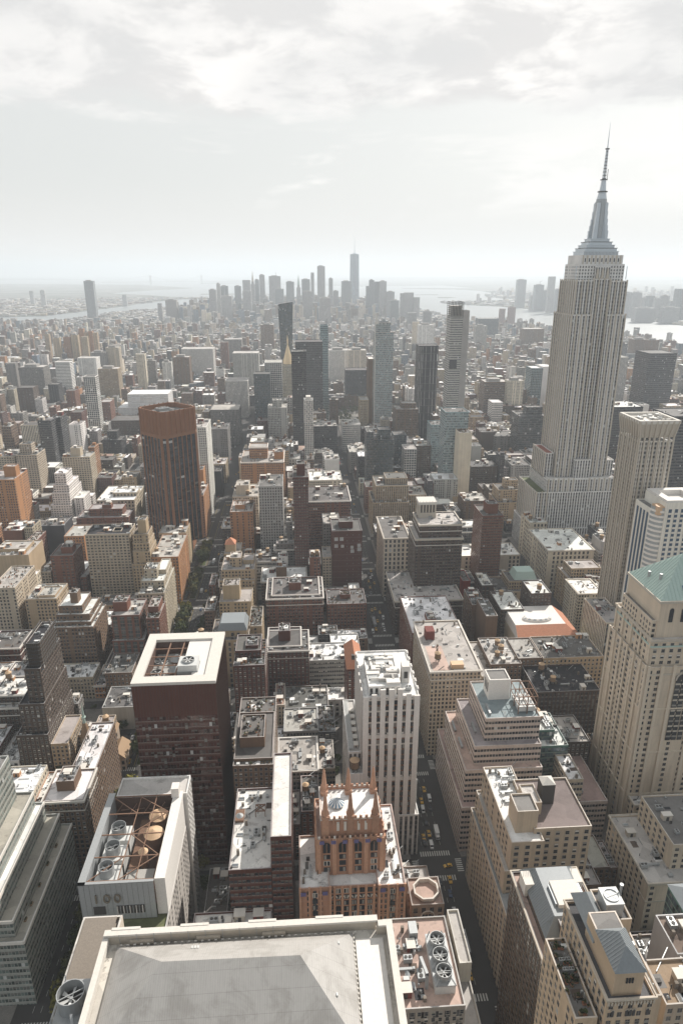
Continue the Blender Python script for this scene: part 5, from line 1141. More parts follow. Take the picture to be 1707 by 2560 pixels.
for i in range(33): y = 292 + 48 * i / 32; q.solid(-43.18, -42.98, y - .07, y + .07, 0, 115.4, 0)
part('bright_side_mullion', q, o)['kind'] = 'stuff'
q = MB([MT['blind glass']]); rr = random.Random(5)                    # drawn blinds of single panes
for _ in range(72):
    k = rr.randrange(27); fl = rr.randrange(2, 23); x = -84 + 40.8 * k / 27; z = fl * 4.2 + 1.2; q.solid(x + .12, x + 1.38, 291.86, 291.93, z, z + 2.0)
part('blind', q, o)['kind'] = 'stuff'
q = MB([MT['light coping'], MR, MT['dark iron']]); X0, X1, Y0, Y1 = -84.2, -43.0, 291.8, 340.2; a0, a1, b0, b1 = -79.4, -49.0, 297.6, 333.5
def ring(m, X0, X1, Y0, Y1, a0, a1, b0, b1, z, zb, mi=0):
    m.solid(X0, X1, Y0, b0, zb, z, mi); m.solid(X0, X1, b1, Y1, zb, z, mi); m.solid(X0, a0, b0, b1, zb, z, mi); m.solid(a1, X1, b0, b1, zb, z, mi)
ring(q, X0, X1, Y0, Y1, a0, a1, b0, b1, 117, 115.4)
part('roof_rim', q, o)
q = MB([MT['dark rust'], MT['dark rust']]); q.solid(a0, a1, b0, b1, 104, 104.3, 1)
for (c_, d_, e_, f_) in ((a0, a1, b0 - .3, b0), (a0, a1, b1, b1 + .3), (a0 - .3, a0, b0, b1), (a1, a1 + .3, b0, b1)): q.solid(c_, d_, e_, f_, 104, 115.4, 0)
part('roof_well', q, o)
q = MB([MT['white stucco']])
n = 10; cpts = [(-61.5, b1 - .6), (-61.5, 318), (-63.0, 310.5), (-63.0, b0 + 4), (-50, b0 + 4), (-50, b1 - .6)]
q.solid(-61.5, a1 + .1, 315, b1 + .1, 112.5, 115.8); q.solid(-56, a1 + .1, b0, 315, 112.5, 115.8); part('white_roof_deck', q, o)
q = MB([MT['white metal'], MT['galvanised steel']]); q.solid(-63.5, -53, 302, 312, 112, 116.2, 1); q.solid(-63, -53.4, 302.3, 311.7, 116.2, 119.5, 0); part('cooling_tower', q, o)
inst('fan_cowl', COOL, o, (-58.2, 307, 119.5), 0, (3.1, 3.1, .9))
q = MB([MT['concrete']]); ring(q, a0 + .2, -64.5, b0 + .2, b1 - .2, -76.8 + .1, -76.5, b0 + 1, b1 - 1, 108, 104.3); part('fan_platform', q, o)
for y in (303.5, 313.5, 325.5): inst('fan_cowl', COOL, o, (-76, y, 107.8), 0, (3.6, 3.6, 1.2))
for (x, y) in ((-67.6, 324.5), (-67.0, 314)):
    q = MB([MT['galvanised steel'], MT['rust iron']]); q.cyl(x, y, 106, 110, 2.9, 2.9, 18, 1); q.cyl(x, y, 110, 113.2, 3.6, .15, 18, 0); part('conical_tank', q, o)
q = MB([MT['rust iron']])
for y in (302.5, 310, 318.5, 326.5): q.bar((a0, y, 115.2), (-62, y, 115.2), .22)
for x in (-71.5, -64.2): q.bar((x, b0, 115.2), (x, b1, 115.2), .3)
part('roof_beam', q, o)['kind'] = 'stuff'
for i in range(26): pass

# --- white striped tower on the avenue
o = hero('tall white pinstriped tower with dark vertical window bays on the avenue', 'tower', (43, 292, 0), 'office_tower', (22, 60, 292, 346), 60)
note('white tower', 25, 60, 293, 104)
WH = (.80, .77, .73); m = MB()
m.box(30.2, 58.6, 293.5, 338, 0, 103, 'S', WH, C['wr']); m.box(23, 30, 298, 345, 0, 66, 'S', WH, C['lr']); m.box(50, 61, 292, 346, 0, 28, 'S', WH, C['wr']); m.box(57.6, 60.8, 300, 334, 27, 44, 'S', WH, C['wr'])
m.box(33, 49.5, 296, 326, 102, 107.5, 'S', WH, C['wr']); part('wall', m, o)
q = MB([MT['white stucco'], MT['dark glass'], MT['rust iron']])
n = 7
for i in range(n):                                                     # broad white piers with dark bays between
    xc = 31.2 + i * (26.4 / (n - 1)); hw = 1.3 if 0 < i < n - 1 else 1.55; zt = 103.4 if i in (0, n - 1) else 107.5 if 1 < i < 5 else 104.6
    xa, xb = max(29.9, xc - hw), min(58.9, xc + hw); q.solid(xa, xb, 292.4, 293.45, 0, zt)
part('front_pier', q, o)['kind'] = 'stuff'
q = MB([MT['dark glass'], MT['light coping'], MT['blind glass'], MT['rust iron']]); rr = random.Random(8)
for i in range(n - 1):
    xa = 31.2 + i * 4.4 + 1.3; xb = xa + 4.4 - 2.6
    for fl in range(28):
        z = 6 + fl * 3.42
        if z > 100: break
        if fl in (13, 21): q.solid(xa, xb, 293.0, 293.4, z, z + 2.2, 1); continue
        q.solid(xa, (xa + xb) / 2 - .08, 293.1, 293.4, z, z + 2.3, 2 if rr.random() < .3 else 0); q.solid((xa + xb) / 2 + .08, xb, 293.1, 293.4, z, z + 2.3, 2 if rr.random() < .3 else 0)
        q.solid(xa, xb, 293.15, 293.4, z + 2.35, z + 3.3, 3 if fl < 18 else 1 if fl % 2 else 3)
part('window_bay', q, o)['kind'] = 'stuff'
q = MB([MT['white stucco']])
for (yy) in (300, 307, 314, 321, 328, 335): q.solid(58.6, 59.3, yy - 1.5, yy + 1.5, 0, 103.6)
for (yy) in (300, 307, 314, 321, 328, 335): q.solid(29.4, 30.18, yy - 1.5, yy + 1.5, 0, 103.6)
part('side_pier', q, o)['kind'] = 'stuff'
q = MB([MT['white stucco'], MT['galvanised steel'], MT['dark iron'], MT['concrete']]); rr = random.Random(3)
for i in range(46):
    x = rr.uniform(35.5, 47); y = rr.uniform(298, 324); w_ = rr.choice((.5, .7, 2.4, 3.5)); d_ = rr.choice((.5, .8, 2.6, 4)); q.solid(x - w_, x + w_, y - d_ * .5, y + d_ * .5, 106.5, 106.9 + rr.uniform(.4, 2.4), rr.choice((0, 0, 1, 3)))
part('roof_equipment', q, o)
q = MB([MT['white stucco'], MT['dark iron']]); q.solid(51.5, 55.5, 306, 312, 102, 112, 0); q.solid(52.5, 54.5, 305.9, 306, 105, 109, 1); part('white_shaft', q, o)
for x in (48.5, 54): inst('air_conditioner', AC, o, (x, 300, 102.2), 0, (1.2, 1.2, 1.2))
for i in range(6): inst('stair_bulkhead', BULKS[1], o, (27.4 , 304 + i * 6, 65.1), 0, (2.2, 3, 1.6))
q = MB([MT['white metal']])
for i in range(5): q.bar((23.8 + i * .5, 301, 65.8), (23.8 + i * .5, 344, 65.8), .14)
part('roof_pipe', q, o)['kind'] = 'stuff'
inst('water_tank', TANK, o, (26, 294.5, 56), 0, (1.25, 1.25, 1.25))
q = MB(); q.box(23, 30, 292, 297.8, 0, 57, 'N', WH, C['wr']); part('corner_wing', q, o)

# --- orange gothic tower
o = hero('orange gothic brick tower crowned with obelisk pinnacles and blue tiles', 'tower', (18, 214, 0), 'office_tower', (-3.5, 40.5, 213, 262), 66)
note('gothic tower', 3, 33, 222, 88)
OG = (.44, .245, .165); m = MB()
m.box(-3.5, 9, 213, 241, 0, 68, 'P2', OG, C['wr']); m.box(29, 40.5, 213, 258, 0, 67.5, 'P2', OG, C['wr']); m.box(8.6, 29.4, 215, 262, 0, 66, 'P2', OG, C['wr'])
m.box(4.2, 32.0, 221.5, 244, 65, 84, 'N', OG, C['tr']); part('wall', m, o)
m = MB(); m.box(6, 30.5, 223.5, 242, 83, 93, 'N', OG, C['wr']); part('crown', m, o)
q = MB([MT['ochre terracotta'], MT['limestone']])
for xx in (-3.2, .6, 5.2, 9.2): q.solid(xx - .45, xx + .45, 212.3, 212.98, 0, 68.6)
for xx in (29.6, 33.2, 37, 40.1): q.solid(xx - .45, xx + .45, 212.3, 212.98, 0, 68.1)
for i in range(6): xx = 11 + i * 3.3; q.solid(xx - .5, xx + .5, 214.2, 214.98, 0, 66)
for i in range(5): xx = 4.8 + i * 6.6; q.solid(xx - .9, xx + .9, 220.5, 221.48, 66, 84.8)
for k in range(4): yy = 222.5 + k * 6.5; q.solid(32.02, 32.9, yy - .8, yy + .8, 66, 84.6); q.solid(3.4, 4.18, yy - .8, yy + .8, 66, 84.6)
part('buttress', q, o)['kind'] = 'stuff'
q = MB([MT['dark glass'], MT['light coping'], MT['blind glass']]); rr = random.Random(2)
def pair(x, y, z, w_=1.9, h=2.1, mi=None):
    q.solid(x - w_ / 2 - .15, x + w_ / 2 + .15, y - .12, y - .02, z - .2, z + h + .15, 1 if rr.random() < .35 else 0)
    for k in (-1, 1): q.solid(x + k * w_ * .27 - w_ * .2, x + k * w_ * .27 + w_ * .2, y - .22, y - .06, z, z + h, 0 if rr.random() < .6 else 2)
for fl in range(17):
    z = 10 + fl * 3.3
    for xx in (2.9, 35.1): pair(xx, 213, z)
    for i in range(5): pair(12.6 + i * 3.3, 215, z - .5)
for fl in range(4):
    for i in range(4): pair(8.2 + i * 6.6, 221.5, 67.2 + fl * 3.4, 2.5)
part('window_pair', q, o)['kind'] = 'stuff'
q = MB([MT['dark glass'], MT['ochre terracotta']])
for i in range(4):                                                     # tall arched openings in the shaft
    x = 8.1 + i * 6.6; q.solid(x - 1.5, x + 1.5, 221.2, 221.45, 77.5, 81.4, 0); q.cyl(x, 221.33, 81.3, 81.4, .1, .1, 4)
    for k in range(7): a, b = math.pi * k / 7, math.pi * (k + 1) / 7; q.face([(x, 221.2, 81.4), (x + 1.5 * math.cos(a), 221.2, 81.4 + 1.5 * math.sin(a)), (x + 1.5 * math.cos(b), 221.2, 81.4 + 1.5 * math.sin(b))], 0)
    q.solid(x - .12, x + .12, 221.05, 221.2, 77.5, 82.5, 1)
part('arched_window', q, o)
q = MB([MT['blue terracotta'], MT['light coping']])
for i in range(6): x = 6.2 + i * 4.75; q.solid(x - 1.0, x + 1.0, 220.3, 220.45, 82.9, 84.6, 0)
for x in (-1.9, 7, 30.9, 38.8): q.solid(x - 1.1, x + 1.1, 212.1, 212.25, 64.5, 66.4, 0)
part('blue_tile', q, o)
q = MB([MT['light coping'], MT['ochre terracotta']])
for x in (13, 16, 21.6, 24.6): q.solid(x - .55, x + .55, 223.2, 223.45, 87, 91.5, 0)
cornice(q, 4.2, 32.0, 221.5, 244, 84.9, .5, .7, 1); cornice(q, 6, 30.5, 223.5, 242, 93.3, .35, .6, 0)
for i in range(11):
    q.solid(6.6 + i * 2.2, 7.6 + i * 2.2, 223.0, 223.5, 93.2, 94.6, 1); q.solid(6.6 + i * 2.2, 7.6 + i * 2.2, 241.6, 242.1, 93.2, 94.6, 1)
for i in range(13): q.solid(4.6 + i * 2.15, 5.5 + i * 2.15, 221.0, 221.5, 84.9, 86.2, 0 if i % 3 == 0 else 1)
for i in range(8): q.solid(31.9, 32.4, 223 + i * 2.6, 224 + i * 2.6, 84.9, 86.2, 1)
for x in (11.2, 14.6, 22, 25.2): q.cyl(x, 223, 91, 95.5, .55, .05, 6, 1)
for zz in (13, 26, 39, 52): q.solid(-3.6, 9.1, 212.75, 212.98, zz, zz + .5, 1); q.solid(29, 40.6, 212.75, 212.98, zz, zz + .5, 1)
for i in range(6):
    for k in range(5): a, b = math.pi * k / 5, math.pi * (k + 1) / 5; xc = 9.3 + i * 3.3 + 1.65; q.bar((xc + 1.2 * math.cos(a), 214.4, 60 + 1.2 * math.sin(a)), (xc + 1.2 * math.cos(b), 214.4, 60 + 1.2 * math.sin(b)), .18, 0)
part('crown_ornament', q, o)
for (x, y) in ((7.8, 224.4), (18.2, 224.4), (28.6, 224.4), (7.9, 239), (18.4, 239), (29.2, 239)):
    q = MB([MT['ochre terracotta']]); q.cyl(x, y, 84, 93.5, 2.2, 1.9, 4, a0=.785); q.cyl(x, y, 93.5, 94.6, 2.3, 2.3, 4, a0=.785)
    q.cyl(x, y, 94.6, 104.5, 1.35, .55, 8); q.cyl(x, y, 104.5, 106.2, .55, 0, 8)
    for a in range(4): q.cyl(x + 1.35 * math.cos(a * 1.5708), y + 1.35 * math.sin(a * 1.5708), 94.4, 97.5, .35, .05, 4)
    part('obelisk', q, o)
q = MB([MT['white metal'], MT['blue stripe']]); n = 24; cx, cy = 12.9, 232.5
for i in range(n): a, b = 2 * math.pi * i / n, 2 * math.pi * (i + 1) / n; q.face([(cx + 3.3 * math.cos(a), cy + 3.3 * math.sin(a), 93), (cx + 3.3 * math.cos(b), cy + 3.3 * math.sin(b), 93), (cx, cy, 95.8)], i % 2)
part('striped_cap', q, o)
roof_kit(o, [(-3, 8, 214, 240, 68), (30, 40, 214, 257, 67.5)], 'a2', True)

# --- octagonal roof beside it
o = hero('low stone building with an octagonal parapet ring on its roof by the crossing', 'building', (55, 226, 0), 'office_building', (41, 62, 212, 262), 24)
m = MB(); SB = (.36, .27, .21); m.box(47, 62, 231, 246, 0, 34, 'A', SB, C['tr']); m.box(41, 61.5, 212, 231, 0, 19, 'P2', SB, C['gr']); m.box(43, 60, 246, 262, 0, 24, 'P', SB, C['lr']); part('wall', m, o)
q = MB([MT['light coping'], MR]); n = 8; cx, cy = 54.8, 238.3
for i in range(n):
    a, b = 2 * math.pi * (i + .5) / n, 2 * math.pi * (i + 1.5) / n
    for (r0, r1, z0, z1) in ((6.3, 5.5, 34.05, 35.6),):
        A = [(cx + r0 * math.cos(a), cy + r0 * math.sin(a)), (cx + r0 * math.cos(b), cy + r0 * math.sin(b)), (cx + r1 * math.cos(b), cy + r1 * math.sin(b)), (cx + r1 * math.cos(a), cy + r1 * math.sin(a))]
        q.face([(*A[0], z0), (*A[1], z0), (*A[1], z1), (*A[0], z1)]); q.face([(*A[0], z1), (*A[1], z1), (*A[2], z1), (*A[3], z1)]); q.face([(*A[2], z0 - 3), (*A[3], z0 - 3), (*A[3], z1), (*A[2], z1)])
q.cyl(cx, cy, 33.3, 33.4, 5.5, 5.5, 8, 1, (*C['tr'], 1), a0=math.pi / 8); part('octagonal_parapet', q, o)
q = MB([MT['light coping'], MT['dark glass']])
for k in range(5):
    a, b = math.pi * k / 5, math.pi * (k + 1) / 5; q.bar((54.6 + 3.2 * math.cos(a), 230.8, 27 + 3.2 * math.sin(a)), (54.6 + 3.2 * math.cos(b), 230.8, 27 + 3.2 * math.sin(b)), .2)
for x in (52.4, 54, 55.6): q.solid(x - .6, x + .6, 230.75, 230.95, 22, 28, 1)
part('arched_window', q, o); roof_kit(o, [(42, 61, 213, 230, 19), (44, 59, 247, 261, 24)], 'a3', True)

# --- roof with three fan cowls, bottom
o = hero('grey building with three big round fan cowls in a row on a white roof box', 'building', (45, 158, 0), 'office_building', (27, 58.5, 158, 196), 74)
m = MB(); FB = (.33, .29, .25); m.box(28, 52, 158, 192, 0, 74, 'A', FB, C['tr']); m.box(51, 58.5, 150, 198, 0, 62, 'P2', (.55, .49, .40), C['lr']); m.box(54, 58.5, 175, 197, 61, 71, 'N', (.6, .55, .46), C['lr']); part('wall', m, o)
add_windows(o, 'n', 28, 52, 158, 192, 30, 74, 'P2', 60)
q = MB([MT['white metal'], MT['galvanised steel']]); q.solid(42.6, 49.6, 162.8, 182, 73, 77.2, 0); q.solid(42.4, 49.8, 162.6, 182.2, 76.9, 77.3, 1); part('fan_box', q, o)
for y in (166.3, 172.4, 178.5): inst('fan_cowl', COOL, o, (46.1, y, 77.3), 0, (2.75, 2.75, 2.6))
q = MB([MT['galvanised steel']])
for y in (163.5, 169.5, 175.4, 181.4): q.bar((42.7, y - 1, 77.5), (44, y + .4, 79), .16); q.bar((49.5, y - 1, 77.5), (48.2, y + .4, 79), .16)
q.bar((40, 165, 73.5), (40, 165, 80), .5); q.bar((40, 165, 80), (39, 172, 79), .5); q.bar((39, 172, 79), (39, 172, 73.5), .5); q.solid(37, 40, 183, 188, 73, 77)
part('roof_duct', q, o); roof_kit(o, [(29, 42, 159, 190, 74)], 'a2', True)

# --- stepped ribbon window building
o = hero('pale stepped office building with long ribbon windows and deep terraces', 'building', (110, 292, 0), 'office_building', (84.5, 166, 292, 360), 31)
note('stepped ribbon', 86, 129, 297, 52); note('stepped ribbon top', 98, 129, 307, 77)
m = MB(); RB = (.56, .46, .40); m.box(84.5, 166, 292, 360, 0, 31, 'R', RB, (.42, .30, .27)); m.box(86.5, 129, 297, 350, 30, 51.5, 'R', RB, C['tr']); m.box(92, 129, 302, 346, 50, 63, 'R', RB, (.33, .29, .29)); m.box(98.5, 129, 307, 343, 62, 77, 'R', RB, (.27, .32, .33)); part('wall', m, o)
q = MB([MT['white stucco'], MR, MT['dark iron']]); q.solid(104.6, 116.6, 325, 336, 76, 88.5, 0); q.solid(105.2, 116, 325.6, 335.4, 88.5, 88.6, 1, (*C['gr'], 1)); ring(q, 104.6, 116.6, 325, 336, 105.2, 116, 325.6, 335.4, 89.3, 88.5, 0)
for i in range(3): q.solid(104.5, 104.6, 327 + i * 2.6, 328.4 + i * 2.6, 80, 86, 2)
part('lift_tower', q, o)
q = MB([MT['rust iron'], MT['white metal']])
for x in (117.5, 122.5, 127.8):
    for y in (311, 318.5, 326): q.bar((x, y, 76), (x, y, 87), .2)
for zz in (82, 87):
    for x in (117.5, 122.5, 127.8): q.bar((x, 311, zz), (x, 326, zz), .17)
    for y in (311, 318.5, 326): q.bar((117.5, y, zz), (127.8, y, zz), .17)
q.solid(118, 122.3, 312, 317.5, 77, 80, 1); q.solid(123, 127.3, 312, 317.5, 77, 80, 1); q.solid(118, 127, 319, 325, 77, 79.5, 1); part('cooling_frame', q, o)
for (x, y, z) in ((89, 320, 50.6), (95.5, 318, 62.1), (88.5, 335, 50.6), (102, 315, 76.1)): inst('air_duct', DUCT, o, (x, y, z), 1.57, (1.4, 1.3, 1.2))
for i in range(9): inst('air_conditioner', AC, o, (131 + (i % 3) * 11, 300 + (i // 3) * 17, 30.1), 0, (1.4,) * 3)
for i in range(5): inst('stair_bulkhead', BULKS[i % 4], o, (134 + i * 7, 335 - (i % 2) * 20, 30.1), 0, (4, 4, 3))

# --- green pyramid tower
o = hero('tall tan stone tower with a pale green copper pyramid roof at the right edge', 'tower', (205, 296, 0), 'office_tower', (170, 240, 288, 342), 40)
note('copper tower', 180, 236, 297, 126)
TN = (.60, .50, .385); m = MB()
m.box(180, 238, 289, 296.9, 0, 30, 'PW', TN, C['lr']); m.box(178.5, 238, 297, 341, 0, 112, 'PW', TN, C['lr'])
m.box(180, 237, 299, 340, 111, 127, 'PW', TN, C['lr']); m.box(183.5, 234, 303, 338, 126, 147, 'N', TN, C['lr']); part('wall', m, o)
n_ = add_windows(o, 'n', 180, 237, 299, 340, 100, 127, 'PW', 34); add_windows(o, 'e', 178.5, 238, 297, 341, 70, 112, 'PW', 62)
q = MB([MT['copper patina'], MT['galvanised steel'], MT['blue stripe']]); hip(q, 182.8, 234.6, 302.3, 338.6, 147.2, 166, 0, .5)
for i in range(26):                                                    # standing seams
    x = 183.5 + i * 2.0; t = min(1, (x - 182.8) / 18.15, (234.6 - x) / 18.15); q.bar((x, 302.3, 147.3), (x, 302.3 + 18.1 * t, 147.3 + 18.8 * t), .12)
for i in range(18):
    y = 303.2 + i * 2.0; t = min(1, (y - 302.3) / 18.15, (338.6 - y) / 18.15); q.bar((182.8, y, 147.3), (182.8 + 18.1 * t, y, 147.3 + 18.8 * t), .12)
q.face([(196, 303.5, 148.8), (207, 303.5, 148.8), (207, 308, 153.4), (196, 308, 153.4)], 2)
for (y, t) in ((316, 6), (324, 4)): q.cyl(182.8 + t, y, 147.3 + t * 1.0, 150.5 + t, .8, .8, 8, 1)
part('copper_roof', q, o)
q = MB([MT['limestone'], MT['dark glass'], MT['copper patina']]); cornice(q, 183.5, 234, 303, 338, 147.4, 1.0, 1.3); cornice(q, 180, 237, 299, 340, 127.2, .9, 1.0); cornice(q, 180, 237, 299, 340, 123.4, .5, .7, 2); cornice(q, 180, 238, 289, 296.9, 30, .5, 1.0); cornice(q, 178.5, 238, 297, 341, 108, .4, .8)
for i in range(7):
    x = 190 + i * 6.4; q.solid(x - 1.1, x + 1.1, 302.75, 302.98, 135, 142, 1)
    for k in range(6): a, b = math.pi * k / 6, math.pi * (k + 1) / 6; q.face([(x, 302.75, 142), (x + 1.1 * math.cos(a), 302.75, 142 + 1.1 * math.sin(a)), (x + 1.1 * math.cos(b), 302.75, 142 + 1.1 * math.sin(b))], 1)
part('arcade', q, o)
q = MB([MT['dark glass'], MT['limestone'], MT['blind glass']])          # great arched bay on the front
for k in range(3):
    x = 196.5 + k * 3.3; q.solid(x - 1.3, x + 1.3, 296.6, 296.96, 66, 104, 0)
    for z in range(11): q.solid(x - 1.3, x + 1.3, 296.5, 296.62, 68 + z * 3.3, 69.0 + z * 3.3, 1 if z % 3 else 2)
for k in range(8): a, b = math.pi * k / 8, math.pi * (k + 1) / 8; q.face([(199.8, 296.6, 104), (199.8 + 4.6 * math.cos(a), 296.6, 104 + 4.6 * math.sin(a)), (199.8 + 4.6 * math.cos(b), 296.6, 104 + 4.6 * math.sin(b))], 0); q.bar((199.8 + 5 * math.cos(a), 296.5, 104 + 5 * math.sin(a)), (199.8 + 5 * math.cos(b), 296.5, 104 + 5 * math.sin(b)), .4, 1)
part('arched_bay', q, o)
m = MB(); m.box(180.5, 190, 303.5, 336, 126, 136, 'P', TN, C['gr']); part('shoulder', m, o)
q = MB([MT['pale stone']])
for y in (297.6, 303.5, 311, 318.6, 326.2, 333.8, 340.4): q.solid(177.7, 178.45, y - .75, y + .75, 0, 113)
for x in (179.4, 186.5, 193.2, 206.6, 214, 221.5, 229): q.solid(x - .8, x + .8, 296.2, 296.95, 0, 113)
for z in (30, 58, 86): q.solid(177.9, 178.45, 297, 341, z, z + .9); q.solid(178.5, 238, 296.4, 296.95, z, z + .9)
for y in (300, 310, 320, 330, 339): q.solid(179.3, 179.95, y - .6, y + .6, 113, 127.6)
part('pilaster', q, o)['kind'] = 'stuff'
for i in range(8): inst('air_conditioner', AC, o, (185 + (i % 2) * 2, 306 + i * 3.6, 135.2), 0, (.9, .9, 1.0))
roof_kit(o, [(181, 237, 290, 296, 30)], 'a2', True)

# --- tan building by the avenue with tower penthouse
o = hero('tan brick office block with stone penthouse tower and stepped side facing the avenue', 'building', (98, 212, 0), 'office_building', (84.5, 126, 212, 276), 45)
note('tan block', 88, 126, 225, 74)
T2 = (.50, .405, .30); m = MB(); m.box(84.5, 108, 212, 276, 0, 46, 'PW', T2, (.30, .31, .31)); m.box(86.3, 101, 225, 275, 45, 58, 'PW', T2, C['lr']); m.box(88.5, 103, 226, 274, 57, 73, 'PW', T2, C['wr'])
m.box(100, 126, 231, 262, 0, 75, 'PW', T2, (.2, .16, .15)); m.box(92, 101.5, 232, 243, 72, 84, 'N', T2, C['gr']); m.box(99, 106, 240, 252, 72, 81, 'N', T2, C['lr']); part('wall', m, o)
add_windows(o, 'n', 88.5, 103, 226, 274, 58, 73, 'PW', 20); add_windows(o, 'n', 100, 126, 231, 262, 40, 75, 'PW', 40); add_windows(o, 'e', 84.5, 108, 212, 276, 20, 46, 'PW', 38)
q = MB([MT['dark iron'], MT['light coping']]); q.solid(108, 114, 246, 252, 74, 85, 0); q.cyl(111, 249, 85, 87.2, 4.4, 0, 4, 1, a0=.785); part('tank_house', q, o)
q = MB([MT['green roof'], MT['dark iron'], MT['white metal']]); q.solid(94, 101, 222, 224.5, 45.2, 47, 1); q.solid(101.5, 105, 220, 223, 45.2, 50, 0); q.solid(96, 99, 216, 219, 45.2, 45.9, 2); part('roof_shed', q, o)
roof_kit(o, [(85, 108, 213, 224, 46), (89, 103, 244, 273, 73), (106, 126, 232, 245, 75)], 'a3', True)

# --- dark brown building with grey mansard
o = hero('dark brown brick block with a grey metal mansard and a tall chimney, lower right', 'building', (88, 160, 0), 'office_building', (77, 102, 158, 194), 100)
DB = (.115, .082, .06); m = MB(); m.box(77, 102, 158, 194, 0, 92, 'P', DB, C['tr']); m.box(79.5, 99, 161, 192, 91, 94.5, 'P', DB, C['gr'], .2); m.box(84.5, 97, 160, 170, 91, 99, 'R', DB, C['lr'], .5); part('wall', m, o)
q = MB([MT['slate metal']]); frustum(q, 79.3, 99.4, 164, 192.4, 94.4, 99.6, 4.2)
for i in range(22): x = 80.2 + i * .85; q.bar((x, 192.4, 94.5), (x, 188.3, 99.6), .06)
for i in range(30): y = 165 + i * .9; q.bar((79.3, y, 94.5), (83.5, min(188, max(168.4, y)), 99.65), .06)
part('mansard_roof', q, o)
q = MB([MT['light coping'], MT['limestone'], MT['dark glass']]); cornice(q, 77, 102, 158, 194, 92.2, .5, .9, 1)
for (x, y) in ((80.2, 186), (97.8, 186)): q.solid(x - 1.8, x + 1.8, y - 3, y + 3, 92, 97.5, 0)
q.solid(79.5, 84, 157.6, 157.95, 80, 88, 2)
for k in range(6): a, b = math.pi * k / 6, math.pi * (k + 1) / 6; q.bar((81.7 + 2.4 * math.cos(a), 157.7, 87 + 2.4 * math.sin(a)), (81.7 + 2.4 * math.cos(b), 157.7, 87 + 2.4 * math.sin(b)), .25, 1)
part('stone_trim', q, o)
q = MB([MT['maroon brick'], MT['light coping']]); q.solid(90.6, 92.6, 157.2, 159.4, 60, 103.5, 0); q.solid(90.4, 92.8, 157, 159.6, 103.5, 104, 1); part('chimney', q, o)
add_windows(o, 'n', 77, 102, 158, 194, 60, 92, 'P', 50); add_windows(o, 'e', 77, 102, 158, 194, 60, 92, 'P', 40)
q = MB([MT['light coping'], MT['bronze window']]); q.solid(86, 95.5, 171, 181, 98, 101.2, 0); q.solid(85.2, 86, 172, 180, 98, 100.6, 1); q.solid(95.5, 96.3, 172, 180, 98, 100.6, 1); part('lantern', q, o)

# --- tan romanesque building with hipped tower
o = hero('tan brick block with round arched top windows and a peaked grey metal tower roof', 'building', (87, 125, 0), 'office_building', (79, 97, 124, 156), 120)
RM = (.52, .40, .28); m = MB(); m.box(80, 93.6, 125, 156, 0, 121, 'P', RM, C['dg']); m.box(92.8, 97.5, 128, 150, 0, 117, 'N', RM, C['wr']); m.box(82, 90.2, 126.6, 145, 120, 129, 'N', RM, C['gr'], .1); m.box(88, 96.5, 146, 157, 0, 124, 'N', RM, C['dg']); part('wall', m, o)
q = MB([MT['slate metal']]); hip(q, 81.6, 90.6, 126.2, 139.5, 129, 133.5); 
for i in range(14): y = 126.8 + i * .93; t = min(1, (y - 126.2) / 4.5, (139.5 - y) / 4.5); q.bar((81.6, y, 129.05), (81.6 + 4.5 * t, y, 129.05 + 4.5 * t), .05); q.bar((90.6, y, 129.05), (90.6 - 4.5 * t, y, 129.05 + 4.5 * t), .05)
hip(q, 81.4, 88, 139, 156, 124.2, 128); part('metal_roof', q, o)
q = MB([MT['limestone'], MT['dark glass']]); cornice(q, 80, 93.6, 125, 156, 121.2, .35, .6)
for i in range(15): q.solid(80.2 + i * .9, 80.6 + i * .9, 124.5, 124.98, 119.2, 120.4)
for x in (82, 86, 87, 88, 91.8):
    q.solid(x - .38, x + .38, 124.75, 124.98, 114.5, 116.8, 1)
    for k in range(4): a, b = math.pi * k / 4, math.pi * (k + 1) / 4; q.bar((x + .45 * math.cos(a), 124.8, 116.8 + .45 * math.sin(a)), (x + .45 * math.cos(b), 124.8, 116.8 + .45 * math.sin(b)), .1, 0)
for x in (85.4, 86.2, 87): q.solid(x - .25, x + .25, 126.3, 126.55, 125, 126.8, 1)
part('arched_trim', q, o)
q = MB([MT['galvanised steel'], MT['white metal']]); q.solid(88.8, 94.2, 147.5, 153.5, 123.2, 128.2, 0); q.solid(88.7, 94.3, 147.4, 153.6, 128.2, 128.5, 1); part('cooling_tower', q, o)
inst('fan_cowl', COOL, o, (91.5, 150.5, 128.3), .3, (2.3, 2.3, .55))
q = MB([MT['galvanised steel']]); q.cyl(95.4, 152.5, 123, 130, .35, .35, 8); q.cyl(95.4, 152.5, 130, 130.5, .6, .6, 8); part('flue', q, o)
add_windows(o, 'n', 80, 93.6, 125, 156, 95, 114, 'P', 36); add_windows(o, 'e', 80, 93.6, 125, 156, 90, 121, 'P', 50)
roof_kit(o, [(93, 97.5, 129, 149, 117)], 'a1', True)
# slim neighbour in front
o = hero('narrow tan annex with a grey roof between dark mansard block and peaked tower block', 'building', (76, 126, 0), 'office_building', (72.5, 78.5, 126, 150), 118)
m = MB(); m.box(72.5, 78.8, 126, 150, 0, 113, 'P', RM, C['gr']); part('wall', m, o); roof_kit(o, [(72.5, 78.8, 126, 150, 113)], 'g', True)
for i in range(4): inst('air_conditioner', AC, o, (75 + (i % 2) * 1.8, 140 + (i // 2) * 3, 112.1), 0, (.6, .6, .7))
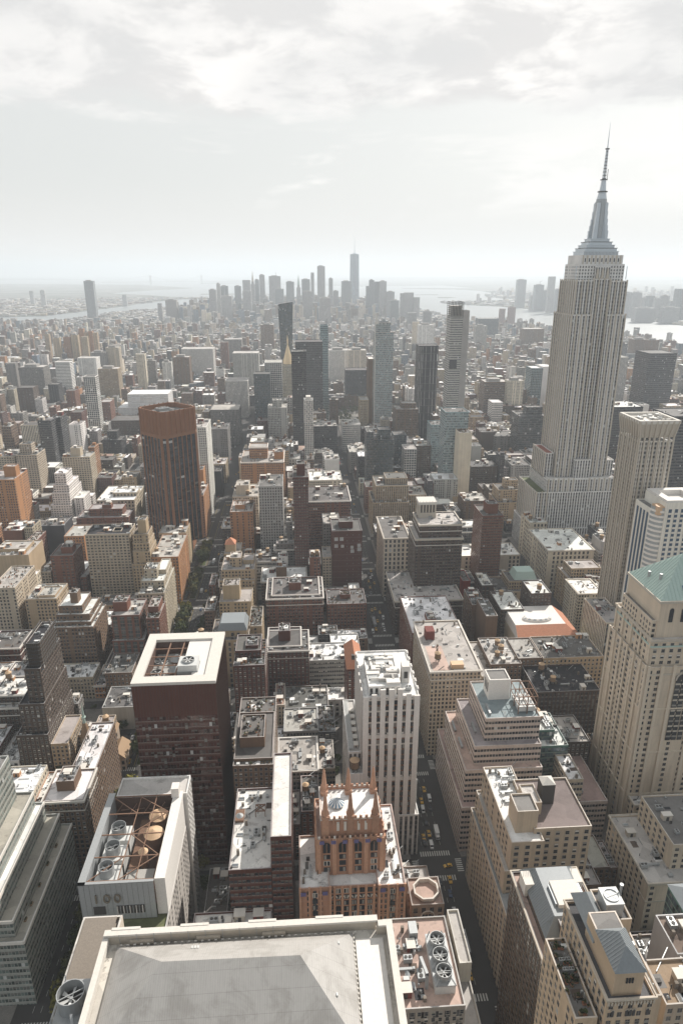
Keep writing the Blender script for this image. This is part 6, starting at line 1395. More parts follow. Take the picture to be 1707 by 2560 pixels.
# right hand neighbours of the peaked tower
o = hero('brown roofed block with white roof boxes at the bottom right corner', 'building', (115, 134, 0), 'office_building', (104, 128, 134, 148), 75)
m = MB(); m.box(104, 128, 134, 148, 0, 104, 'P', (.42, .34, .26), (.30, .22, .15)); part('wall', m, o); roof_kit(o, [(104, 128, 134, 148, 104)], 'a1', True)
o = hero('dark block with a tall blank white side wall near the bottom right corner', 'building', (137, 160, 0), 'office_building', (124, 150, 160, 175), 60)
m = MB(); m.box(124, 150, 160, 175, 0, 89, 'N', (.40, .38, .37), (.20, .15, .12)); part('wall', m, o); roof_kit(o, [(124, 150, 160, 175, 89)], 'a1', True)
o = hero('low dark brick roofs crowded with ducts behind the peaked grey metal tower roof', 'building', (115, 164, 0), 'office_building', (104, 123.5, 152, 195), 50)
m = MB(); m.box(104, 123.5, 164, 194, 0, 58, 'P', C['db'], C['gr']); m.box(104, 123, 150, 163.8, 0, 66, 'P', C['mr'], C['tr']); part('wall', m, o); roof_kit(o, [(104, 123.5, 164, 194, 58), (104, 123, 150, 163.8, 66)], 't1a3', True)
o = hero('dark brick block with a grey roof near the right edge above the blank wall', 'building', (133, 178, 0), 'office_building', (124, 142, 176, 196), 50)
m = MB(); m.box(124, 142, 176, 195, 0, 54, 'P', C['br'], C['gr']); part('wall', m, o); roof_kit(o, [(124, 142, 176, 195, 54)], 't1a2', True)
o = hero('dark green glass block with a sloping patina metal roof at the right edge', 'building', (160, 177, 0), 'office_building', (142.5, 178, 177, 197), 60)
m = MB(); m.box(142.5, 178, 177, 197, 0, 77, 'G', C['gn'], C['gr']); part('wall', m, o); q = MB([MT['copper patina']]); q.mats = [MT['slate metal']]; hip(q, 142.1, 178.4, 176.6, 197.4, 77.2, 84); part('metal_roof', q, o)
o = hero('tan stone block with ledges standing in front of the copper roofed tower', 'building', (185, 228, 0), 'office_building', (158, 215, 228, 274), 42)
m = MB(); m.box(158, 215, 232, 274, 0, 38, 'PW', TN, C['lr']); m.box(172, 215, 240, 272, 37, 52, 'PW', TN, C['gr']); part('wall', m, o)
q = MB([MT['limestone']]); cornice(q, 158, 215, 232, 274, 38.1, .6, 1.0); cornice(q, 158, 215, 232, 274, 27, .3, .5); part('cornice', q, o); roof_kit(o, [(158, 172, 233, 273, 38), (172, 215, 240, 272, 52)], 'a3', True)
o = hero('row of low brick roofs with chimneys between the tan block and the copper roofed tower', 'building', (132, 262, 0), 'office_building', (128, 157.8, 256, 276), 30)
m = MB()
for (a, b, c, d, z) in ((127.5, 140, 240, 262, 30), (140.4, 152, 255, 276, 24), (152.4, 157.8, 258, 276, 20)): m.box(a, b, c, d, 0, z, 'P', jit(C['br']), jit(C['lr'], .2))
part('wall', m, o); roof_kit(o, [(127.5, 140, 240, 262, 30), (140.4, 152, 255, 276, 24), (152.4, 157.8, 258, 276, 20)], 'a3', True)

# --- crowned pale tower
o = hero('tall pale limestone tower of narrow piers with a flared crown, right side', 'tower', (268, 485, 0), 'office_tower', (254, 284, 485, 517), 186)
CR = (.66, .61, .54); m = MB(); m.box(255, 282, 486, 516, 0, 186, 'E2', CR, C['wr']); part('wall', m, o)
q = MB([MT['limestone'], MT['tan disc'], MT['light coping']])
lo = [(255, 486), (282, 486), (282, 516), (255, 516)]; hi = [(253, 484), (284.4, 484), (284.4, 518.4), (253, 518.4)]
for i in range(4): j = (i + 1) % 4; q.face([(*lo[i], 188.5), (*lo[j], 188.5), (*hi[j], 201), (*hi[i], 201)], 0)
ring(q, 253, 284.4, 484, 518.4, 255, 282.4, 486, 516.4, 201.6, 199, 2); q.solid(255, 282.4, 486, 516.4, 199, 199.4, 2)
part('flared_crown', q, o)
q = MB([MT['limestone']])
for i in range(8): x = 255.3 + i * 3.77; q.solid(x - .55, x + .55, 485.0, 485.98, 0, 190); q.bar((x, 485.2, 189), (253.4 + i * 4.3, 483.7, 201), .5)
for i in range(9): y = 486.3 + i * 3.67; q.solid(254.1, 254.98, y - .55, y + .55, 0, 190); q.bar((254.3, y, 189), (252.8, 484.5 + i * 4.15, 201), .5)
part('pier', q, o)['kind'] = 'stuff'
q = MB([MT['concrete'], MT['white metal']]); rr = random.Random(4)
for i in range(22): x = rr.uniform(257, 280); y = rr.uniform(488, 513); q.solid(x - 1.4, x + 1.4, y - 1.4, y + 1.4, 199.3, 200.4 + rr.random() * 2, i % 2)
part('roof_equipment', q, o)
# --- rounded balcony tower
o = hero('white tower with blue window stripes and rounded tan balcony corner, right edge', 'tower', (270, 448, 0), 'residential_tower', (254, 300, 446, 480), 149)
m = MB(); BL = (.035, .07, .14); WT = (.76, .72, .64)
m.box(262, 292, 447, 478, 0, 150, 'N', WT, C['lr'], 3.0); m.box(255.5, 262.2, 456, 478, 0, 143, 'N', WT, C['gr']); part('wall', m, o)
q = MB([MT['blue glazing'], MT['light coping'], MT['dark glass']])
for i in range(6):
    x = 265.5 + i * 4.6; q.solid(x - 1.1, x + 1.1, 446.7, 446.95, 0, 145, 0)
    for f_ in range(38):
        z = 4 + f_ * 3.7
        if z > 141: break
        q.solid(x - 1.15, x + 1.15, 446.55, 446.69, z, z + 1.5, 1)
for i in range(4): y = 458.6 + i * 5; q.solid(255.2, 255.45, y - 1.2, y + 1.2, 0, 139, 0)
part('blue_window_stripe', q, o)
q = MB([MT['white stucco'], MT['bronze window']]); n = 10
for f_ in range(38):
    z = 3 + f_ * 3.75
    for k in range(n):
        a, b = math.pi + math.pi / 2 * k / n * 1.0, math.pi + math.pi / 2 * (k + 1) / n; r_ = 7.2; cx, cy = 262.6, 456.4
        p0, p1 = (cx + r_ * math.cos(a), cy + r_ * math.sin(a) * 1.25), (cx + r_ * math.cos(b), cy + r_ * math.sin(b) * 1.25)
        q.face([(*p0, z), (*p1, z), (*p1, z + 1.5), (*p0, z + 1.5)], 0)
        p2, p3 = (cx + 6.7 * math.cos(a), cy + 6.7 * math.sin(a) * 1.25), (cx + 6.7 * math.cos(b), cy + 6.7 * math.sin(b) * 1.25)
        q.face([(*p2, z + 1.5), (*p3, z + 1.5), (*p3, z + 3.75), (*p2, z + 3.75)], 1); q.face([(*p0, z + 1.5), (*p1, z + 1.5), (*p3, z + 1.5), (*p2, z + 1.5)], 0)
part('rounded_balcony', q, o)['kind'] = 'stuff'
q = MB([MT['tan disc'], MT['white stucco']]); q.solid(257, 263.5, 448.5, 457, 140, 146.5, 0); q.solid(266, 289, 452, 474, 147, 147.6, 1); ring(q, 262.5, 291.5, 447.5, 477.5, 268, 286, 453, 472, 151.5, 147, 1); part('roof_curb', q, o)

# --- stepped glass office block, lower left
o = hero('stepped grey green glass office block with long terraces filling the lower left edge', 'building', (-140, 212, 0), 'office_building', (-215, -121, 212, 288), 38)
note('stepped glass', -215, -128, 212, 50); GG = (.33, .335, .30); m = MB(); ST['GL'] = (1.45, 3.55, .84, .56, 0, None, (.10, .125, .115), .42)
TR = (.42, .39, .33)
m.box(-200, -121, 221, 287, 0, 38, 'GL', GG, TR); m.box(-200, -125.5, 224, 285, 37, 46.5, 'GL', GG, TR); m.box(-200, -131, 222.5, 283, 45.5, 56, 'GL', GG, C['wr']); m.box(-200, -134.5, 224.5, 281.5, 55, 64, 'GL', GG, TR); m.box(-200, -141.5, 226, 279, 63, 88, 'GL', GG, C['gr'])
part('wall', m, o)
q = MB([MT['light coping']])
for (x, y0, y1, z) in ((-121, 221, 287, 38), (-125.5, 224, 285, 46.5), (-131, 222.5, 283, 56), (-134.5, 224.5, 281.5, 64)): q.solid(x - .05, x + .5, y0 - .3, y1, z - 1.3, z + .25); q.solid(x - 40, x - .05, y0 - .5, y0 - .02, z - 1.3, z + .25)
part('terrace_coping', q, o)
for (x, y, z) in ((-124.3, 250, 37.1), (-124.6, 262, 37.1), (-124.2, 273, 37.1), (-124.5, 240, 37.1), (-124.2, 232, 37.1)):
    q = MB([MT['cedar wood'], LEAF[0]]); q.solid(x - .5, x + .5, y - 1, y + 1, z, z + .6)
    for _ in range(10): v = Vector((R.gauss(0, 1), R.gauss(0, 1), R.gauss(0, 1))).normalized() * .7; u = v.cross(Vector((.3, .5, .8))).normalized() * .4; c = Vector((x, y + R.uniform(-.8, .8), z + 1)); q.face([c - v, c - u, c + v, c + u], 1)
    part('terrace_planter', q, o)
for y in (262, 268.5, 275): inst('fan_cowl', COOL, o, (-146, y, 87.1), .2, (2.4, 2.4, 1.4))

# --- the block with the numerals
o = hero('pale metal clad roof enclosure with numerals and three cooling fans, lower left', 'building', (-74, 212, 0), 'office_building', (-91, -56, 203, 274), 58)
note('numeral block', -91, -58, 212, 77)
PN = (.55, .53, .50); m = MB(); m.box(-90.5, -57, 204.5, 262, 0, 58.5, 'P2', (.5, .46, .42), (.14, .15, .07)); m.box(-88, -55.6, 261.8, 274, 0, 76, 'P2', WH, C['lr']); part('wall', m, o)
q = MB([MT['silver paint'], MT['galvanised steel'], MT['dark iron'], MT['white stucco'], MT['rust iron'], MT['dark rust']])
q.solid(-91, -61.6, 212, 212.6, 58, 77, 0); q.solid(-91, -88.6, 212.6, 262, 58, 77, 0); q.solid(-88.6, -61.6, 261.2, 261.8, 58, 75, 5); q.solid(-88.6, -61.6, 212.6, 261.2, 64, 64.4, 5)
for i in range(15): x = -91 + i * 2.1; q.solid(x - .06, x + .06, 211.85, 211.98, 58.3, 77, 1)
q.solid(-86.2, -81.5, 211.7, 211.95, 61.3, 65.4, 2); q.solid(-77, -66, 211.7, 211.95, 61.3, 65.4, 2)
for i in range(9): q.solid(-76.9 + i * 1.25, -76.6 + i * 1.25, 211.5, 211.7, 61.3, 65.4, 1 if i % 2 else 3)
q.solid(-91.2, -88.2, 211.8, 262.2, 77, 77.5, 1); q.solid(-91.2, -61.4, 211.8, 213, 77, 77.5, 1); part('metal_enclosure', q, o)
q = MB([MT['white stucco']]); q.solid(-61.4, -57.2, 213.5, 262.4, 58, 77, 0); q.solid(-61.9, -58.5, 258, 262.4, 77, 82, 0); part('white_side_wall', q, o)
cu_ = bpy.data.curves.new('numerals', 'FONT'); cu_.body = '100'; cu_.size = 6.2; cu_.extrude = .22; cu_.space_character = 1.35
no = bpy.data.objects.new('numerals', cu_); col.objects.link(no); no.parent = o; no.location = (-86.1 - o.location[0], 211.5 - o.location[1], 67.6); no.rotation_euler = (math.pi / 2, 0, 0); cu_.materials.append(MT['letter steel'])
bpy.context.view_layer.update()
dg_ = bpy.context.evaluated_depsgraph_get(); me_ = bpy.data.meshes.new_from_object(no.evaluated_get(dg_)); n2_ = bpy.data.objects.new('numerals', me_); col.objects.link(n2_); n2_.parent = o; n2_.location = no.location; n2_.rotation_euler = no.rotation_euler; bpy.data.objects.remove(no)
for y in (220.8, 231.5, 242.2):
    q = MB([MT['white metal'], MT['dark iron']]); q.solid(-86.6, -77.2, y - 4.2, y + 4.2, 64.4, 73, 0); q.solid(-86.5, -77.3, y - 4.3, y - 4.2, 65, 71, 1); part('cooling_box', q, o)
    inst('fan_cowl', COOL, o, (-82.2, y, 73), .4, (3.1, 3.1, 4.4))
for (x, y, r_) in ((-67, 240.5, 4.3), (-66.8, 250.8, 4.2), (-69.5, 230.5, 2.1)):
    q = MB([MT['tan disc'], MT['rust iron']]); q.cyl(x, y, 66, 73, r_ * .8, r_ * .8, 18, 1); q.cyl(x, y, 74, 76, r_, .1, 24, 0, bottom=True); part('round_tank', q, o)
q = MB([MT['rust iron']])
for y in (214, 226, 238, 250, 260.8): q.bar((-88.5, y, 76.4), (-61.8, y, 76.4), .2)
for i, (a, b) in enumerate((((-76, 214), (-62, 226)), ((-62, 226), (-76, 238)), ((-76, 238), (-62, 250)), ((-62, 250), (-76, 260)), ((-88, 214), (-76, 226)), ((-88, 260), (-76, 250)))): q.bar((*a, 76.5), (*b, 76.5), .17)
for x in (-76, -69): q.bar((x, 213, 76.4), (x, 261, 76.4), .18)
for i in range(9): q.bar((-88 + i * 3.2, 256, 70 + (i % 2) * 3), (-84.8 + i * 3.2, 260, 73 - (i % 2) * 3), .14)
part('roof_truss', q, o)['kind'] = 'stuff'
q = MB([MT['rust iron'], MT['concrete']]); q.solid(-75.5, -64, 216, 226, 64.4, 69, 1); q.solid(-76, -72, 228, 256, 64.4, 67, 0); q.solid(-63.5, -61.7, 213, 240, 64.4, 71, 0); part('roof_ducts', q, o)

# --- foreground building with the metal hip roof
o = hero('pale metal hip roofed building with a white parapet terrace in the foreground', 'building', (-12, 62, 0), 'office_building', (-53, 18, 62, 113), 172)
m = MB(); m.box(-43, 17.6, 62, 110.2, 0, 171.5, 'P2', (.62, .56, .48), (.60, .56, .50), .3, rim=(.7, .66, .6)); m.box(-52.2, -43.3, 99, 122, 0, 165, 'P2', (.52, .46, .38), (.30, .26, .22)); m.box(-52.2, -43.3, 62, 98.8, 0, 163.5, 'P2', (.52, .46, .38), C['lr']); part('wall', m, o)
HM_, g = new_mat('standing seam metal'); pos = g.n('ShaderNodeNewGeometry').outputs['Position']; px_, py_, _z = g.xyz(pos)
sm = g.m('LESS_THAN', g.m('FRACT', g.m('MULTIPLY', px_, 2.2)), .12); st_ = g.noise(g.comb(g.m('MULTIPLY', px_, 3.0), g.m('MULTIPLY', py_, .35), 0.0), 1.0, 4, .6)
k = g.m('ADD', .80, g.m('MULTIPLY', st_, .30)); vs = g.n('ShaderNodeVectorMath', operation='SCALE'); vs.inputs[0].default_value = (.42, .40, .375); g.put(vs.inputs['Scale'], k); 
sm2 = g.m('LESS_THAN', g.m('FRACT', g.m('MULTIPLY', py_, .31)), .02); blot = g.noise(pos, .16, 6, .68, .6); fin = g.noise(g.comb(g.m('MULTIPLY', px_, 1.2), g.m('MULTIPLY', py_, 5.0), 0.0), 1.0, 5, .7)
cc = g.mix(g.m('MULTIPLY', sm, .30), vs.outputs[0], (.15, .14, .13, 1)); cc = g.mix(g.m('MULTIPLY', sm2, .4), cc, (.13, .12, .11, 1)); cc = g.mix(g.m('MULTIPLY', g.step(blot, .45, .66), .38), cc, (.17, .155, .135, 1)); cc = g.mix(g.m('MULTIPLY', g.step(fin, .56, .72), .25), cc, (.44, .42, .39, 1))
finish(g, cc, g.m('ADD', .38, g.m('MULTIPLY', blot, .3)), .5)
q = MB([HM_]); e = 171.9; rz_ = 179.5; a0, a1, b0, b1 = -40.6, 9.4, 84.6, 108.4
ra, rb = (-28.8, 98.6, rz_), (-1.8, 98.2, rz_)
q.face([(a0, b0, e), (a1, b0, e), rb, ra]); q.face([(a1, b0, e), (a1, b1, e), rb]); q.face([(a1, b1, e), (a0, b1, e), ra, rb]); q.face([(a0, b1, e), (a0, b0, e), ra]); part('hip_roof', q, o)
q = MB([MT['light coping'], MT['white stucco'], MT['limestone'], MR])
q.solid(-43.2, 14.6, 109.5, 110.5, 170, 173.6, 2); q.solid(14.6, 17.8, 108.2, 109.2, 170, 173.6, 2); q.solid(16.8, 17.8, 62, 108.2, 170, 173.6, 2)
q.solid(-43.4, 14.9, 109.3, 110.7, 173.6, 174.1, 0); q.solid(14.9, 18.0, 108.0, 109.4, 173.6, 174.1, 0); q.solid(16.6, 18.0, 62, 108.0, 173.6, 174.1, 0); q.solid(-43.6, -42.4, 62, 110, 171.5, 173.4, 0)
for i in range(4): q.solid(-42 + i * 14.5, -36 + i * 14.5, 110.5, 111.1, 172.6, 174.2, 0)
part('parapet', q, o)
q = MB([MT['white stucco']]); q.solid(9.9, 15.8, 62, 107.2, 171.3, 171.6); part('white_terrace', q, o)
q = MB([MT['light coping']])
for i in range(36): q.solid(-40 + i * 1.42, -39.5 + i * 1.42, 108.5, 108.75, 171.7, 172.1)
for i in range(24): q.solid(9.45, 9.7, 85 + i * 1.0, 85.4 + i * 1.0, 171.7, 172.1)
part('snow_guard', q, o)['kind'] = 'stuff'
for (x, y, z) in ((-22.5, 90.5, 173.9), (-15.6, 89.5, 173.4), (-23.5, 105, 174.2), (5.6, 104.6, 173.6), (4.6, 93.2, 174.4), (-31, 94, 174.6)):
    q = MB([MT['white metal']])
    for k in range(3): q.solid(x - .8 + k * .6, x - .45 + k * .6, y - .3, y + .3, z - 1.2, z + .7)
    part('roof_hatch', q, o)
q = MB([MT['galvanised steel'], MT['limestone']])
for i in range(10): x = -40 + i * 3.6; q.bar((x, 109.1, 171.5), (x, 108.9, 174.6), .06)
for i in range(3): x = -38 + i * 14; q.solid(x, x + 5, 108.9, 109.4, 171.5, 172.6, 1)
part('parapet_ladder', q, o)
q = MB([MT['galvanised steel'], MT['cedar wood'], MT['dark iron'], MT['weathered planks']])
q.solid(-51.6, -44.4, 106.5, 121.4, 165.02, 165.3, 3); q.solid(-50.9, -45.3, 92, 105.5, 166.5, 167, 0)
for y in (92, 96.5, 101, 105.5):
    for x in (-50.9, -45.3): q.bar((x, y, 163), (x, y, 168.3), .09, 0)
for x in (-50.9, -45.3): q.bar((x, 92, 168.2), (x, 105.5, 168.2), .06); q.bar((x, 92, 167.6), (x, 105.5, 167.6), .05)
q.bar((-50.9, 92, 168.2), (-45.3, 92, 168.2), .06); q.bar((-45.6, 93, 167.2), (-46.8, 96.5, 169.5), .25); part('steel_platform', q, o)
inst('fan_cowl', COOL, o, (-47.9, 100.2, 167), .5, (2.75, 2.75, 3.6))

# --- church with the green spire
o = hero('small stone church with brown slate nave and slender green copper spire', 'church', (-135, 380, 0), 'church', (-143, -116, 368, 402), 18)
q = MB(); q.box(-137.5, -127, 376, 402, 0, 13, 'A', (.40, .32, .25), C['gr']); q.box(-126.9, -116, 372, 388, 0, 9, 'A', (.5, .4, .32), C['tr']); part('wall', q, o)
q = MB([MT['cedar wood']]); hip(q, -142.5, -126.5, 375, 403, 13.1, 22, ridge=.3); part('nave_roof', q, o)
q = MB([MT['cedar wood']]); hip(q, -127, -115.5, 371.5, 388.5, 9.1, 14, ridge=.3); part('porch_roof', q, o)
q = MB([MT['limestone'], MT['cedar wood'], MT['copper patina']]); q.solid(-146.5, -141.5, 384, 389, 0, 17, 0); q.cyl(-144, 386.5, 17, 27, 3.6, 1.2, 8, 1); q.cyl(-144, 386.5, 27, 31, 1.1, .9, 8, 2); q.cyl(-144, 386.5, 31, 31.6, 1.5, 1.5, 8, 2); q.cyl(-144, 386.5, 31.6, 43, .9, .02, 8, 2); part('spire', q, o)

# --- tallest downtown tower
o = hero('tallest downtown tower, pale tapering glass shaft with a needle on top', 'tower', (437, 5290, 0), 'office_tower', (403, 471, 5260, 5320), 417)
q = MB(); W_ = (*C['bl'], 3.0); cx, cy = 437, 5290
lo = [(cx + 34 * c, cy + 31 * s) for c, s in ((-1, -1), (1, -1), (1, 1), (-1, 1))]; hi = [(cx + 32 * c, cy + 31 * s) for c, s in ((0, -1), (1, 0), (0, 1), (-1, 0))]
q.box(cx - 34, cx + 34, cy - 31, cy + 31, 0, 58, 'G', C['bl'], C['gr'])
gl = (.24, .29, .33, .1); pa = (3, 4, .9, .9); sp = (.2, .2, .22, .1)
for i in range(4):
    j = (i + 1) % 4; q.face([(*lo[i], 57), (*lo[j], 57), (*hi[i], 417)], 0, [(0, 0), (62, 0), (31, 360)], W_, pa, sp, gl); q.face([(*lo[j], 57), (*hi[j], 417), (*hi[i], 417)], 0, [(0, 0), (31, 360), (-31, 360)], W_, pa, sp, gl)
q.face([(*p, 417) for p in hi], 1, None, (*C['gr'], 1)); part('wall', q, o)
q = MB([MT['mast metal']]); q.cyl(cx, cy, 417, 424, 17, 15, 16); q.cyl(cx, cy, 424, 541, 2.6, .5, 8); part('spire', q, o)
# --- far bridge
o = tag(empty('suspension_bridge', (-3000, 16900, 0), 'faint far suspension bridge with two towers near the left horizon', 'bridge'))
q = MB([MT['concrete']])
for (x, y) in ((-3260, 16600), (-2210, 17350)):
    for d_ in (-12, 12): q.solid(x - 9 + d_, x + 9 + d_, y - 10, y + 10, 0, 195)
    q.solid(x - 20, x + 20, y - 9, y + 9, 180, 195)
q.bar((-4200, 15930, 60), (-1400, 17930, 60), 4)
for (a, b) in (((-4200, 15930, 60), (-3260, 16600, 193)), ((-2210, 17350, 193), (-1400, 17930, 60))): q.bar(a, b, 2)
pv_ = None
for i in range(17):
    t = i / 16; p = (-3260 + 1050 * t, 16600 + 750 * t, 193 - 118 * (1 - (2 * t - 1) ** 2))
    if pv_: q.bar(pv_, p, 2)
    pv_ = p
part('bridge_span', q, o)
# ---------------------------------------------------------------- the ordinary city between the landmarks
BY_X = {}
for i, b in enumerate(BUILT):
    for k in range(int(max(0, b[1]) // 40), int(min(1707, max(0, b[2])) // 40) + 1): BY_X.setdefault(k, []).append(b)
def allowed(x0, x1, y0, y1, z, share):
    """does a roof at height z stay clear of the visible part of the landmarks behind it?"""
    a = proj(x0, y0, z); b = proj(x1, y0, z); t = min(a[1], proj(x0, y1, z)[1], proj(x1, y1, z)[1]); lo, hi = min(a[0], proj(x0, y1, z)[0]), max(b[0], proj(x1, y1, z)[0])
    for k in range(int(max(0, lo) // 40), int(min(1707, max(0, hi)) // 40) + 1):
        for (lab, pl, pr_, pt, pb, yy) in BY_X.get(k, ()):
            if yy > y0 + 4 and pr_ > lo + 1 and pl < hi - 1 and t < pt + share * (pb - pt): return False
    return True
FG = {}
for f in FOOT:
    for a in range(int(f[0] // 60), int(f[1] // 60) + 1):
        for b in range(int(f[2] // 60), int(f[3] // 60) + 1): FG.setdefault((a, b), []).append(f)
def clear(x0, x1, y0, y1, m=.3):
    for a in range(int(x0 // 60), int(x1 // 60) + 1):
        for b in range(int(y0 // 60), int(y1 // 60) + 1):
            for f in FG.get((a, b), ()):
                if min(x1, f[1]) - max(x0, f[0]) > m and min(y1, f[3]) - max(y0, f[2]) > m: return False
    return True
def inside(x, y, poly):
    c = False; n = len(poly); j = n - 1
    for i in range(n):
        if (poly[i][1] > y) != (poly[j][1] > y) and x < (poly[j][0] - poly[i][0]) * (y - poly[i][1]) / (poly[j][1] - poly[i][1]) + poly[i][0]: c = not c
        j = i
    return c
def inview(x, y, z=0, m=60):
    p = proj(x, y, z); return -m < p[0] < 1707 + m and p[1] < 2640
F = random.Random(21)
PARKS = [(88, 216, ST_Y[16] + 8, ST_Y[19] - 8, 'wooded square between the towers'), (-250, -185, ST_Y[16], ST_Y[16], '')]
WOODS = [(90, 214, 1345, 1560), (-210, -120, 2060, 2290), (-720, -430, 3010, 3200), (560, 660, 2980, 3120), (-1390, -1200, 2500, 2600), (-300, -230, 1700, 1800), (-1600, -1100, 2870, 2990)]
NAMEC = {'or': 'orange', 'rb': 'red brick', 'mr': 'dark red', 'br': 'brown', 'db': 'dark brown', 'tn': 'tan', 'bg': 'beige', 'cr': 'cream', 'wh': 'white', 'lg': 'pale grey', 'gy': 'grey', 'dg': 'charcoal'}
NAMER = {'wr': 'white roof', 'lr': 'pale roof', 'gr': 'grey roof', 'bk': 'black roof', 'tr': 'pinkish roof'}
def short(lab):
    for s_ in (' with ', ', ', ' behind ', ' beside ', ' between ', ' topped ', ' crowned ', ' in front ', ' of narrow', ' on the ', ' at the ', ' around ', ' carrying ', ' turned ', ' wrapped ', ' left of', ' right of', ' by the', ' close left', ' below ', ' facing ', ' above ', ' next to', ' far left', ' attached', ' cut by', ' from '):
        i = lab.find(s_)
        if i > 12: lab = lab[:i]
    return ' '.join(lab.split()[:6])
CENT = []
seen_ = {}
for b in BUILT:
    if b[5] < 1300 and b[0] not in seen_ and ' ' in b[0] and len(b[0].split()) > 5: seen_[b[0]] = 1; CENT.append((short(b[0]), (max(0, b[1]) + min(1707, b[2])) / 2, b[3], b[5]))
USED = set()
def fill_label(x, y, z, wn, rn, feat, kindw):
    p = proj(x, y, z); cand = sorted(CENT, key=lambda c: abs(c[1] - p[0]) * 1.0 + abs(c[2] - p[1]) * .9)[:9]
    size = 'low' if z < 19 else 'mid height' if z < 38 else 'tall'
    for ft in (feat, 'and ' + NAMER[rn]):
        for c in cand:
            dx, dy = p[0] - c[1], p[1] - c[2]
            rel = ('just right of' if dx > 0 else 'just left of') if abs(dx) > abs(dy) * .7 else ('behind' if y > c[3] else 'in front of')
            l = f"{size} {NAMEC[wn]} {kindw} {ft}, {rel} the {c[0]}"
            if len(l.split()) > 16: continue
            if l not in USED: USED.add(l); return l
    l = f"{size} {NAMEC[wn]} {kindw} {feat}, {['far left','left of centre','near the centre','right of centre','far right'][max(0,min(4,int(p[0]/342)))]}, {['in the distance','in the middle distance','nearer'][0 if p[1]<1150 else 1 if p[1]<1500 else 2]}"
    USED.add(l); return l
def palette(x, y):
    if x < -126: return F.choices(['tn', 'bg', 'rb', 'br', 'wh', 'or', 'gy', 'cr', 'mr', 'lg', 'db'], [14, 11, 15, 14, 9, 6, 10, 9, 8, 8, 8])[0]
    return F.choices(['tn', 'bg', 'rb', 'br', 'wh', 'or', 'gy', 'cr', 'mr', 'lg', 'db', 'dg'], [11, 7, 12, 15, 6, 3, 14, 8, 9, 9, 12, 8])[0]
def zone_h(x, y):
    r = F.random()
    if x < -126:
        if y < 700: return F.uniform(12, 19) if r < .55 else F.uniform(22, 46)
        if y < 1300: return F.uniform(13, 24) if r < .45 else F.uniform(26, 62)
        if y < 2300: return F.uniform(14, 24) if r < .62 else F.uniform(26, 55) if r < .95 else F.uniform(55, 85)
    elif x < 236:
        if y < 560: return F.uniform(12, 20) if r < .5 else F.uniform(22, 40)
        if y < 1300: return F.uniform(18, 42) if r < .6 else F.uniform(36, 60)
        if y < 2300: return F.uniform(20, 34) if r < .6 else F.uniform(36, 70)
    else:
        if y < 1300: return F.uniform(24, 48) if r < .7 else F.uniform(44, 70)
        if y < 2300: return F.uniform(15, 34) if r < .75 else F.uniform(34, 62)
    if y < 3600: return F.uniform(12, 22) if r < .84 else F.uniform(24, 52)
    return F.uniform(14, 26) if r < .7 else F.uniform(28, 70)
lots = []
for k in range(1, 20):
    ya, yb = ST_Y[k] + 9, ST_Y[k + 1] - 9
    for (xa, xb) in GAPS:
        xa_, xb_ = xa + 4, xb - 4
        for row in (0, 1):
            x = xa_
            while x < xb_ - 5:
                w_ = F.uniform(8, 17) if F.random() < .4 else F.uniform(16, 34)
                if x + w_ > xb_ - 6: w_ = xb_ - x
                dd = F.uniform(24, 30.5); y0, y1 = (ya, ya + dd) if row == 0 else (yb - dd, yb)
                if w_ > 22 and F.random() < .25: y0, y1 = (ya, ya + dd) if row == 0 else (yb - dd, yb)
                cx = x + w_ / 2
                if inview(cx, y0, 0) or inview(cx, y0, 40):
                    if not any(a - 5 < cx < b + 5 and c - 5 < (y0 + y1) / 2 < d + 5 for a, b, c, d in WOODS): lots.append((x, x + w_ - .15, y0, y1))
                x += w_
lots.sort(key=lambda l: l[2]); YARD = []; n_ind = 0; BIG = MB(); nb = 0
def fit(l):
    """shrink a lot until it clears what already stands there"""
    x0, x1, y0, y1 = l
    if clear(x0, x1, y0, y1): return l
    for (a, b, c, d) in ((x0, x1, y0 + 10, y1), (x0, x1, y0, y1 - 10), (x0 + (x1 - x0) * .4, x1, y0, y1), (x0, x0 + (x1 - x0) * .6, y0, y1), (x0, x1, y0 + 17, y1), (x0, x1, y0, y1 - 17), (x0 + (x1 - x0) * .66, x1, y0, y1), (x0, x0 + (x1 - x0) * .34, y0, y1)):
        if b - a > 4 and d - c > 6 and clear(a, b, c, d): return (a, b, c, d)
    return None
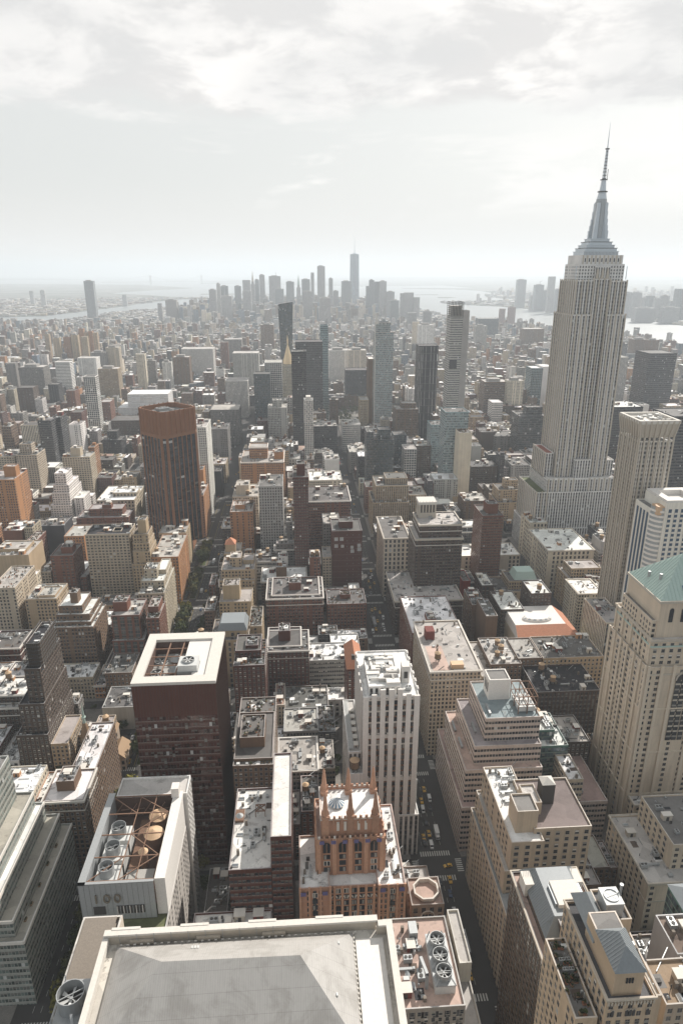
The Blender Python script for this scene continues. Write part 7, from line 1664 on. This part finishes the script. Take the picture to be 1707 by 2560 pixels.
for l in lots:
    l = fit(l)
    if not l: continue
    x0, x1, y0, y1 = l; h = zone_h((x0 + x1) / 2, y0); ok_ = False
    for _ in range(9):
        if allowed(x0, x1, y0, y1, h, .62 if y0 < 1300 else .5): ok_ = True; break
        h *= .8
        if h < 9: break
    if not ok_:
        if h < 9: YARD.append(l); h = 8
        if not allowed(x0, x1, y0, y1, 8, .9): continue
    wn = palette(x0, y0); rn = F.choices(['wr', 'lr', 'gr', 'bk', 'tr'], [30, 32, 28, 6, 4] if x0 > -126 else [34, 34, 24, 4, 4])[0]
    st = F.choices(['P', 'P2', 'S', 'R', 'B', 'A', 'D'], [28, 32, 14, 6, 8, 6, 6] if h > 22 else [50, 45, 0, 0, 0, 5, 0])[0]
    if st == 'R' and h < 30: st = 'P'
    if y0 < 1020 and h > 8.5 and n_ind < 235:
        n_ind += 1; tall = h > 24; tiers = [(x0, x1, y0, y1, h)]
        if tall and F.random() < .5 and x1 - x0 > 12: i_ = F.uniform(1.5, 3.5); tiers = [(x0, x1, y0, y1, h * F.uniform(.75, .88)), (x0 + i_, x1 - i_, y0 + i_ + 1, y1 - i_, h)]
        feat = 'with water tank' if tall and F.random() < .55 else 'with rooftop garden' if F.random() < .12 else 'and ' + NAMER[rn]
        opts = ('t1' if 'tank' in feat else '') + ('g' if 'garden' in feat else '') + ('a2' if y0 < 560 else 'a1') + ('c' if F.random() < .35 else '')
        kw = 'townhouse' if h < 20 and x1 - x0 < 18 else 'apartment block' if x0 < 60 else 'loft block'
        lab = fill_label((x0 + x1) / 2, y0, h, wn, rn, feat, kw)
        building(lab, st, wn, rn, tiers, opts, kind={'townhouse': 'townhouse', 'apartment block': 'apartment_building', 'loft block': 'loft_building'}[kw], group='ordinary buildings of the street blocks')
    else:
        nb += 1; wc = jit(C[wn], .1); BIG.box(x0, x1, y0, y1, 0, h, st, wc, jit(C[rn], .15), .7, .9)
        w_, d_ = x1 - x0, y1 - y0
        for _ in range(1 if w_ < 12 else F.randrange(1, 4)):
            a = F.uniform(x0 + .6, max(x0 + .7, x1 - 5)); b = F.uniform(y0 + 1, y1 - 6); s_ = F.uniform(2.2, 5.5); BIG.solid(a, min(a + s_, x1 - .3), b, min(b + s_, y1 - .3), h - .8, h + F.uniform(1.5, 4.5), 1, (*(wc if F.random() < .5 else C[F.choice(['gy', 'lr', 'wr', 'db'])]), 1))
        if h > 26 and F.random() < .4: a = F.uniform(x0 + 2.5, x1 - 2.5); b = F.uniform(y0 + 2.5, y1 - 2.5); BIG.cyl(a, b, h + 1.5, h + 5, 1.7, 1.7, 7, 1, (.3, .2, .13, 1)); BIG.cyl(a, b, h + 5, h + 6.3, 1.9, 0, 7, 1, (.34, .24, .16, 1)); BIG.cyl(a, b, h - .8, h + 1.6, .8, .8, 4, 1, (.08, .07, .06, 1))
tag(BIG.build('city_blocks'), kind='stuff', label='countless ordinary blocks of the middle distance')
# --- beyond the numbered streets: old town, far banks
def scatter(poly, y_lo, y_hi, sx, sy, hfun, name, label, pal, ang=0.0, fill=.86, roof=('wr', 'lr', 'gr')):
    m = MB(); ca, sa = math.cos(ang), math.sin(ang); n = 0
    y = y_lo; row = 0
    while y < y_hi:
        ry = sy * F.uniform(.85, 1.15); row += 1
        half = .62 * y + 400
        x = -half
        if row % 3 == 0: y += ry * .45
        while x < half:
            w_ = sx * F.uniform(.5, 1.5); 
            if F.random() < fill:
                cx, cy = x + w_ / 2, y + F.uniform(-.1, .1) * ry
                rx, ryy = cx * ca - (cy - y_lo) * sa, cx * sa + (cy - y_lo) * ca + y_lo
                if inview(rx, ryy, 0, 20) and inside(rx, ryy, poly) and not any(a < rx < b and c < ryy < d for a, b, c, d in WOODS) and clear(rx - w_ / 2, rx + w_ / 2, ryy - ry * .35, ryy + ry * .35):
                    h = hfun(rx, ryy); d_ = ry * F.uniform(.55, .8); wdt = w_ * F.uniform(.82, .97)
                    if h > 30 and y_lo < 5200 and not allowed(rx - wdt / 2, rx + wdt / 2, ryy - d_ / 2, ryy + d_ / 2, h, .55): h = F.uniform(14, 24)
                    if h > 24: wdt = min(wdt, 30); 
                    wc = jit(C[F.choice(pal)], .12); rc = jit(C[F.choice(roof)], .18); n += 1
                    p = [(-wdt / 2, -d_ / 2), (wdt / 2, -d_ / 2), (wdt / 2, d_ / 2), (-wdt / 2, d_ / 2)]; p = [(rx + a * ca - b * sa, ryy + a * sa + b * ca) for a, b in p]
                    for i in range(4): m.wall(p[i], p[(i + 1) % 4], 0, h, 'P' if ryy < 4200 else 'S' if F.random() < .4 else 'N', wc)
                    m.face([(*q_, h) for q_ in p], 1, None, (*rc, 1))
                    if F.random() < .55:
                        s_ = wdt * .22; a, b = F.uniform(-.25, .25) * wdt, F.uniform(-.2, .2) * d_; q0, q1 = rx + a * ca - b * sa, ryy + a * sa + b * ca; m.solid(q0 - s_, q0 + s_, q1 - s_, q1 + s_, h - .2, h + F.uniform(2, 4), 1, (*jit(C[F.choice(('gy', 'lr', 'db'))]), 1))
            x += w_
        y += ry
    tag(m.build(name), kind='stuff', label=label); return n
MAN = LAND['ground']
def h_old(x, y):
    r = F.random()
    if y > 4150 and (x > 560 + (y - 4150) * .1 or x < -760): return F.uniform(8, 20)
    if y > 4150: return F.uniform(20, 50) if r < .5 else F.uniform(50, 120)
    return F.uniform(11, 21) if r < .86 else F.uniform(24, 58)
PALC = ['tn', 'bg', 'rb', 'br', 'wh', 'cr', 'gy', 'lg', 'or', 'gy', 'br', 'lg', 'dg', 'bl']
n1_ = scatter(MAN, 1665, 2950, 19, 27, lambda x, y: F.uniform(12, 24) if F.random() < .80 else F.uniform(26, 60), 'old_town_blocks', 'tight mass of old town buildings beyond the wooded square', PALC)
n2_ = scatter(MAN, 2950, 4150, 20, 28, h_old, 'downtown_fringe_blocks', 'hazy mass of low buildings before downtown', PALC, .07)
n3_ = scatter(MAN, 4150, 6200, 34, 44, h_old, 'downtown_mass', 'pale mass of lesser downtown buildings', ['lg', 'gy', 'bl', 'br', 'cr'], .1, .8)
n4_ = scatter(LAND['far_bank_ground'], 900, 8600, 46, 58, lambda x, y: F.uniform(8, 18) if y > 4800 or F.random() < .93 else F.uniform(30, 95), 'far_bank_houses', 'endless low houses of the far left bank', ['lg', 'br', 'tn', 'rb', 'cr'], .2, .62)
n5_ = scatter(LAND['west_bank_ground'], 2600, 11000, 52, 64, lambda x, y: F.uniform(9, 20) if F.random() < .92 else F.uniform(30, 90), 'west_bank_houses', 'hazy low buildings of the far right bank', ['lg', 'br', 'gy', 'cr'], -.15, .5)
print('FILL', n_ind, nb, n1_, n2_, n3_, n4_, n5_)
# cranes of the far port
q = MB([MT['dark iron']])
# ---------------------------------------------------------------- vegetation
def woods(name, x0, x1, y0, y1, n, label, hgt=9):
    m = MB([LEAF[0], LEAF[1], MT['bark']]); 
    for _ in range(n):
        cx, cy = F.uniform(x0, x1), F.uniform(y0, y1); r_ = F.uniform(3, 5.5); zc = hgt * F.uniform(.6, 1.0); mi = F.randrange(2)
        m.bar((cx, cy, 0), (cx, cy, zc), .25, 2)
        for _q in range(46):
            d = Vector((F.gauss(0, 1), F.gauss(0, 1), F.gauss(0, .7))).normalized(); c = Vector((cx, cy, zc)) + d * r_ * F.uniform(.5, 1); v = Vector((F.gauss(0, 1), F.gauss(0, 1), F.gauss(0, .5))).normalized() * F.uniform(.8, 1.6); u = v.cross(d).normalized() * F.uniform(.6, 1.2)
            m.face([c - v, c - u, c + v, c + u], mi)
    tag(m.build(name), kind='stuff', label=label)
for i, (a, b, c, d) in enumerate(WOODS): woods('wooded_park', a, b, c, d, 150 if i == 0 else 90 if c < 2500 else 60, ['wooded square between the towers', 'tree covered square in the old town at left of centre', 'large park in the far left old town', 'little park in the right hand old town', 'park near the far left river', 'pocket of trees left of the middle distance', 'green strip at the far left river'][i], 13)
tg = 0
WH_ = ['beside the crossing', 'in the planted median', 'near the kerb']
for k in range(2, 9):                                                  # median and boulevard kerb trees
    y = ST_Y[k] + 15; n = 0
    while y < ST_Y[k + 1] - 14:
        if inview(-108, y, 5): tree(-108 + F.uniform(-1.2, 1.2), y, F.uniform(1.15, 1.55), 'leafy green tree in the planted median of the wide avenue', 'trees in the planted median')
        y += F.uniform(6.5, 9)
for (sx_, lab, gp) in ((-127.6, 'leafy tree on the left pavement of the wide avenue', 'trees on the left pavement of the wide avenue'), (-88.5, 'leafy tree on the right pavement of the wide avenue', 'trees on the right pavement of the wide avenue')):
    for k in range(1, 8):
        y = ST_Y[k] + 12
        while y < ST_Y[k + 1] - 10:
            if F.random() < .62 and inview(sx_, y, 5) and clear(sx_ - 2, sx_ + 2, y - 2, y + 2): tree(sx_, y, F.uniform(.8, 1.15), lab, gp)
            y += 12
for k in range(2, 6):
    y = ST_Y[k] + 14
    while y < ST_Y[k + 1] - 12:
        if F.random() < .3 and clear(56, 59, y - 1, y + 1): tree(60.2, y, .45, 'small tree on the pavement of the busy avenue', 'small trees along the busy avenue')
        y += 14
for l in YARD[:60]:
    x, y = (l[0] + l[1]) / 2, (l[2] + l[3]) / 2
for k in range(2, 9):                                                  # courtyards and side streets on the left
    ym = (ST_Y[k] + ST_Y[k + 1]) / 2
    for xa in range(-420, 60, 9):
        if -130 < xa < -86: continue
        x = xa + F.uniform(-3, 3); y = ym + F.uniform(-5, 5)
        if F.random() < .55 and inview(x, y, 5, 0) and clear(x - 2.5, x + 2.5, y - 2.5, y + 2.5, .5): tree(x, y, F.uniform(.7, 1.15), 'courtyard tree growing between the backs of the houses', 'courtyard trees between the house backs')
    for xa in range(-420, 60, 11):
        if -132 < xa < -84: continue
        for ys in (ST_Y[k] - 6.5, ST_Y[k] + 6.5):
            x = xa + F.uniform(-3, 3)
            if F.random() < .34 and inview(x, ys, 5, 0): tree(x, ys, F.uniform(.45, .75), 'side street tree standing at the kerb', 'side street kerb trees')
for y in (214, 222, 231, 239, 248, 257, 265, 274): tree(-98.5 + F.uniform(-1, 1), y, F.uniform(.8, 1.1), 'kerb tree in the shadow between the stepped glass block and the numeral block', 'kerb trees between the stepped glass block and the numeral block')
tree(-116 - 12, 352, 1.3, 'large round tree on the corner by the wide zebra crossing, beside the dark glass tower', None, 1)
for (x, y) in ((-2, 392), (3, 389), (6, 394), (1, 396)): tree(x, y, 1.15, 'broad green garden tree among the white roofed townhouses', 'garden trees among the white roofed townhouses')
# ---------------------------------------------------------------- traffic
KN = {'taxi': 'yellow taxi', 'white car': 'white car', 'black car': 'black car', 'grey car': 'grey car', 'red car': 'dark red car', 'blue car': 'dark blue car', 'white van': 'white delivery van', 'black van': 'black van'}
MAD = [('taxi', 70.5, 331.4), ('white van', 70, 324), ('taxi', 70.2, 305.6), ('white van', 70, 297), ('black car', 67, 326), ('black car', 74.5, 325.6), ('black car', 70.2, 314.3), ('blue car', 73.8, 265), ('white car', 73.8, 254.6), ('taxi', 73.6, 221), ('white car', 69.8, 214), ('grey car', 73.5, 229), ('taxi', 66.6, 581.3), ('taxi', 69.9, 583.7), ('taxi', 69.6, 559.7), ('white van', 59.8 + 3.4, 540), ('white car', 73.9, 542.7), ('grey car', 65.3, 611), ('grey car', 69.6, 618), ('white car', 73, 654), ('white car', 66.5, 338), ('taxi', 66.7, 303), ('black car', 66.5, 291 + 8), ('taxi', 70, 402), ('white car', 66.6, 411), ('black car', 74, 423), ('grey car', 70, 431), ('red car', 66.5, 460), ('white car', 73.4, 470), ('taxi', 70.1, 492), ('black car', 66.8, 505), ('taxi', 73.6, 480), ('grey car', 73.8, 390), ('black van', 66.7, 380)]
def where(y, cross='the busy avenue'): return f"on the busy avenue, {['lowest','second','third','fourth','fifth','sixth','seventh'][max(0, min(6, int((y - 203) / 80.5)))]} block up"
cnt = {}
for kd, x, y in MAD:
    lane = 'left lane' if x < 68 else 'middle lane' if x < 72 else 'right lane'; l = f"{KN[kd]} in the {lane} {where(y)}"
    cnt[l] = cnt.get(l, 0) + 1
    if cnt[l] > 1: l = f"{KN[kd]} in the {lane}, {['','','second','third','fourth'][cnt[l]]} ahead, {where(y)[3:]}"
    car(kd, x, y, l, 'vehicles on the busy avenue', back=True)
for i in range(46):
    x = F.choice([66.5, 70.1, 73.7, 75.6]); y = F.uniform(206, 655)
    if any(abs(y - s_) < 10 for s_ in ST_Y) or any(abs(x - m_[1]) < 2.4 and abs(y - m_[2]) < 7 for m_ in MAD) or (x > 73 and (226 < y < 246 or 298 < y < 313)) or (x < 68 and 545 < y < 567): continue
    kd = F.choices(ks_ := list(KN), [30, 20, 20, 14, 4, 4, 6, 2])[0]; MAD.append((kd, x, y)); lane = 'left lane' if x < 68 else 'middle lane' if x < 72 else 'right lane'; l = f"{KN[kd]} in the {lane} {where(y)}"
    cnt[l] = cnt.get(l, 0) + 1
    if cnt[l] > 1: l = f"{KN[kd]} in the {lane}, {['','','second','third','fourth','fifth'][min(5, cnt[l])]} ahead, {where(y)[3:]}"
    car(kd, x, y, l, 'vehicles on the busy avenue', back=True)
truck(74.6, 305, 'white box truck in the right lane of the busy avenue beside the white striped tower', 8.5, back=True)
truck(76.2, 281.8, 'yellow', 6) if False else None
car('taxi', 76.3, 282.6, 'yellow taxi turning across the zebra crossing below the white striped tower', None, rz=1.75)
truck(74.9, 236.5, 'pale city bus at the kerb of the busy avenue by the octagonal roof', 12, 'silver paint', True, back=True)
truck(66.2, 556, 'dark articulated city bus further up the busy avenue', 15, 'grey paint', True, back=True)
ks = list(KN)
for i in range(190):                                                   # far end of both avenues, and the boulevard
    side_ = F.random() < .62
    if side_:
        x = F.choice([-122.6, -119.4, -116, -99.8, -96.5, -93.4]); y = F.uniform(345, 1250); grp = 'traffic on the wide avenue with the median'
    else: x = F.choice([65, 68.4, 71.8, 75.2]); y = F.uniform(660, 1290); grp = 'traffic at the far end of the busy avenue'
    if any(abs(y - s_) < 11 for s_ in ST_Y): continue
    kd = F.choices(ks, [26, 22, 22, 14, 4, 6, 8, 4])[0]; key = (round(x), round(y / 7))
    if key in cnt: continue
    cnt[key] = 1
    if side_: l = f"{KN[kd]} on the {'left' if x < -108 else 'right'} side of the wide avenue's median"
    else: l = f"{KN[kd]} at the far end of the busy avenue"
    car(kd, x, y, l, grp + ', ' + KN[kd], back=(x < -108) or not side_)
truck(-100.5, 632, 'white box truck on the right side of the wide avenue by the median trees', 8)
truck(-119.5, 655, 'white city bus going away on the left side of the wide avenue', 12, 'white paint', True)
truck(-96.5, 705, 'pale city bus on the right side of the wide avenue beside the brown tower', 12, 'silver paint', True)
for i in range(46):                                                    # parked along the side streets
    k = F.randrange(2, 8); x = F.choice([F.uniform(-400, -140), F.uniform(-80, 45), F.uniform(92, 220)]); y = ST_Y[k] + F.choice((-3.6, 3.6)); kd = F.choices(ks, [6, 20, 28, 22, 5, 8, 8, 3])[0]
    if inview(x, y, 0, 0): car(kd, x, y, f"{KN[kd]} parked along one of the narrow side streets", 'cars parked in the side streets, ' + KN[kd], rz=1.5708)
